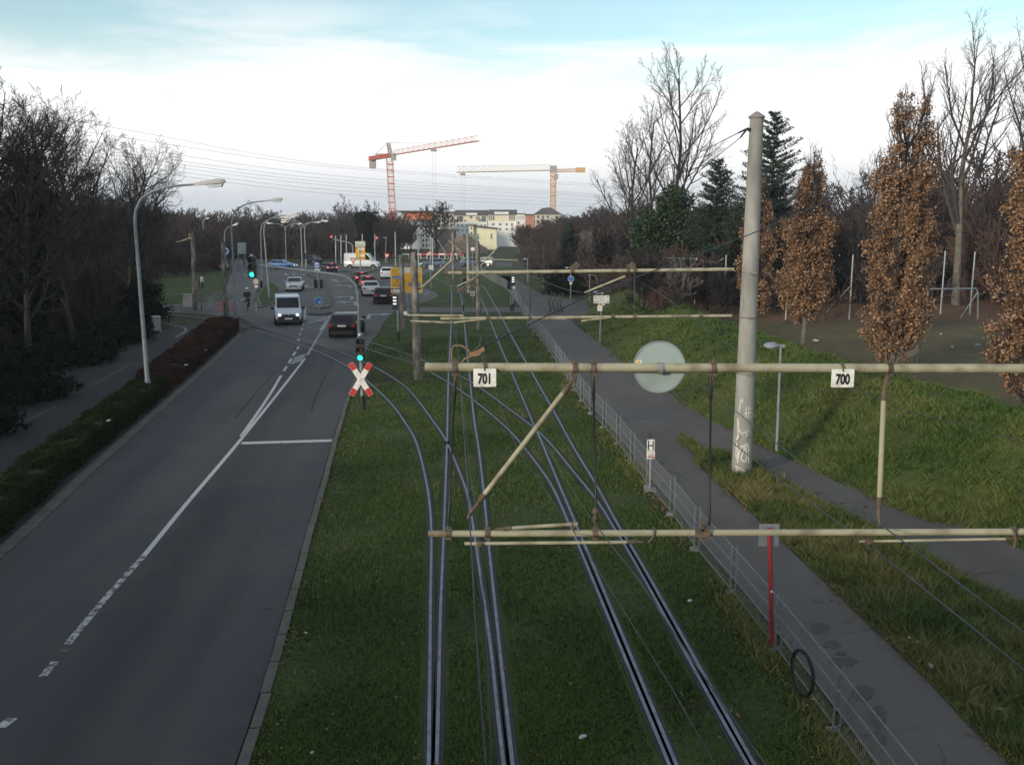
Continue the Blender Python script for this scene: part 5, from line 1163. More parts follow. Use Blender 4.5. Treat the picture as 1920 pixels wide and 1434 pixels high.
def car(label, pos, dirv, L=4.4, W=1.78, H=1.46, style='hatch', pm=None, lit=False, brake=False, name='car', cat='car', group='cars on the junction', trim=False):
    """x forward, y left, z up"""
    ang = math.atan2(dirv[1], dirv[0]); t = thing(name, label, cat, pos, ang, group)
    hw = W / 2; f = L / 2
    van = style in ('van', 'cargo')
    if style == 'sedan': st = [(-f, .42, .86, .80), (-f + .08, .30, .96, .90), (-f + .55, .22, 1.0, .97), (-.95, .20, .98, 1), (.75, .20, .95, 1), (f - .7, .2, .86, .98), (f - .22, .22, .76, .90), (f - .04, .32, .64, .80), (f, .40, .56, .74)]; cab = (-1.45, -.72, .18, .98, .96, .93)
    elif style == 'wagon': st = [(-f, .40, .92, .82), (-f + .06, .28, 1.0, .92), (-f + .5, .22, 1.0, .98), (-.95, .20, .98, 1), (.75, .20, .95, 1), (f - .7, .2, .86, .98), (f - .22, .22, .76, .90), (f - .04, .32, .64, .80), (f, .40, .56, .74)]; cab = (-f + .12, -f + .62, .15, 1.0, .97, .93)
    elif style == 'hatch': st = [(-f, .40, .92, .82), (-f + .06, .28, 1.02, .93), (-f + .5, .22, 1.02, .98), (-.9, .20, 1.0, 1), (.75, .20, .97, 1), (f - .7, .2, .88, .98), (f - .22, .22, .78, .90), (f - .04, .32, .66, .80), (f, .40, .58, .74)]; cab = (-f + .14, -f + .58, .12, .98, .98, .93)
    elif style == 'van': st = [(-f, .40, 1.12, .93), (-f + .06, .28, 1.16, .97), (-1.2, .22, 1.16, 1), (.9, .22, 1.14, 1), (f - .72, .22, 1.10, .98), (f - .25, .24, 1.00, .94), (f - .05, .3, .84, .88), (f, .38, .60, .84)]; cab = (-f + .03, -f + .14, f - 1.45, f - .66, .985, .88)
    else: st = [(-f, .45, 1.25, .96), (-f + .05, .34, 1.3, .98), (-1.2, .3, 1.3, 1), (1.2, .3, 1.28, 1), (f - .85, .3, 1.22, .97), (f - .3, .3, 1.08, .92), (f - .06, .36, .92, .86), (f, .42, .66, .8)]; cab = (-f + .02, -f + .08, f - 1.75, f - .78, .99, .90)
    rings = []
    for x, zb, zt, k in st:
        w = hw * k; zm = zb + (zt - zb) * .42
        half = [(w * .80, zb), (w * .96, zb + .10), (w, zm), (w * .985, zt - .10), (w * .93, zt - .02), (w * .80, zt)]
        rings.append([(x, y, z) for y, z in half] + [(x, -y, z) for y, z in half[::-1]])
    mb = MB(); mb.loft(rings)
    body = mb.build('body', pm, t, ang=50)
    xr0, xr1, xf1, xf0, kb, kt = cab; zb = 1.0 if not van else 1.12
    if style == 'cargo': zb = 1.26
    zb -= .05; wb, wt = hw * kb * .95, hw * kt * .86
    if van: wt = hw * kt
    zt = H
    def ring(x, z, w): return [(x, w, z), (x, -w, z)]
    # greenhouse: base, shoulder and roof outlines
    base = [(xr0, wb), (xr0 + .0, -wb), (xf0, -wb * .96), (xf0, wb * .96)]
    roof = [(xr1, wt), (xr1, -wt), (xf1, -wt), (xf1, wt)]
    roofm = [(xr1 + .08, wt * .9), (xr1 + .08, -wt * .9), (xf1 - .12, -wt * .9), (xf1 - .12, wt * .9)]
    mb = MB(); mb.loft([[(x, y, zb) for x, y in base], [(x, y, zt - .05) for x, y in roof], [(x, y, zt) for x, y in roofm]])
    mb.build('cabin', pm, t, ang=50)
    # glazing: proud panes on each side of the cabin
    zs = zt - .07
    def lerp(a, b, u): return tuple(a[i] + (b[i] - a[i]) * u for i in range(3))
    def pane(nm, A, B, C, D, off, u0=.06, u1=.94, v0=.12, v1=.92):
        # A,B lower corners, C,D upper corners (C over B)
        q = lambda u, v: lerp(lerp(A, B, u), lerp(D, C, u), v)
        a, b, c, d = [Vector(q(u, v)) for u, v in ((u0, v0), (u1, v0), (u1, v1), (u0, v1))]
        n = (b - a).cross(d - a).normalized() * off
        mb = MB(); mb.add([a + n, b + n, c + n, d + n, a - n * .2, b - n * .2, c - n * .2, d - n * .2], [(0, 1, 2, 3), (0, 4, 5, 1), (1, 5, 6, 2), (2, 6, 7, 3), (3, 7, 4, 0)])
        return mb.build(nm, GLASS, t)
    b3 = [(x, y, zb) for x, y in base]; r3 = [(x, y, zt - .05) for x, y in roof]
    pane('windscreen', b3[2], b3[3], r3[3], r3[2], .012, .05, .95, .14, .93)
    if style != 'cargo': pane('rear_window', b3[1], b3[0], r3[0], r3[1], -.012, .07, .93, .18 if not van else .25, .90)
    for sg in (0, 1):
        A, B, C, D = (b3[0], b3[3], r3[3], r3[0]) if sg == 0 else (b3[2], b3[1], r3[1], r3[2])
        o = -.012 if sg == 0 else -.012
        cuts = [(.05, .33), (.36, .64), (.67, .93)] if style in ('wagon', 'van') else ([(.10, .46), (.50, .90)] if style != 'cargo' else [(.76, .95)])
        for u0, u1 in cuts:
            if sg: u0, u1 = 1 - u1, 1 - u0
            pane('side_window', A, B, C, D, o, u0, u1, .16, .90)
    # wheels
    wr = .315 if not van else .34
    for x in (f - .85, -f + .82 if not van else -f + 1.0):
        for sy in (-1, 1):
            y0 = sy * (hw - .09)
            mb = MB(); mb.lathe([(wr - .10, -.11), (wr - .02, -.11), (wr, -.08), (wr, .08), (wr - .02, .11), (wr - .10, .11)], (x, y0, wr), 'y', 20, closed=True); wh = mb.build('wheel', RUBBER, t)
            mb = MB(); mb.lathe([(0, sy * .10), (.05, sy * .105), (.12, sy * .09), (wr - .10, sy * .098), (wr - .095, -.08 * sy)], (x, y0, wr), 'y', 16); mb.build('rim', RIMM, wh)
            mb = MB(); n = 12; a = [(x + (wr + .06) * math.cos(math.pi * k / n), wr + (wr + .06) * math.sin(math.pi * k / n)) for k in range(n + 1)]
            mb.prism(a + [(x - wr - .06, .2), (x + wr + .06, .2)], sy * (hw * .99 + .004) - .02, sy * (hw * .99 + .004)) ; mb.build('wheel_arch', DARKTRIM, t)
    zf = st[-2][2] - (.02 if not van else .06); zr = .80 if not van else .95
    # front
    for sy in (-1, 1):
        y1, y2 = sy * hw * .86, sy * hw * .50
        mb = MB(); xx = f - .02
        mb.loft([[(xx - .30, y1, zf - .10), (xx - .26, y1, zf + .06), (xx - .02, y2, zf + .06), (xx - .02, y2, zf - .10)], [(xx - .10, y1 * .98, zf - .08), (xx - .12, y1 * .98, zf + .03), (xx + .03, y2, zf + .03), (xx + .05, y2, zf - .08)]]); hl = mb.build('headlight', HEAD, t)
        if lit:
            mb = MB(); mb.lathe([(0, .0), (.075, .0), (.085, -.02)], (f + .005, sy * hw * .64, zf - .02), 'x', 14); mb.build('lit_lamp', HEADLIT, hl)
        # rear lamps
        mb = MB(); lw = .16 if style in ('wagon', 'van', 'cargo') else .22
        mb.box((-f + .03, sy * (hw * .86 - lw / 2), zr + (.0 if not van else .05)), (.10, lw, .16 if not van else .36)); mb.box((-f + .10, sy * (hw * .86 - .0), zr), (.2, .05, .14 if not van else .3)); mb.build('taillight', BRAKE if brake else TAIL, t)
        mb = MB(); xm = xf0 - .18; mb.loft([[(xm, sy * hw * .95, zb + .02), (xm, sy * hw * .95, zb + .10), (xm - .06, sy * hw * .95, zb + .10), (xm - .06, sy * hw * .95, zb + .02)], [(xm + .03, sy * (hw + .10), zb), (xm + .03, sy * (hw + .10), zb + (.16 if not van else .24)), (xm - .08, sy * (hw + .10), zb + (.16 if not van else .24)), (xm - .08, sy * (hw + .10), zb)], [(xm + .0, sy * (hw + .22), zb + .01), (xm + .0, sy * (hw + .22), zb + (.14 if not van else .22)), (xm - .06, sy * (hw + .22), zb + (.14 if not van else .22)), (xm - .06, sy * (hw + .22), zb + .01)]])
        mb.build('mirror', DARKTRIM if van else pm, t)
    if brake: mb = MB(); mb.box((-f + .30 if style != 'sedan' else xr0 + .2, 0, zt - .10), (.04, .32, .035)); mb.build('brake_strip', BRAKE, t)
    mb = MB(); gz = zf - (.03 if not van else .05); mb.box((f + .0, 0, gz), (.06, hw * .9, .13)); g = mb.build('grille', DARKTRIM, t)
    mb = MB(); mb.lathe([(0, .035), (.055, .033), (.065, .02)], (f, 0, gz), 'x', 14); mb.build('badge', CHROME, g)
    for xx, zz, sx in ((f + .012, .45 if not van else .50, 1), (-f - .012, .70 if style == 'sedan' else .78, -1)):
        mb = MB(); mb.box((xx, 0, zz), (.03, .52, .11)); pl = mb.build('number_plate', PLATEM, t)
    mb = MB()
    lo = .26 if not van else .30
    for x, sx in ((f - .02, 1), (-f + .02, -1)):
        zc = lo + .10
        mb.loft([[(x - sx * .35, y, zc - .08) for y in (-hw * .97, hw * .97)] + [(x - sx * .35, y, zc + .08) for y in (hw * .97, -hw * .97)], [(x - sx * .10, y, zc - .10) for y in (-hw * .90, hw * .90)] + [(x - sx * .10, y, zc + .10) for y in (hw * .90, -hw * .90)], [(x + sx * .035, y, zc - .09) for y in (-hw * .74, hw * .74)] + [(x + sx * .035, y, zc + (.10 if not trim else .26)) for y in (hw * .74, -hw * .74)]])
    mb.build('bumper', DARKTRIM if trim or style == 'wagon' else pm, t)
    mb = MB(); mb.box((0, 0, .26), (L * .92, W * .86, .14)); mb.build('underbody', DARKTRIM, t)
    return t

def away(px, py, off=0.0): return G(px, py) + V3(0, off)
# traffic near the level crossing
car('pale blue van with dark grille and lit headlights coming over the level crossing', away(525, 611, 2.4), (.26, -1), 4.9, 1.90, 1.97, 'van', P_BLUEWHITE, lit=True, name='van', cat='van', trim=True)
car('black estate car with roof rails seen from behind on the level crossing', away(640, 634, 2.2), (-.03, 1), 4.7, 1.80, 1.45, 'wagon', P_BLACK)
car('silver saloon car coming towards the crossing, alone in the left lanes', away(545, 547, 2.0), (.16, -1), 4.6, 1.74, 1.42, 'sedan', P_SILVER)
car('black hatchback at the end of the queue beside the yellow sign', away(714, 571, 2.0), (-.12, 1), 4.2, 1.78, 1.45, 'hatch', P_BLACK)
car('silver saloon in the queue just ahead of the black hatchback', away(689, 556, 2), (-.2, 1), 4.5, 1.76, 1.43, 'sedan', P_SILVER)
car('dark red car braking in the queue ahead of the silver saloon', away(683, 543, 2), (-.24, 1), 4.2, 1.74, 1.46, 'hatch', P_RED, brake=True)
car('charcoal car with glowing brake lights at the front of the queue', away(671, 533, 2), (-.28, 1), 4.2, 1.75, 1.46, 'hatch', P_CHAR, brake=True)
car('dark car with red tail lights further off beside the blue tram stop sign', away(612, 512, 2), (-.45, 1), 4.2, 1.75, 1.46, 'hatch', P_DARK, brake=True)
car('white hatchback waiting left of the yellow direction sign', away(724, 523, 2), (-.05, 1), 4.1, 1.75, 1.46, 'hatch', P_WHITE)
car('bright blue car turning on the far left of the junction', away(528, 505, 1), (1, -.12), 4.2, 1.75, 1.42, 'hatch', P_BLUE, lit=True)
car('dark car leaving past the grass strip beyond the double-armed lamps', away(581, 494, 1), (-.9, .5), 4.2, 1.75, 1.45, 'sedan', P_DARK)
car('white delivery van side-on behind the small yellow sign', away(678, 504, 1), (1, -.10), 5.6, 2.0, 2.45, 'cargo', P_WHITE, name='van', cat='van')
car('steel blue car crossing behind the white square sign with a slash', away(810, 502, 1), (-1, -.05), 4.4, 1.76, 1.45, 'hatch', P_STEEL)
car('silver-blue car parked beyond the bend behind the wooden mast, left of two', away(886, 500, 1), (1, .3), 4.2, 1.75, 1.5, 'hatch', P_STEEL)
car('silver car parked beyond the bend, right of two', away(905, 500, 2), (-1, .4), 4.2, 1.75, 1.5, 'hatch', P_SILVER)
car('red car half hidden behind the dark wooden mast', away(411, 507, 1), (.6, -1), 4.2, 1.75, 1.45, 'hatch', P_RED)
car('purple-black car driving away on the far left road', away(453, 482, 1), (-.05, 1), 4.2, 1.75, 1.45, 'hatch', P_DARK)
# truck far up the left road
b = G(441, 478); t = thing('truck', 'white box truck far up the left road', 'truck', b); s_ = b.y / FPX
mb = MB(); mb.box((0, 1.6, 2.15), (2.4, 5.5, 2.7)); mb.build('box', P_WHITE, t)
mb = MB(); mb.loft([[(x, y, z) for x, y in ((-1.1, -1.3), (1.1, -1.3), (1.1, -3.0), (-1.1, -3.0))] for z in (.6, 1.5)] + [[(x, y, 2.6) for x, y in ((-1.05, -1.3), (1.05, -1.3), (1.05, -2.7), (-1.05, -2.7))]]); c_ = mb.build('cab', P_WHITE, t)
mb = MB(); mb.box((0, -2.93, 2.0), (1.8, .06, .7)); mb.build('windscreen', GLASS, c_)
for x in (-1, 1):
    for y in (-2.2, 3.2): mb = MB(); mb.lathe([(0, -.14), (.45, -.14), (.48, 0), (.45, .14), (0, .14)], (x, y, .48), 'x', 14); mb.build('wheel', RUBBER, t)
# ------------------------------------------------------------------ cyclist
def skin_body(name, joints, edges, m_, parent, sub=2):
    me = bpy.data.meshes.new(name); me.from_pydata([j[:3] for j in joints], edges, []); o = bpy.data.objects.new(name, me); COL.objects.link(o)
    sk = o.modifiers.new('skin', 'SKIN'); sk.use_smooth_shade = True
    for i, j in enumerate(joints): me.skin_vertices[0].data[i].radius = (j[3], j[4] if len(j) > 4 else j[3])
    me.skin_vertices[0].data[0].use_root = True
    ss = o.modifiers.new('sub', 'SUBSURF'); ss.levels = sub; ss.render_levels = sub
    dg = bpy.context.evaluated_depsgraph_get(); m2 = bpy.data.meshes.new_from_object(o.evaluated_get(dg)); bpy.data.objects.remove(o)
    m2.materials.clear(); m2.materials.append(m_); o = bpy.data.objects.new(name, m2); COL.objects.link(o); o.parent = parent; return o
SKIN = mat('skin', (.42, .26, .19), (.36, .21, .15), 20, .55); JACKET = mat('dark_jacket', (.016, .018, .024), (.026, .028, .034), 9, .8); JEANS = mat('dark_trousers', (.02, .022, .03), (.032, .035, .045), 9, .85); CAP = mat('white_helmet', (.62, .62, .6), None, rough=.4); HAIR = mat('brown_hair', (.04, .025, .015), None, rough=.7); SHOE = mat('pale_shoe', (.4, .4, .42), None, rough=.6)
b = G(465, 582); face = R(-82)
bike = thing('bicycle', 'dark bicycle with light mudguards ridden by the person in the dark jacket', 'bicycle', b, face)
for x in (-.54, .54):
    mb = MB(); mb.lathe([(.31, -.018), (.345, -.012), (.345, .012), (.31, .018)], (x, 0, .345), 'y', 26, closed=True); wh = mb.build('wheel', RUBBER, bike)
    mb = MB()
    for k in range(9): a = math.pi * k / 9; mb.bar((x + .31 * math.cos(a), 0, .345 + .31 * math.sin(a)), (x - .31 * math.cos(a), 0, .345 - .31 * math.sin(a)), .004, .004)
    mb.build('spokes', GALV, wh)
    mb = MB(); mb.tube([(x + .37 * math.cos(a), 0, .345 + .37 * math.sin(a)) for a in np.linspace(.3, 2.9, 12)], .022, 6); mb.build('mudguard', GALV, bike)
mb = MB()
for a, c in (((-.54, 0, .345), (-.08, 0, .29)), ((-.08, 0, .29), (.40, 0, .72)), ((-.08, 0, .29), (-.20, 0, .86)), ((-.18, 0, .78), (.38, 0, .80)), ((-.54, 0, .345), (-.18, 0, .76)), ((.37, 0, .95), (.54, 0, .345))): mb.tube([a, c], .017, 8)
mb.build('frame', DARKTRIM, bike)
mb = MB(); mb.loft([[(-.34, y, .88) for y in (-.09, .09)] + [(-.34, y, .93) for y in (.08, -.08)], [(-.05, y, .90) for y in (-.025, .025)] + [(-.05, y, .93) for y in (.02, -.02)]]); mb.build('saddle', RUBBER, bike)
mb = MB(); mb.tube([(.30, -.28, 1.02), (.38, -.12, 1.04), (.38, .12, 1.04), (.30, .28, 1.02)], .014, 8); mb.tube([(.38, 0, .95), (.38, 0, 1.04)], .014, 8); mb.build('handlebar', GALV, bike)
mb = MB(); mb.tube([(-.08, .08, .29), (-.0, .10, .13)], .012, 6); mb.tube([(-.08, -.08, .29), (-.16, -.10, .45)], .012, 6); mb.box((0, .14, .13), (.09, .09, .02)); mb.box((-.16, -.14, .45), (.09, .09, .02)); mb.build('crank', GALV, bike)
man = thing('person', 'person in dark jacket and pale helmet riding a bicycle on the left footway', 'person', b, face)
J = [(-.20, 0, .98, .15, .13), (-.16, 0, 1.15, .14, .17), (-.06, 0, 1.38, .13, .19), (-.01, 0, 1.50, .07, .09), (.03, 0, 1.58, .055, .055), (.05, 0, 1.68, .085, .075), (.05, 0, 1.77, .08, .07),
     (-.03, .19, 1.44, .065, .065), (.10, .27, 1.22, .048, .048), (.28, .27, 1.07, .036, .036), (-.03, -.19, 1.44, .065, .065), (.10, -.27, 1.22, .048, .048), (.28, -.27, 1.07, .036, .036),
     (-.16, .10, .94, .10, .09), (.10, .13, .60, .065, .065), (-.03, .13, .22, .042, .042), (.02, .13, .16, .04, .04), (.12, .13, .15, .03, .03),
     (-.16, -.10, .94, .10, .09), (.18, -.13, .86, .065, .065), (-.10, -.13, .54, .045, .045), (-.12, -.13, .48, .04, .04), (-.02, -.13, .48, .03, .03)]
E = [(0, 1), (1, 2), (2, 3), (3, 4), (4, 5), (5, 6), (2, 7), (7, 8), (8, 9), (2, 10), (10, 11), (11, 12), (0, 13), (13, 14), (14, 15), (15, 16), (16, 17), (0, 18), (18, 19), (19, 20), (20, 21), (21, 22)]
for sy in (1, -1):          # palm, four curled fingers round the grip and a thumb
    w_ = 9 if sy > 0 else 12; k = len(J); J.append((.315, sy * .275, 1.045, .024, .03)); E.append((w_, k))
    for q_, dy in enumerate((-.027, -.009, .009, .027)):
        n0 = len(J); ln = (.020, .026, .024, .016)[q_]
        J += [(.335, sy * (.275 + dy), 1.052, .009, .009), (.345 + ln * .3, sy * (.275 + dy), 1.035, .008, .008), (.325, sy * (.275 + dy), 1.020 - ln * .3, .007, .007)]; E += [(k, n0), (n0, n0 + 1), (n0 + 1, n0 + 2)]
    n0 = len(J); J += [(.315, sy * .235, 1.045, .010, .010), (.325, sy * .222, 1.025, .008, .008)]; E += [(k, n0), (n0, n0 + 1)]
skin_body('body', J, E, SKIN, man, 2)
JJ = [(x, y, z, r_ + .022, r2 + .022) for x, y, z, r_, r2 in J[:4]] + [(x, y, z, r_ + .02, r2 + .02) for x, y, z, r_, r2 in J[7:13]]
skin_body('jacket', JJ, [(0, 1), (1, 2), (2, 3), (2, 4), (4, 5), (5, 6), (2, 7), (7, 8), (8, 9)], JACKET, man, 2)
TT = [(x, y, z, r_ + .016, r2 + .016) for x, y, z, r_, r2 in [J[0], J[13], J[14], J[15], J[18], J[19], J[20]]]
skin_body('trousers', TT, [(0, 1), (1, 2), (2, 3), (0, 4), (4, 5), (5, 6)], JEANS, man, 2)
for i in (16, 21):
    x, y, z = J[i][:3]; mb = MB(); mb.loft([[(x + dx, y + dy * w2, z + dz) for dy, dz in ((-.045, -.045), (.045, -.045), (.04, .0 + up), (-.04, .0 + up))] for dx, w2, up in ((-.07, .8, .05), (.02, 1, .05), (.12, .95, .0), (.17, .6, -.02))]); mb.build('shoe', SHOE, man)
mb = MB(); c = V3(.045, 0, 1.775)
mb.lathe([(.118, -.02), (.122, .02), (.105, .075), (.06, .115), (0, .125)], c, 'z', 16); mb.build('helmet', CAP, man)
mb = MB()
mb.loft([[(.125, -.012, 1.70), (.125, .012, 1.70), (.13, .008, 1.735), (.13, -.008, 1.735)], [(.155, -.014, 1.695), (.155, .014, 1.695), (.135, .008, 1.735), (.135, -.008, 1.735)]])
for sy in (-1, 1): mb.lathe([(0, -.012), (.022, -.008), (.03, 0), (.022, .012), (0, .014)], (.05, sy * .092, 1.70), 'y', 8)
mb.build('nose_and_ears', SKIN, man)
mb = MB()
for sy in (-1, 1): mb.lathe([(0, .004), (.008, .002), (.011, -.004)], (.128, sy * .032, 1.735), 'x', 8)
mb.build('eyes', INK, man); mb = MB(); mb.box((.128, 0, 1.655), (.01, .05, .012)); mb.build('mouth', REDINK, man)
mb = MB(); mb.lathe([(.10, -.06), (.108, 0), (.10, .05)], (.025, 0, 1.74), 'z', 14); mb.build('hair', HAIR, man) 
# ================================================================== buildings and cranes
WHITEW = mat('white_render', (.62, .63, .62), (.70, .71, .70), .4, .8); GREYW = mat('grey_render', (.40, .42, .43), (.46, .48, .49), .4, .8); CREAMW = mat('cream_render', (.62, .565, .42), (.68, .62, .47), .4, .8); PALEY = mat('pale_yellow_render', (.66, .63, .44), (.72, .69, .50), .5, .8)
ORANGE = mat('orange_cladding', (.42, .13, .055), (.50, .17, .08), .6, .7); ROOFD = mat('dark_roof', (.06, .055, .055), (.10, .09, .085), 1, .8); REDROOF = mat('red_roof', (.30, .11, .075), (.36, .15, .10), 1, .8); BEIGEW = mat('beige_render', (.50, .47, .38), (.56, .53, .44), .4, .8)
WIN = mat('window_glass', (.035, .045, .06), (.06, .075, .09), .8, .15); FRAMEW = mat('window_frame', (.6, .6, .6), None, rough=.5)
def bbox_part(t, nm, x0, x1, z0, z1, y0, y1, m_):
    mb = MB(); mb.box(((x0 + x1) / 2, (y0 + y1) / 2, (z0 + z1) / 2), (abs(x1 - x0), abs(y1 - y0), abs(z1 - z0))); return mb.build(nm, m_, t, smooth=False)
class Bld:
    """a block whose front was measured at distance Y: px/py are read off the photograph once, sizes are metres"""
    def __init__(s, name, lab, Y, px0, px1, ptop, depth, m_, cat='building', pbot=462, rz=0):
        s.Y = Y; a = P(px0, ptop, Y); c = P(px1, ptop, Y); s.o = V3(a.x, Y, 0); s.t = thing(name, lab, cat, s.o)
        s.w = c.x - a.x; s.h = a.z; s.d = depth
        mb = MB(); mb.box((s.w / 2, depth / 2, s.h / 2 - .5), (s.w, depth, s.h + 1)); s.wall = mb.build('wall', m_, s.t, smooth=False)
    def xz(s, px, py): p = P(px, py, s.Y); return p.x - s.o.x, p.z
    def part(s, nm, r, m_, proud=.06, depth=.2):
        x0, z1 = s.xz(r[0], r[1]); x1, z0 = s.xz(r[2], r[3]); return bbox_part(s.t, nm, x0, x1, z0, z1, -proud, depth - proud, m_)
    def window(s, px, py, w, h, n=2):
        x, z = s.xz(px, py); f = bbox_part(s.t, 'window', x - w / 2, x + w / 2, z - h / 2, z + h / 2, -.08, .1, FRAMEW)
        pw = (w - .15) / n
        mb = MB()
        for k in range(n): mb.box((x - w / 2 + .1 + pw * (k + .5) - .03, -.09, z), (pw - .1, .06, h - .2))
        mb.build('pane', WIN, f, smooth=False)
    def roof(s, over=.6, th=.5, m_=None, pitch=0.0):
        mb = MB(); mb.add([(-over, -over, s.h + .002), (s.w + over, -over, s.h + .002), (s.w + over, s.d + over, s.h + .002), (-over, s.d + over, s.h + .002), (-over, -over, s.h + th), (s.w + over, -over, s.h + th), (s.w + over, s.d + over, s.h + th + pitch), (-over, s.d + over, s.h + th + pitch)],
                          [(3, 2, 1, 0), (4, 5, 6, 7), (0, 1, 5, 4), (1, 2, 6, 5), (2, 3, 7, 6), (3, 0, 4, 7)]); return mb.build('roof', m_ or ROOFD, s.t, smooth=False)
B = Bld('apartment_block', 'white and grey block with orange top storey behind the tall crane', 270, 749, 812, 415, 14, GREYW)
B.part('front_wall', (754, 419, 769, 475), WHITEW, .5, .6); B.part('grey_panel', (769.5, 418, 790, 475), mat('blue_grey_panel', (.42, .46, .52), (.46, .5, .56), 1, .7), .35, .5)
for v in (424, 431, 438, 445): 
    B.part('band', (772, v, 788, v + 1.2), GREYW, .42, .1)
B.part('orange_storey', (761, 398.5, 812, 412), ORANGE, -.8, 11); B.part('corner_storey', (750, 399, 760.6, 412), BEIGEW, -.6, 11); B.h += 2.6; B.roof(.5, .4)
for px in (794, 800, 806):
    for py in (424, 433, 442, 451, 460): B.window(px, py, .8, 1.1, 1)
B = Bld('apartment_block', 'long beige and cream apartment block with dormers behind the dark oak', 300, 812, 853, 400, 12, BEIGEW)
for px in (823, 831, 839, 846):
    for py in (405, 415, 423, 432): B.window(px, py, 1.0, 1.2, 2)
B.roof(.4, .5)
B = Bld('apartment_block', 'cream apartment row with dark roof and white dormers, left part', 296, 853.5, 914, 404, 12, CREAMW)
B.part('lower_wall', (853.5, 417, 914, 462), WHITEW, .12, .2)
B.window(860, 411, 1.5, 1.9, 3); B.window(866, 411, .9, 1.9, 2); B.window(883, 407.5, 1.0, .8, 2); B.window(896, 409, 1.4, .9, 2); B.window(907, 411, 1.5, 1.9, 3); B.window(872, 414, .6, .9, 1); B.window(900, 414, .6, .9, 1)
for px in (859, 867, 875, 885, 893, 903, 910):
    for py in (423, 432): B.window(px, py, .8, .9, 2)
mb = MB(); mb.add([(-.3, -.5, B.h), (B.w, -.5, B.h), (B.w, 5, B.h + 1.7), (-.3, 5, B.h + 1.7), (-.3, 12.2, B.h), (B.w, 12.2, B.h)], [(0, 1, 2, 3), (3, 2, 5, 4), (0, 3, 4), (1, 5, 2)]); B.h += 0; mb.build('roof', ROOFD, B.t, smooth=False)
B.part('dormer', (874, 399.5, 895, 403.4), WHITEW, .4, 3); B.part('balcony', (892, 410, 901, 411.5), GREYW, .9, 1)
for px in (880, 885, 890): B.window(px, 401.6, .6, .35, 1)
B = Bld('apartment_block', 'cream apartment row with dark roof and white dormers, right part', 296, 915, 968, 402.5, 12, CREAMW)
B.part('lower_wall', (915, 416, 968, 462), WHITEW, .12, .2)
for px in (917.5, 921.5, 925.5): B.window(px, 408.5, .55, 1.6, 1)
for px in (956, 960, 964): B.window(px, 408.5, .55, 1.8, 1)
for px in (925, 938, 950, 960):
    for py in (421, 430): B.window(px, py, .9, .9, 2)
mb = MB(); mb.add([(0, -.5, B.h), (B.w + .3, -.5, B.h), (B.w + .3, 5, B.h + 1.6), (0, 5, B.h + 1.6), (0, 12.2, B.h), (B.w + .3, 12.2, B.h)], [(0, 1, 2, 3), (3, 2, 5, 4), (0, 3, 4), (1, 5, 2)]); mb.build('roof', ROOFD, B.t, smooth=False)
B.part('dormer', (927, 397.5, 954, 401.9), WHITEW, .4, 3)
for px in (933, 938, 945, 950): B.window(px, 399.6, .6, .35, 1)
B = Bld('apartment_block', 'white flat block with square windows right of the cream row', 294, 968.5, 985, 402, 10, WHITEW); B.roof(.2, .3)
for px in (971, 974.5, 978, 981.5):
    for py in (407, 409.6): B.window(px, py, .45, .38, 1)
B.window(972, 418, .8, .9, 1)
B = Bld('apartment_block', 'low reddish house beside the right crane', 292, 985.5, 1002, 404, 10, mat('red_render', (.34, .15, .12), (.40, .19, .15), 1, .8)); B.roof(.3, .4, ROOFD)
B = Bld('apartment_block', 'pale block with low gabled roof at the foot of the right crane', 290, 1003, 1052, 402, 12, BEIGEW)
mb = MB(); mb.add([(-.4, -.5, B.h), (B.w + .3, -.5, B.h), (B.w * .62, 4, B.h + 2.2), (B.w * .3, 4, B.h + 2.0), (-.4, 12, B.h), (B.w + .3, 12, B.h)], [(0, 1, 2, 3), (3, 2, 5, 4), (0, 3, 4), (1, 5, 2)]); mb.build('roof', ROOFD, B.t, smooth=False)
for px in (1009, 1018, 1027, 1044):
    for py in (407, 415): B.window(px, py, 1.0, 1.0, 2)
B = Bld('hall', 'pale yellow hall with sloping roof in front of the cream row', 262, 888, 931, 430, 12, PALEY)
for px in (896, 921): B.window(px, 443, .5, 1.6, 1)
mb = MB(); z1 = B.xz(0, 425)[1]; mb.add([(-.3, -.6, z1), (B.w + .3, -.6, B.h), (B.w + .3, 12.4, B.h), (-.3, 12.4, z1), (-.3, -.6, z1 + .35), (B.w + .3, -.6, B.h + .35), (B.w + .3, 12.4, B.h + .35), (-.3, 12.4, z1 + .35)], [(3, 2, 1, 0), (4, 5, 6, 7), (0, 1, 5, 4), (1, 2, 6, 5), (2, 3, 7, 6), (3, 0, 4, 7)]); mb.build('roof', ROOFD, B.t, smooth=False)
mb = MB(); mb.prism([(0, B.h - .01), (B.w, B.h - .01), (0, z1)], 0, .3); mb.build('gable', PALEY, B.t, smooth=False)
B = Bld('hall', 'narrow cream stair tower with small windows left of the yellow hall', 261, 879.5, 887.6, 423.5, 8, CREAMW); B.roof(.25, .3)
for py in (428, 437, 446): B.window(883.5, py, .6, .8, 1)
B = Bld('shed', 'dark timber shed with low roof behind the dark oak', 255, 815, 852, 432, 8, ROOFD); B.roof(.3, .3)
B = Bld('house', 'distant red and white houses left of the tall crane', 420, 700, 722, 424, 10, BEIGEW); B.roof(.4, 1.2, REDROOF)
for px in (704, 709, 714, 719): B.window(px, 428, .9, 1.2, 1)
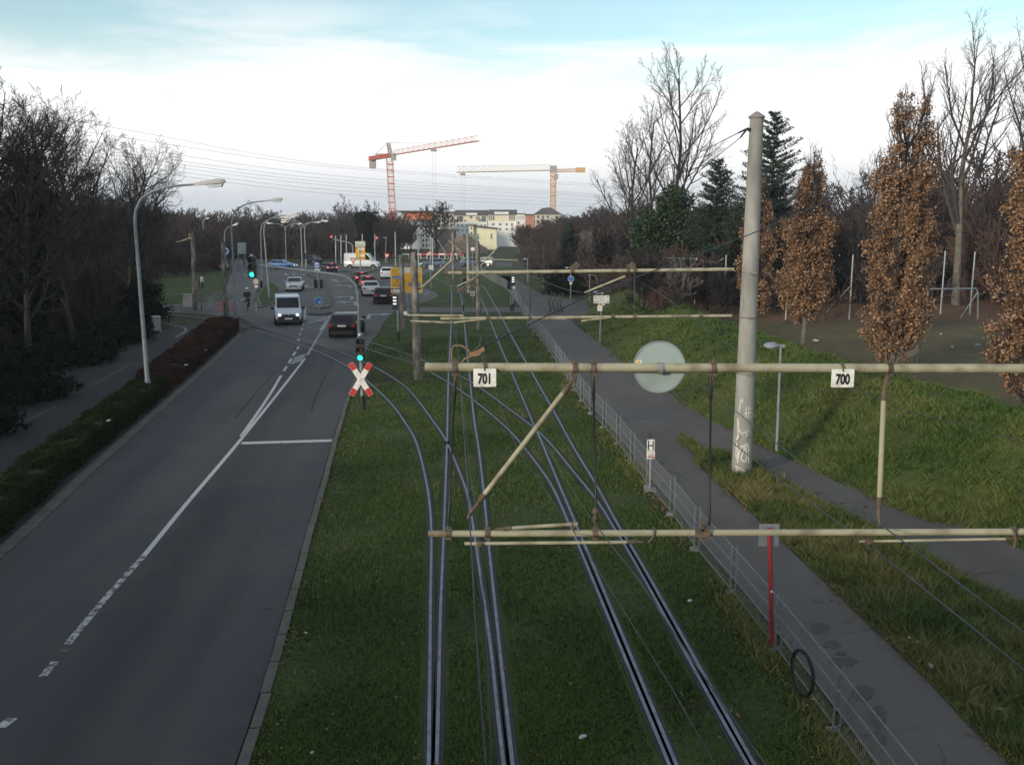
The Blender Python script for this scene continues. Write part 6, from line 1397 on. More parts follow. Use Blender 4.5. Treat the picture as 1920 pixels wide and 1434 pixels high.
# site hoarding at the junction
HOARD = mat('red_white_hoarding', (.48, .05, .05), (.38, .04, .04), 2, .6)
b = G(800, 478); t = thing('hoarding', 'red and white site barrier in front of the white block', 'barrier', P(755, 475, 190)); w_ = (P(868, 475, 190) - t.location).x
mb = MB()
for k in range(10): mb.box((w_ * (k + .5) / 10, 0, -.2), (w_ / 10 * .98, .1, .34)) if k % 2 else None
mb.build('board', HOARD, t, smooth=False)
mb = MB()
for k in range(0, 10, 2): mb.box((w_ * (k + .5) / 10, 0, -.2), (w_ / 10 * .98, .1, .34))
mb.build('board', WHITEW, t, smooth=False)
mb = MB()
for k in range(11): mb.box((w_ * k / 10, .12, -.9), (.12, .12, 1.6))
mb.build('post', WHITE, t, smooth=False)
t = thing('hoarding', 'orange site fence below the tall crane', 'barrier', P(706, 467, 200)); w_ = (P(738, 467, 200) - t.location).x
mb = MB(); mb.box((w_ / 2, 0, -.6), (w_, .1, 2.2)); mb.build('board', ORANGE, t, smooth=False)
# sand heap
mb = MB(); r_ = random.Random(4); c = G(868, 474); rings = []
for k in range(6):
    u = k / 5; rings.append([((6.5 * (1 - u) + .3) * math.cos(6.283 * j / 18) * r_.uniform(.9, 1.1), (5 * (1 - u) + .3) * math.sin(6.283 * j / 18) * r_.uniform(.9, 1.1), 4.6 * (u ** .85) * r_.uniform(.95, 1.05)) for j in range(18)])
mb.loft(rings); tag(mb.build('earth_heap', mat('heaped_earth', (.16, .12, .085), (.22, .17, .125), 1.2, .95, bump=.5), None, loc=c), 'brown heap of earth beyond the dark oak at the building site', 'earth heap')

# tower cranes
CRED = mat('crane_red', (.42, .10, .06), (.50, .14, .09), 3, .6); CPINK = mat('faded_crane_red', (.50, .27, .21), (.56, .36, .30), 3, .6); CSAND = mat('pale_crane_yellow', (.56, .46, .32), (.60, .52, .40), 3, .6); CWHITE = mat('crane_white', (.58, .55, .52), (.50, .46, .43), 3, .6); CYEL = mat('crane_yellow', (.50, .30, .12), (.58, .38, .18), 3, .6); CGREY = mat('counterweight', (.28, .27, .25), (.36, .35, .33), 2, .8)
def lattice(mb, A, B_, w, h, n, r, tri=False):
    A, B_ = Vector(A), Vector(B_); d = (B_ - A).normalized(); u, v = frame(d)
    if abs(d.z) > .7: u, v = V3(1, 0, 0), V3(0, 1, 0)
    else: u = d.cross(V3(0, 0, 1)).normalized(); v = u.cross(d)
    cs = [u * -w / 2 + v * -h / 2, u * w / 2 + v * -h / 2, u * w / 2 + v * h / 2, u * -w / 2 + v * h / 2] if not tri else [u * -w / 2, u * w / 2, v * h]
    for c in cs: mb.bar(A + c, B_ + c, r * 1.5, r * 1.5)
    k = len(cs); L_ = (B_ - A).length
    for i in range(n):
        for j in range(k):
            p = A + d * L_ * i / n + cs[j]; q_ = A + d * L_ * (i + 1) / n + cs[(j + 1) % k]; mb.bar(p, q_, r, r); mb.bar(A + d * L_ * i / n + cs[j], A + d * L_ * i / n + cs[(j + 1) % k], r, r)
Yc = 280; b = P(737, 440, Yc); b.z = 0; t = thing('tower_crane', 'red and white tower crane with jib rising towards the right, left of two', 'crane', b); f = lambda px, py, Y=Yc: P(px, py, Y) - b
ztop = f(0, 296).z; mb = MB(); lattice(mb, (0, 0, ztop * .42), (-.6, 0, ztop), 1.7, 1.7, 14, .09); mb.build('upper_tower', CPINK, t)
mb = MB(); lattice(mb, (.5, 0, 0), (0, 0, ztop * .42), 1.8, 1.8, 9, .17); mb.build('lower_tower', CRED, t)
for k in range(8): mb = MB(); z = ztop * (.44 + k * .07); mb.box((-.3, 0, z), (1.9, 1.9, .22)); mb.build('tower_joint', CRED, t)
p0 = f(733, 291); pj = P(898, 264, 236) - b; mb = MB(); lattice(mb, p0 + V3(.8, -1, 0), pj, 1.1, 1.3, 15, .06, True); mb.build('jib', CPINK, t)
mb = MB(); mb.bar(p0 + V3(.8, -1, -.1), pj + V3(0, 0, -.1), .22, .22); mb.build('jib_chord', CRED, t)
pc = P(695, 297.5, 296) - b; mb = MB(); lattice(mb, p0, pc, 1.4, .8, 8, .22); mb.build('counter_jib', CRED, t)
mb = MB(); mb.box(pc + V3(.6, -.3, -1.2), (1.9, 1.4, 3.6)); mb.build('counterweight', CGREY, t)
mb = MB(); mb.box(pc + V3(3.5, 0, 1.0), (3.5, 1.2, .9)); mb.box((p0.x + .9, p0.y - 1.2, p0.z - .6), (1.4, 1.4, 2)); mb.build('cab', CGREY, t)
a = f(728, 268); mb = MB(); lattice(mb, p0 + V3(-.2, 0, .3), a, .9, .9, 4, .16); mb.build('apex', CGREY, t)
mb = MB(); mb.bar(a, p0 + (pj - p0) * .55 + V3(0, 0, 1.2), .09, .09); mb.bar(a, pc + V3(1, 0, 1), .09, .09); mb.build('pendant', CGREY, t)
h = p0 + (pj - p0) * .53; mb = MB(); mb.box(h + V3(0, 0, -.6), (1.6, 1, .6)); tr = mb.build('trolley', CGREY, t)
mb = MB(); mb.bar(h + V3(-.4, 0, -.8), h + V3(-.4, 0, -17), .05, .05); mb.bar(h + V3(.4, 0, -.8), h + V3(.4, 0, -17), .05, .05); mb.box(h + V3(0, 0, -17.2), (.8, .4, .6)); mb.build('hoist_rope', CGREY, tr)
Yc = 300; b = P(1036.5, 440, Yc); b.z = 0; t = thing('tower_crane', 'yellow flat-top tower crane with level jib to the left, right of two', 'crane', b); f = lambda px, py, Y=Yc: P(px, py, Y) - b
ztop = f(0, 322).z; mb = MB(); lattice(mb, (0, 0, 0), (0, 0, ztop), 1.6, 1.6, 18, .19); mb.build('tower', CYEL, t)
for k in range(4): mb = MB(); mb.box((0, 0, ztop * (.55 + .13 * k)), (1.9, 1.9, .4)); mb.build('tower_joint', CYEL, t)
p0 = V3(0, 0, ztop + .4); pj = f(857, 323); mb = MB(); lattice(mb, p0 + V3(-1, 0, 0), pj, 1.2, 1.7, 14, .085, True); mb.build('jib', CSAND, t)
mb = MB(); mb.bar(p0, pj + V3(0, 0, -.05), .32, .32); mb.build('jib_chord', CYEL, t)
pc = f(1097, 319); mb = MB(); lattice(mb, p0 + V3(0, 0, -.2), pc, 1.2, .8, 6, .13); mb.build('counter_jib', CYEL, t)
mb = MB(); mb.box(pc + V3(-1.4, 0, 0), (2.8, 1.4, 1.5)); mb.build('counterweight', CYEL, t)
mb = MB(); mb.box((0, -.3, ztop + .8), (2.2, 1.8, 2.0)); mb.box((.9, -1, ztop - 1.6), (1.2, 1.2, 1.6)); mb.build('cab', CGREY, t)
h = p0 + (pj - p0) * .94; mb = MB(); mb.box(h + V3(0, 0, -.7), (1.6, 1, .7)); tr = mb.build('trolley', CGREY, t)
mb = MB(); mb.bar(h + V3(-.4, 0, -.8), h + V3(-.4, 0, -13), .05, .05); mb.bar(h + V3(.4, 0, -.8), h + V3(.4, 0, -13), .05, .05); mb.box(h + V3(0, 0, -13.2), (.8, .4, .6)); mb.build('hoist_rope', CGREY, tr)
# ================================================================== trees, shrubs, hedges
BARK = mat('bark', (.020, .018, .017), (.042, .036, .032), 3, .9); BARKL = mat('pale_bark', (.075, .066, .052), (.13, .115, .09), 2.5, .85, bump=.4, bscale=12)
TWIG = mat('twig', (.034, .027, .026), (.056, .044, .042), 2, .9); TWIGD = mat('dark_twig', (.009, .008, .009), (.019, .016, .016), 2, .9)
TWIGP = mat('purple_twig', (.045, .034, .036), (.075, .055, .055), .6, .9); TWIGR = mat('red_brown_twig', (.062, .036, .028), (.10, .058, .044), .6, .9); TWIGY = mat('ochre_twig', (.085, .068, .03), (.12, .095, .045), .8, .9)
TWIGPALE = mat('pale_twig', (.10, .09, .08), (.15, .135, .12), 1, .9)
FARW = leaf_mat('far_wood_twig', [(.034, .027, .029), (.050, .038, .038), (.064, .048, .044), (.078, .048, .038)], .9, .1, nscale=.05, namt=.75)
OAKL = leaf_mat('oak_leaf', [(.055, .030, .018), (.14, .076, .042), (.22, .125, .070), (.32, .195, .115), (.46, .31, .20)], .55, .3, nscale=1.6, namt=.35)
NEEDLE = leaf_mat('needle', [(.008, .018, .013), (.013, .028, .018), (.020, .040, .024), (.032, .055, .033)], .6, .3, nscale=.8)
IVYL = leaf_mat('ivy_leaf', [(.007, .016, .006), (.013, .030, .010), (.022, .046, .014), (.038, .068, .022)], .45, .4, nscale=1.2)
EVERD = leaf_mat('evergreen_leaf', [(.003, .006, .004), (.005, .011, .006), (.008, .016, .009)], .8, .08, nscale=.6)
HEDGEG = leaf_mat('hedge_leaf', [(.007, .011, .004), (.014, .022, .006), (.022, .033, .009), (.032, .043, .013)], .85, .08, nscale=1.1)
HEDGEB = leaf_mat('brown_hedge_leaf', [(.016, .010, .008), (.034, .019, .014), (.052, .029, .020), (.07, .044, .031)], .85, .08, nscale=1.0)

def paths_mesh(paths):
    V, F = [], []; b = 0
    for pts, rs, n in paths:
        k = len(pts); u = None
        pts = np.asarray(pts, float)
        d = np.gradient(pts, axis=0); d /= (np.linalg.norm(d, axis=1, keepdims=True) + 1e-9)
        a = np.array([0, 0, 1.0]) if abs(d[0][2]) < .9 else np.array([1.0, 0, 0])
        u = np.cross(d, a); u /= (np.linalg.norm(u, axis=1, keepdims=True) + 1e-9); w = np.cross(d, u)
        th = np.arange(n) * 2 * np.pi / n; rs = np.asarray(rs, float)
        ring = pts[:, None, :] + (u[:, None, :] * np.cos(th)[None, :, None] + w[:, None, :] * np.sin(th)[None, :, None]) * rs[:, None, None]
        V.append(ring.reshape(-1, 3))
        i = np.arange(k - 1)[:, None] * n; j = np.arange(n)[None, :]; j2 = (j + 1) % n
        F.append(np.stack([i + j, i + j2, i + n + j2, i + n + j], -1).reshape(-1, 4) + b); b += k * n
    return np.concatenate(V), np.concatenate(F)

class Grow:
    def __init__(s, seed): s.r = np.random.default_rng(seed); s.trunk = []; s.br = []; s.tips = []
    def branch(s, p, d, L, r, lvl, P_):
        rg_ = s.r; steps = (7, 5, 4, 3, 2)[min(lvl, 4)]; pts = [p]; rs = [r]; q = np.array(p, float); d = np.array(d, float)
        seg = L / steps; tro = P_['tro'][min(lvl, len(P_['tro']) - 1)]; wig = P_['wig']
        rend = r * (.30 if lvl < 3 else .55); nodes = []
        for i in range(steps):
            d = d + rg_.normal(0, wig, 3) + np.array([0, 0, tro]) * (1 / steps); d /= np.linalg.norm(d)
            q = q + d * seg; pts.append(q.copy()); rr = r + (rend - r) * (i + 1) / steps; rs.append(max(rr, P_['rmin'])); nodes.append((q.copy(), d.copy(), rr))
        n = (8, 5, 4, 3, 3)[min(lvl, 4)]
        (s.trunk if lvl == 0 else s.br).append((pts, rs, n))
        if lvl >= P_['lv']: s.tips.append(q); return
        nc = P_['nc'][lvl]; t0 = P_['t0'][min(lvl, len(P_['t0']) - 1)]
        for c in range(nc):
            t = t0 + (1 - t0) * (c + rg_.uniform(0, 1)) / nc; x = t * steps; i = min(int(x), steps - 1); fr = x - i
            bp = np.array(pts[i]) * (1 - fr) + np.array(pts[i + 1]) * fr; bd = (np.array(pts[i + 1]) - np.array(pts[i])); bd /= np.linalg.norm(bd)
            az = rg_.uniform(0, 2 * np.pi) if lvl else c * 2.4 + rg_.uniform(-.5, .5)
            a = np.array([0, 0, 1.0]) if abs(bd[2]) < .9 else np.array([1.0, 0, 0])
            u = np.cross(bd, a); u /= np.linalg.norm(u); w_ = np.cross(bd, u)
            an = np.radians(rg_.uniform(*P_['ang'][min(lvl, len(P_['ang']) - 1)]))
            nd = bd * np.cos(an) + (u * np.cos(az) + w_ * np.sin(az)) * np.sin(an)
            if lvl == 0: cl = L * P_['spread'] * P_['env'](t) * rg_.uniform(.8, 1.15)
            else: cl = L * P_['ratio'] * (1.15 - .55 * t) * rg_.uniform(.7, 1.2)
            rb = rs[i] * (1 - fr) + rs[i + 1] * fr
            s.branch(bp, nd, cl, max(min(rb * .62, cl * .028 + P_['rmin']), P_['rmin']), lvl + 1, P_)
PR_LIME = dict(lv=4, nc=(26, 9, 6, 4), t0=(.22, .15, .15, .2), ang=((35, 60), (30, 55), (25, 55), (25, 60)), tro=(.2, .55, .35, .2, .1), wig=.09, rmin=.0075, spread=.36, env=lambda t: .35 + 1.0 * math.sin(math.pi * min(1, (t - .05) * .86 + .12)) ** .8, ratio=.46)
PR_POP = dict(lv=4, nc=(15, 10, 7, 4), t0=(.28, .2, .2, .15), ang=((28, 50), (28, 50), (25, 50), (20, 55)), tro=(.1, .7, .45, .3, .2), wig=.075, rmin=.0065, spread=.52, env=lambda t: 1.12 - .72 * t, ratio=.40)
PR_FORK = dict(PR_POP, nc=(11, 10, 7, 4), t0=(.26, .25, .2, .15), ang=((15, 38), (22, 45), (25, 50), (20, 55)), tro=(.05, .35, .4, .3, .2), spread=.68, env=lambda t: 1.2 - .75 * t, wig=.10)
PR_OAK = dict(lv=4, nc=(12, 7, 5, 4), t0=(.30, .2, .2, .2), ang=((45, 75), (35, 65), (30, 65), (30, 65)), tro=(.1, .35, .25, .1, .1), wig=.15, rmin=.045, spread=.62, env=lambda t: .75 + .6 * math.sin(math.pi * t), ratio=.5)
PR_FAR = dict(lv=3, nc=(18, 8, 4), t0=(.15, .15, .15), ang=((25, 55), (25, 55), (25, 55)), tro=(.1, .55, .4, .2), wig=.09, rmin=.035, spread=.36, env=lambda t: .5 + .8 * math.sin(math.pi * min(1, t * .8 + .15)), ratio=.48)
PR_BUSH = dict(lv=3, nc=(26, 7, 4), t0=(.02, .15, .15), ang=((12, 60), (20, 45), (20, 50)), tro=(0, .35, .3, .2), wig=.10, rmin=.016, spread=.95, env=lambda t: 1.05 - .55 * t, ratio=.45)
def grow(seed, H, r, P_, lean=(0, 0)):
    g = Grow(seed); g.branch((0, 0, -.2), (lean[0], lean[1], 1), H, r, 0, P_)
    k = H / max(float(np.max(np.asarray(p[0])[:, 2])) for p in g.trunk + g.br)
    for L_ in (g.trunk, g.br):
        for i, (p, q, n) in enumerate(L_): L_[i] = (np.asarray(p) * k, q, n)
    return g
def bare_tree(name, lab, loc, seed, H, r, P_, tw, bk, grp=None, lean=(0, 0), cat='tree'):
    g = grow(seed, H, r, P_, lean); t = thing(name, lab, cat, loc, 0, grp)
    V, F = paths_mesh(g.trunk); np_mesh('trunk', V, F, bk, t, True)
    V, F = paths_mesh(g.br); np_mesh('crown', V, F, tw, t, True); t['_s'] = 1; del t['_s']
    return t, g
def leafquads(C, size, seed, asp=.6, bend=True):
    rg_ = np.random.default_rng(seed); n = len(C); a = rg_.normal(0, 1, (n, 3)); a /= np.linalg.norm(a, axis=1, keepdims=True)
    b = rg_.normal(0, 1, (n, 3)); b -= a * (a * b).sum(1, keepdims=True); b /= np.linalg.norm(b, axis=1, keepdims=True)
    s = (size * rg_.uniform(.6, 1.3, n))[:, None]; A, B_ = a * s, b * s * asp
    V = np.stack([C - A, C - B_, C + A, C + B_], 1).reshape(-1, 3); return V, np.arange(4 * n).reshape(-1, 4)
def replicate(V, F, places):
    out = []; fo = []; n = len(V)
    for i, (x, y, z, rz, s, sz) in enumerate(places):
        c, sn = math.cos(rz), math.sin(rz)
        out.append(np.stack([(V[:, 0] * c - V[:, 1] * sn) * s + x, (V[:, 0] * sn + V[:, 1] * c) * s + y, V[:, 2] * sz + z], -1)); fo.append(F + i * n)
    return np.concatenate(out), np.concatenate(fo)
def gm(g): return paths_mesh(g.trunk + g.br)

# ------------------------------------------------------------------ dark row on the left
row = [(-21.5, 24, 13.0), (-21.8, 31, 13.2), (-22.5, 37.5, 13.2), (-23.6, 44.5, 13.6), (-24.6, 51.5, 14.4), (-25.5, 58, 14.2), (-27, 65, 13.4), (-30, 75, 12.0), (-33.5, 88, 10.3)]
nm = ['nearest the camera', 'second from the camera', 'third from the camera', 'fourth from the camera', 'fifth from the camera', 'its trunk beside the grey cabinet', 'behind the nearest street lamp', 'last tall one', 'small and far off']
t0s = []
for i, (sd_, H) in enumerate(((11, 14.0), (12, 13.4), (13, 12.6))):
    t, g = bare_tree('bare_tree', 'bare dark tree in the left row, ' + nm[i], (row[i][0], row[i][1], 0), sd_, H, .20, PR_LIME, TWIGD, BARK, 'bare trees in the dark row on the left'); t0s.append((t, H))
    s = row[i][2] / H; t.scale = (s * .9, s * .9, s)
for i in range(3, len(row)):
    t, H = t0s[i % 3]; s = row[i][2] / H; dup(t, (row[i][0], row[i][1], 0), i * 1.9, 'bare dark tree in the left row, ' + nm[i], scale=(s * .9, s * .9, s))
TV = [gm(grow(20 + k, 12, .17, dict(PR_LIME, nc=(20, 6, 4, 2), rmin=.013))) for k in range(2)]
BV = [gm(grow(30 + k, 2.6, .05, PR_BUSH)) for k in range(3)]
FV = [gm(grow(40 + k, 11, .16, PR_FAR)) for k in range(3)]
rg2 = np.random.default_rng(9)
def stuff(name, parts, m_, lab, cat):
    Vs, Fs, b = [], [], 0
    for V, F in parts: Vs.append(V); Fs.append(F + b); b += len(V)
    return tag(np_mesh(name, np.concatenate(Vs), np.concatenate(Fs), m_, None, False), lab, cat, kind='stuff')
pl = [[], []]
for k in range(58):
    y = rg2.uniform(-50, 112); x = -29 - abs(rg2.normal(0, 10)) - (y > 70) * 8; s = rg2.uniform(.85, 1.1); pl[k % 2].append((x, y, 0, rg2.uniform(0, 6), s, s * (.58 if y < 14 else 1.0 if y < 60 else .85)))
for k in range(13): pl[k % 2].append((-19 - rg2.uniform(0, 5), -58 + k * 5.5 + rg2.uniform(-1, 1), 0, rg2.uniform(0, 6), 1.0, .62))  # unseen rows behind the camera, added to shade the near ground, kept low
stuff('left_woods_and_shade_trees', [replicate(*TV[k], pl[k]) for k in (0, 1)], TWIGD, 'dark bare woods behind the left tree row, plus unseen shade trees added behind the camera', 'woods')
pl = [[], [], []]
for k in range(150):
    y = rg2.uniform(14, 84); x = x_at(CL, min(y, 62)) - 2.2 - abs(rg2.normal(0, 5.5)) - max(0, y - 62) * .3; s = rg2.uniform(.8, 1.5); pl[k % 3].append((x, y, -.1, rg2.uniform(0, 6), s, s * rg2.uniform(.8, 1.3)))
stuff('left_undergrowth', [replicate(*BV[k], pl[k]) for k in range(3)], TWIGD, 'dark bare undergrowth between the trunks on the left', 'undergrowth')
# evergreen shrubs and ivy in the dark wood
def ellipsoid_pts(n, c, r, seed, shell=.55, lump=.3):
    rg_ = np.random.default_rng(seed); d = rg_.normal(0, 1, (n, 3)); d /= np.linalg.norm(d, axis=1, keepdims=True)
    k = np.maximum(shell, rg_.uniform(0, 1, (n, 1)) ** .4)
    l = 1 + lump * np.sin(d[:, :1] * 5 + seed) * np.sin(d[:, 1:2] * 6 + seed * 2) + lump * .6 * np.sin(d[:, 2:3] * 9 + seed)
    return np.array(c) + d * np.array(r) * k * l
def leafy(name, lab, loc, clumps, m_, size, seed, cat='shrub', trunk=None, grp=None, asp=.6):
    t = thing(name, lab, cat, loc, 0, grp); C = np.concatenate([ellipsoid_pts(n, c, r_, seed + i) for i, (n, c, r_) in enumerate(clumps)]); C = C[C[:, 2] > .02]
    V, F = leafquads(C, size, seed, asp); np_mesh('crown', V, F, m_, t)
    g = grow(seed, trunk or max(c[2] for _, c, _ in clumps) * 1.0, .09, dict(PR_BUSH, nc=(8, 4, 2), spread=.5)); V, F = gm(g); np_mesh('trunk', V, F, BARK, t, True)
    return t
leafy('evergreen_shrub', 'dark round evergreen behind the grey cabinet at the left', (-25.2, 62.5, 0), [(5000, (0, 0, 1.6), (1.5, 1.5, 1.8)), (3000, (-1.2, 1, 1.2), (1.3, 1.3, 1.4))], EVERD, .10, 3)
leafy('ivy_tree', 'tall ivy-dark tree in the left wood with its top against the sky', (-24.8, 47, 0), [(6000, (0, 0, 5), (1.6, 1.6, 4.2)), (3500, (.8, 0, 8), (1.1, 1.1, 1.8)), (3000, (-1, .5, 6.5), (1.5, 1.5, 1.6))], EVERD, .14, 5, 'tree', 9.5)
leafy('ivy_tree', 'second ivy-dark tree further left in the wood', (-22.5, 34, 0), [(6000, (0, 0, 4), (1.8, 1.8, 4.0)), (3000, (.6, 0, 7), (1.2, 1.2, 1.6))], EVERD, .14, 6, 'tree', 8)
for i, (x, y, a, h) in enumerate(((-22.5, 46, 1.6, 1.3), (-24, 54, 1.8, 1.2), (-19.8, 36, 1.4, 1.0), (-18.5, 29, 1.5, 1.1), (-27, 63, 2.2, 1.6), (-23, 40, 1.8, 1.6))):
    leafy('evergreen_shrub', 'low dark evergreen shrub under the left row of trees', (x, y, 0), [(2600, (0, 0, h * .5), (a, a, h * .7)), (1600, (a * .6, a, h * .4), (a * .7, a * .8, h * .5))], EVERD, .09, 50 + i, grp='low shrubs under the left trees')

# ------------------------------------------------------------------ hedges by the kerb
def hedge(name, lab, ya, yb, m_, h, seed, w0, w1, n, hm):
    t = thing(name, lab, 'hedge', (x_at(LK, ya), ya, 0)); rg_ = np.random.default_rng(seed)
    wid = lambda y: w0 + (w1 - w0) * (y - ya) / (yb - ya)
    y = rg_.uniform(ya, yb, n); w_ = wid(y); u = rg_.uniform(0, 1, n); top = rg_.uniform(0, 1, n) < .62
    bump = .06 * np.sin(y * 2.1) + .05 * np.sin(y * 5.3 + u * 4) + .04 * np.sin(u * 9 + y)
    off = np.where(top, .55 + u * w_, np.where(rg_.uniform(0, 1, n) < .7, .55 + rg_.normal(0, .04, n), .55 + w_ + rg_.normal(0, .04, n)))
    z = np.where(top, h + bump + rg_.normal(0, .035, n), rg_.uniform(.03, 1, n) * h); off = off + np.where(top, 0, bump * .8)
    rnd = np.minimum(off - .55, w_ + .55 - off); z = np.where(top, z - .16 * np.exp(-np.maximum(rnd, 0) / .16), z)
    x = x_at(LK, y) - off; C = np.stack([x - t.location.x, y - t.location.y, z], -1)
    size = .011 + .0006 * y
    rr = np.random.default_rng(seed + 1); V, F = leafquads(C, 1.0, seed + 2, .62)
    V = (V.reshape(-1, 4, 3) - C[:, None, :]) * size[:, None, None] + C[:, None, :]
    np_mesh('foliage', V.reshape(-1, 3), F, hm, t)
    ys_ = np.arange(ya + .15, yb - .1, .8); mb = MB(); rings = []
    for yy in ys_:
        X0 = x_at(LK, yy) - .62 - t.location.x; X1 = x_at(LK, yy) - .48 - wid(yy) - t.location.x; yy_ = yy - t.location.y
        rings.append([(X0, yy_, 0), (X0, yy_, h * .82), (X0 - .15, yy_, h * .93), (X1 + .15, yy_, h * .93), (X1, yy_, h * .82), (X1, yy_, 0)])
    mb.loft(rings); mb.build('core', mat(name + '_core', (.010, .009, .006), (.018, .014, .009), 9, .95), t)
    V, F = [], []; return t
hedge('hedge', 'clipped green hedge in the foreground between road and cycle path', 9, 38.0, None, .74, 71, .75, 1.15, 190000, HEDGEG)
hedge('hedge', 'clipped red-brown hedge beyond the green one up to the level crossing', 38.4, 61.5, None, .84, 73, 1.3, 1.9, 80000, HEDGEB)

# ------------------------------------------------------------------ columnar oaks holding brown leaves
def oak_column(loc, H, Rm, seed, lab, z0=1.0, fill=1.0):
    t = thing('columnar_oak', lab, 'tree', loc, 0, 'columnar oaks holding their brown leaves'); rg_ = np.random.default_rng(seed)
    br = []; C = []
    tr = [([(0, 0, -.3), (.02, 0, z0), (0, .03, H * .5), (0, 0, H * .93)], [.16, .13, .08, .02], 8)]
    env = lambda z: Rm * np.interp((z - z0) / (H - z0), [0, .08, .3, .6, .8, .92, 1], [.62, .90, 1, .97, .86, .66, .30]) * (1 + .12 * math.sin(z * 2.1 + seed))
    nb = 185
    for k in range(nb):
        zb = z0 + (H * .86 - z0) * (k + rg_.uniform(0, 1)) / nb; az = rg_.uniform(0, 6.283); L_ = rg_.uniform(1.0, 2.4); p = np.array([0, 0, zb * .96]); pts = [p.copy()]; rs = [.03]
        rad = 0
        for s in range(5):
            rad_t = env(min(H, zb + L_ * (s + 1) / 5)) * (.35 + .6 * (s + 1) / 5) * (.8 + .2 * math.sin(k))
            q = np.array([math.cos(az) * rad_t, math.sin(az) * rad_t, zb + L_ * (s + 1) / 5]) + rg_.normal(0, .05, 3); pts.append(q); rs.append(.028 - .0045 * s)
            dens = fill * (1.0 if q[2] < H * .74 else .28) * (1.15 if math.sin(az * 2 + seed + .4 * math.sin(q[2] * 1.3)) > -.55 else .5)
            if rg_.uniform() < .80 * dens:
                m = int(rg_.uniform(40, 92)); C.append(q + rg_.normal(0, .115, (m, 3)))
        br.append((pts, rs, 3))
        for s in (3, 4, 5):
            for e in range(3):
                q = np.array(pts[s]); d = rg_.normal(0, .14, 3) + np.array([0, 0, .40]); br.append(([q, q + d * .5, q + d * .5 + np.array([d[0] * .2, d[1] * .2, .2])], [.010, .007, .005], 3))
    V, F = paths_mesh(tr); np_mesh('trunk', V, F, BARKL, t, True)
    V, F = paths_mesh(br); np_mesh('branches', V, F, TWIG, t)
    C = np.concatenate(C); V, F = leafquads(C, .056, seed + 1, .66); np_mesh('crown', V, F, OAKL, t)
    return t
def fz(x, y): return bz(x, y)
for x, y, H, Rm, sd_, lab, z0, fl in ((14.6, 55.5, 7.8, 1.2, 1, 'brown-leaved columnar oak partly hidden behind the concrete mast', .9, .9), (14.15, 44.6, 8.4, 1.25, 2, 'slim brown-leaved columnar oak right of the concrete mast with a bare stem foot', 1.2, .95),
                                      (16.3, 39.2, 11.5, 1.5, 3, 'tallest brown-leaved columnar oak between the net posts', .25, 1.1), (16.7, 29.3, 11.5, 1.42, 4, 'brown-leaved columnar oak cut by the right edge of the picture', .15, 1.1)):
    oak_column((x, y, fz(x, y) - .05), H, Rm, sd_, lab, z0, fl)

# ------------------------------------------------------------------ tall bare trees and conifers on the right
grpP = 'tall bare trees on the right'
bare_tree('bare_tree', 'tallest bare poplar of the group left of the concrete mast', (14.2, 86, 0), 101, 22.6, .24, PR_POP, TWIG, BARK, grpP)
bare_tree('bare_tree', 'bare poplar with a leaning crown at the left of the group', (11.5, 86, 0), 102, 17.5, .22, PR_POP, TWIG, BARK, grpP, (-.06, 0))
bare_tree('bare_tree', 'slender bare poplar just left of the tallest one', (12.9, 84, 0), 103, 18.5, .20, dict(PR_POP, nc=(11, 8, 6, 4)), TWIG, BARK, grpP, (-.05, 0))
bare_tree('bare_tree', 'low bare tree leaning right beside the ivy-clad trunk', (17.2, 84, 0), 104, 11, .16, dict(PR_POP, spread=.6), TWIG, BARK, grpP, (.16, 0))
bare_tree('bare_tree', 'tall forked bare tree behind the football goal', (35.0, 73, .6), 105, 23.5, .34, PR_FORK, TWIG, BARKL, grpP, (.03, 0))
bare_tree('bare_tree', 'tall bare tree at the right edge behind the cut-off oak', (38.6, 70, .6), 106, 21.5, .28, PR_FORK, TWIG, BARKL, grpP, (-.04, 0))
bare_tree('bare_tree', 'thinner bare tree between the tallest oak and the forked tree', (31.0, 77, .6), 107, 19.0, .25, dict(PR_POP, nc=(12, 8, 6, 4), spread=.4), TWIG, BARK, grpP)
bare_tree('bare_tree', 'small round bare tree behind and right of the slim oak', (40.5, 108, 0), 108, 15.5, .22, dict(PR_LIME, nc=(20, 8, 5, 3), spread=.5), TWIG, BARK, grpP)
bare_tree('bare_tree', 'dark rugged bare oak in front of the building site', G(818, 478), 109, 12.6, .42, PR_OAK, TWIGD, BARK, 'bare trees by the building site')
bare_tree('bare_tree', 'pale-stemmed bare tree beside the main path under the yellow crane', G(1019, 541), 110, 6.6, .13, dict(PR_LIME, nc=(20, 7, 4, 3), rmin=.016), TWIGP, BARKL, grpP)
bare_tree('bare_tree', 'broad bare tree standing out above the far wood left of the crane', (-35.5, 192, 0), 111, 13.2, .26, dict(PR_OAK, rmin=.03), TWIG, BARK, 'trees of the far wood', (.02, 0))
bare_tree('bare_tree', 'second bare tree above the far wood, nearer the red crane', (-29.5, 188, 0), 112, 12.0, .28, dict(PR_OAK, rmin=.03), TWIG, BARK, 'trees of the far wood')
bare_tree('bare_tree', 'small spreading bare tree above the far wood behind the curved lamps', (-54, 196, 0), 113, 12.2, .28, dict(PR_OAK, rmin=.03), TWIG, BARK, 'trees of the far wood')
leafy('ivy_tree', 'dark ivy-clad trunk in the far wood behind the white van', (-28.8, 184, 0), [(3500, (0, 0, 4), (1.6, 1.6, 4.4)), (1500, (0, 0, 8.2), (2.0, 2, 1.5))], EVERD, .30, 15, 'tree', 10)
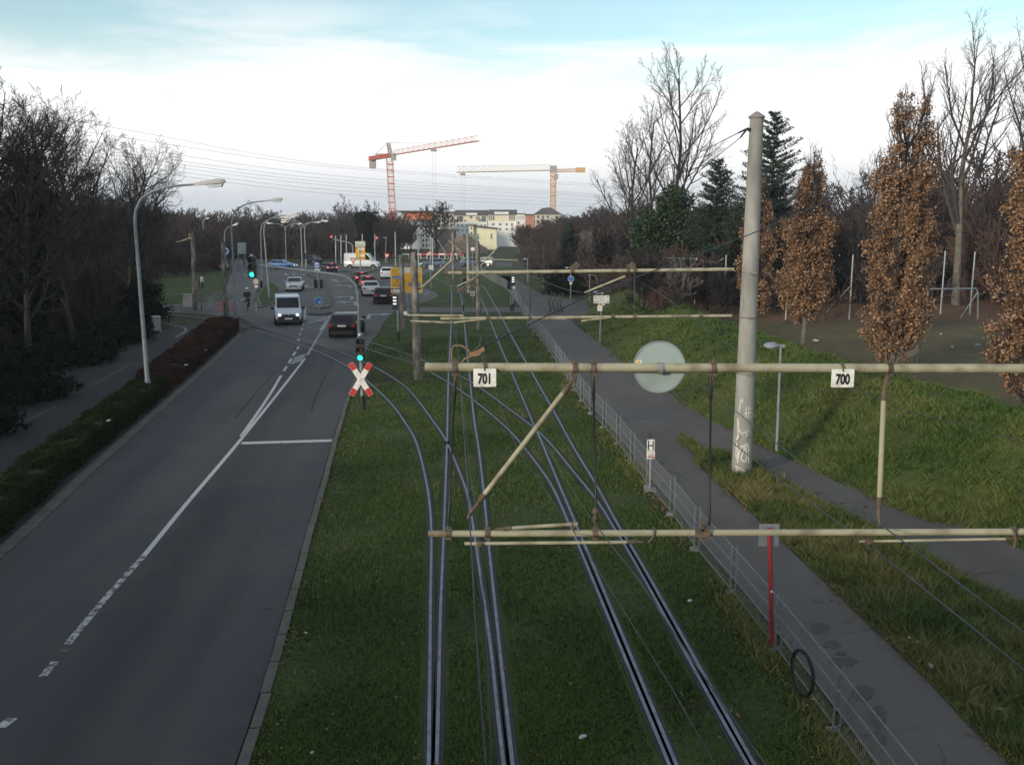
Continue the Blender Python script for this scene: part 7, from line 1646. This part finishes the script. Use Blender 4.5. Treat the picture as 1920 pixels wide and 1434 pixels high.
leafy('ivy_tree', 'ivy-clad green tree stump at the foot of the tall poplars', (13.6, 82, 0), [(9000, (0, 0, 4.2), (2.0, 2.0, 4.4)), (6000, (.5, 0, 8.4), (1.7, 1.7, 1.9)), (4500, (-1.8, 0, 6.6), (1.5, 1.5, 1.5)), (3000, (-2.2, -.5, 3.4), (1.6, 1.6, 2.6))], IVYL, .125, 16, 'tree', 10)
def conifer(loc, H, Rb, seed, lab, grp='conifers on the right', sp=1.0):
    t = thing('conifer', lab, 'tree', loc, 0, grp); rg_ = np.random.default_rng(seed); br = [([(0, 0, -.2), (.03, 0, H * .5), (0, 0, H)], [.20, .11, .015], 6)]; C = []
    z = H * .06
    while z < H * .985:
        f = 1 - z / H; n = int(7 + 5 * f)
        for k in range(n):
            az = rg_.uniform(0, 6.283); L_ = Rb * (f ** .72) * rg_.uniform(.35, 1.25) + .12; up = rg_.uniform(.05, .28) - .45 * f
            pts = [np.array([math.cos(az) * L_ * s, math.sin(az) * L_ * s, z + up * L_ * s + .22 * L_ * s * s]) for s in (0, .35, .7, 1)]; br.append((pts, [.035, .025, .016, .008], 3))
            m = int(52 * L_ / .9 * sp) + 5; s = rg_.uniform(.15, 1.05, m); q = np.array(pts[0]) + (np.array(pts[3]) - np.array(pts[0])) * s[:, None]; q[:, 2] += rg_.normal(-.05, .06, m) + .10 * L_ * (s ** 2); q[:, :2] += rg_.normal(0, .07 * (1 + L_ * .22), (m, 2)); C.append(q)
        z += H * .021 + .05
    V, F = paths_mesh(br); np_mesh('trunk', V, F, BARK, t, True)
    V, F = leafquads(np.concatenate(C), .13, seed, .26); np_mesh('crown', V, F, NEEDLE, t)
conifer((20.9, 76, .3), 15.6, 5.2, 201, 'tall dark conifer right behind the concrete mast'); conifer((16.9, 78, .2), 12.3, 3.8, 202, 'dark conifer left of the concrete mast')
conifer((19.4, 74, .3), 10.5, 4.6, 203, 'lower dark conifer behind the concrete mast between the two taller ones'); conifer(G(1067, 538), 7.2, 2.3, 204, 'small dark conifer right of the main path before the brown thicket')
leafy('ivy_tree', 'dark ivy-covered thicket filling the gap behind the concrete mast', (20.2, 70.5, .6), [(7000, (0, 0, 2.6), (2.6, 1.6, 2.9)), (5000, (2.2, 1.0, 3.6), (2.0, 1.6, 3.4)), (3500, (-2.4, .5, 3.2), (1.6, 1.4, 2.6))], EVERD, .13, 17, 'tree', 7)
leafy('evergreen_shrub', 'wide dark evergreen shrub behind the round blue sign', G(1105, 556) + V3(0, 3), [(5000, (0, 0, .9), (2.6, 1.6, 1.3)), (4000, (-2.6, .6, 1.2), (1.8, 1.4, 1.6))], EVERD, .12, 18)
leafy('evergreen_shrub', 'small green shrub among the thicket left of the ivy tree', G(1180, 545) + V3(0, 5), [(3000, (0, 0, 1.0), (1.6, 1.6, 1.5))], IVYL, .12, 19)

# ------------------------------------------------------------------ thickets: every shrub is a copy of a few
def shrub(lab, loc, seed, H, m_, grp, P_=PR_BUSH):
    g = grow(seed, H, .06, dict(P_, rmin=.02)); t = thing('bare_shrub', lab, 'shrub', loc, 0, grp); V, F = gm(g); np_mesh('stems', V, F, m_, t); return t
kinds = [('purple-brown bare shrub in the thicket along the right bank', 301, TWIGP), ('red-brown bare shrub in the thicket along the right bank', 302, TWIGR), ('ochre bare shrub in the thicket along the right bank', 303, TWIGY), ('pale twiggy bare shrub in the thicket along the right bank', 304, TWIGPALE), ('dark bare shrub in the thicket along the right bank', 305, TWIGD)]
pr = []
spots = []
rg3 = np.random.default_rng(21)
for k in range(46):      # right of the main path
    y = rg3.uniform(80, 165); x = float(x_at(right, min(y, 126))) + 3.2 + abs(rg3.normal(0, 8)) + max(0, y - 120) * .03 ; spots.append((x, y, rg3.choice([0, 0, 0, 1, 1, 2, 3, 4]), rg3.uniform(1.0, 1.75) * (1.1 if y > 110 else .95)))
for k in range(26):      # on the bank left of the mast
    y = rg3.uniform(60, 82); x = rg3.uniform(8.5, 22); spots.append((x, y, rg3.choice([0, 4, 4, 1, 3]), rg3.uniform(.7, 1.25)))
for k in range(40):      # behind the field
    x = rg3.uniform(16, 62); y = 71 + abs(rg3.normal(0, 9)); spots.append((x, y, rg3.choice([0, 4, 4, 1]), rg3.uniform(.9, 1.6)))
for i, (x, y, k, s) in enumerate(spots):
    z = bz(x, y) if x > 3 and y < 105 and x < 80 else 0
    z = max(z, 0) - .1
    ppx = 960 + x / y * 1734; hh_ = rg3.uniform(.62, 1.0) * (5.2 if ppx < 1050 else (7.0 if ppx < 1150 else (4.6 if y < 82 and x < 22 else 7.4))); szz = hh_ / 3.6; s = .5 * s + .5 * szz
    while len(pr) <= k: pr.append(None)
    if pr[k] is None: pr[k] = shrub(kinds[k][0], (x, y, z), kinds[k][1], 3.6, kinds[k][2], kinds[k][0].split(' in ')[0] + 's'); pr[k].scale = (s, s, szz)
    else: dup(pr[k], (x, y, z), rg3.uniform(0, 6), scale=(s, s, szz))
t = shrub('tall fan-shaped red-brown shrub in front of the ivy-clad tree', (18.4, 76, .5), 310, 6.8, TWIGR, None, dict(PR_BUSH, nc=(30, 8, 4), ang=((8, 35), (15, 35), (20, 45))))
shrub('rounded dark red shrub on the crest of the bank left of the mast', (9.2, 58.5, 1.4), 311, 1.7, TWIGR, None)
shrub('bare bushy shrub on the crest of the bank behind the hanger rod', (10.8, 60.5, 1.5), 312, 3.6, TWIGPALE, None)
pl = [[], [], []]
for k in range(70): y = rg3.uniform(66, 100) ; pl[k % 3].append((rg3.uniform(14, 75), 72 + abs(rg3.normal(0, 10)), .3, rg3.uniform(0, 6), 1.4, rg3.uniform(1.2, 2.2)))
for k in range(60): y = rg3.uniform(80, 180); pl[k % 3].append((float(x_at(right, min(y, 126))) + 5 + abs(rg3.normal(0, 9)), y, 0, rg3.uniform(0, 6), 1.5, 1.5))
stuff('thicket', [replicate(*BV[k], pl[k]) for k in range(3)], TWIGP, 'purple-brown undergrowth filling the right bank thicket', 'undergrowth')
# woods far off
pl = [[], [], []]
def far(n, xr, yr, sr, hr=None):
    for k in range(n): s = rg3.uniform(*sr); pl[int(rg3.integers(3))].append((rg3.uniform(*xr), rg3.uniform(*yr), 0, rg3.uniform(0, 6), s * 1.15, s))
far(150, (-130, -24), (196, 232), (.68, .98)); far(50, (-120, -76), (140, 200), (.7, 1.0)); far(60, (-75, -44), (92, 165), (.55, .85))
far(90, (14, 80), (112, 200), (.75, 1.05)); far(90, (45, 140), (85, 170), (1.0, 1.45)); far(80, (-240, -110), (200, 330), (.9, 1.2)); far(60, (30, 180), (250, 330), (.9, 1.2)); far(26, (-40, -24), (205, 260), (.6, .8))
far(60, (-60, 40), (380, 440), (.8, 1.1)); far(26, (1.5, 12), (188, 235), (.52, .66)); far(40, (7, 34), (185, 240), (.74, .88))
pl = [[(x, y, z, r_, s, sz) for x, y, z, r_, s, sz in p if not (y > 90 and y < 172 and -72 < x < -48 and abs(x + .275 * y + .0) < 6)] for p in pl]
stuff('far_woods', [replicate(*FV[k], pl[k]) for k in range(3)], FARW, 'brown leafless woods closing the view on all sides', 'woods')
pl = [[], [], []]
for k in range(220): pl[k % 3].append((rg3.uniform(-120, -26), rg3.uniform(190, 204), 0, rg3.uniform(0, 6), 1.9, 2.0))
for k in range(90): pl[k % 3].append((rg3.uniform(-70, -42), rg3.uniform(84, 150), 0, rg3.uniform(0, 6), 1.4, 1.2))
pl = [[q for q in p if not (q[1] < 172 and abs(q[0] + .275 * q[1]) < 6)] for p in pl]
stuff('far_undergrowth', [replicate(*BV[k], pl[k]) for k in range(3)], FARW, 'red-brown brushwood along the edge of the far woods', 'undergrowth')
# ------------------------------------------------------------------ the winter air
m = MB(); m.box((0, 525, 22.5), (1840, 1590, 48)); hz = m.build('haze', None, smooth=False); hz.data.materials.clear()
hm = bpy.data.materials.new('haze'); hm.use_nodes = True; n_ = hm.node_tree; n_.nodes.remove(n_.nodes['Principled BSDF'])
pv = n_.nodes.new('ShaderNodeVolumePrincipled'); pv.inputs['Color'].default_value = (.86, .90, 1, 1); pv.inputs['Density'].default_value = .00026
n_.links.new(pv.outputs[0], n_.nodes['Material Output'].inputs['Volume']); hz.data.materials.append(hm); hz['kind'] = 'stuff'
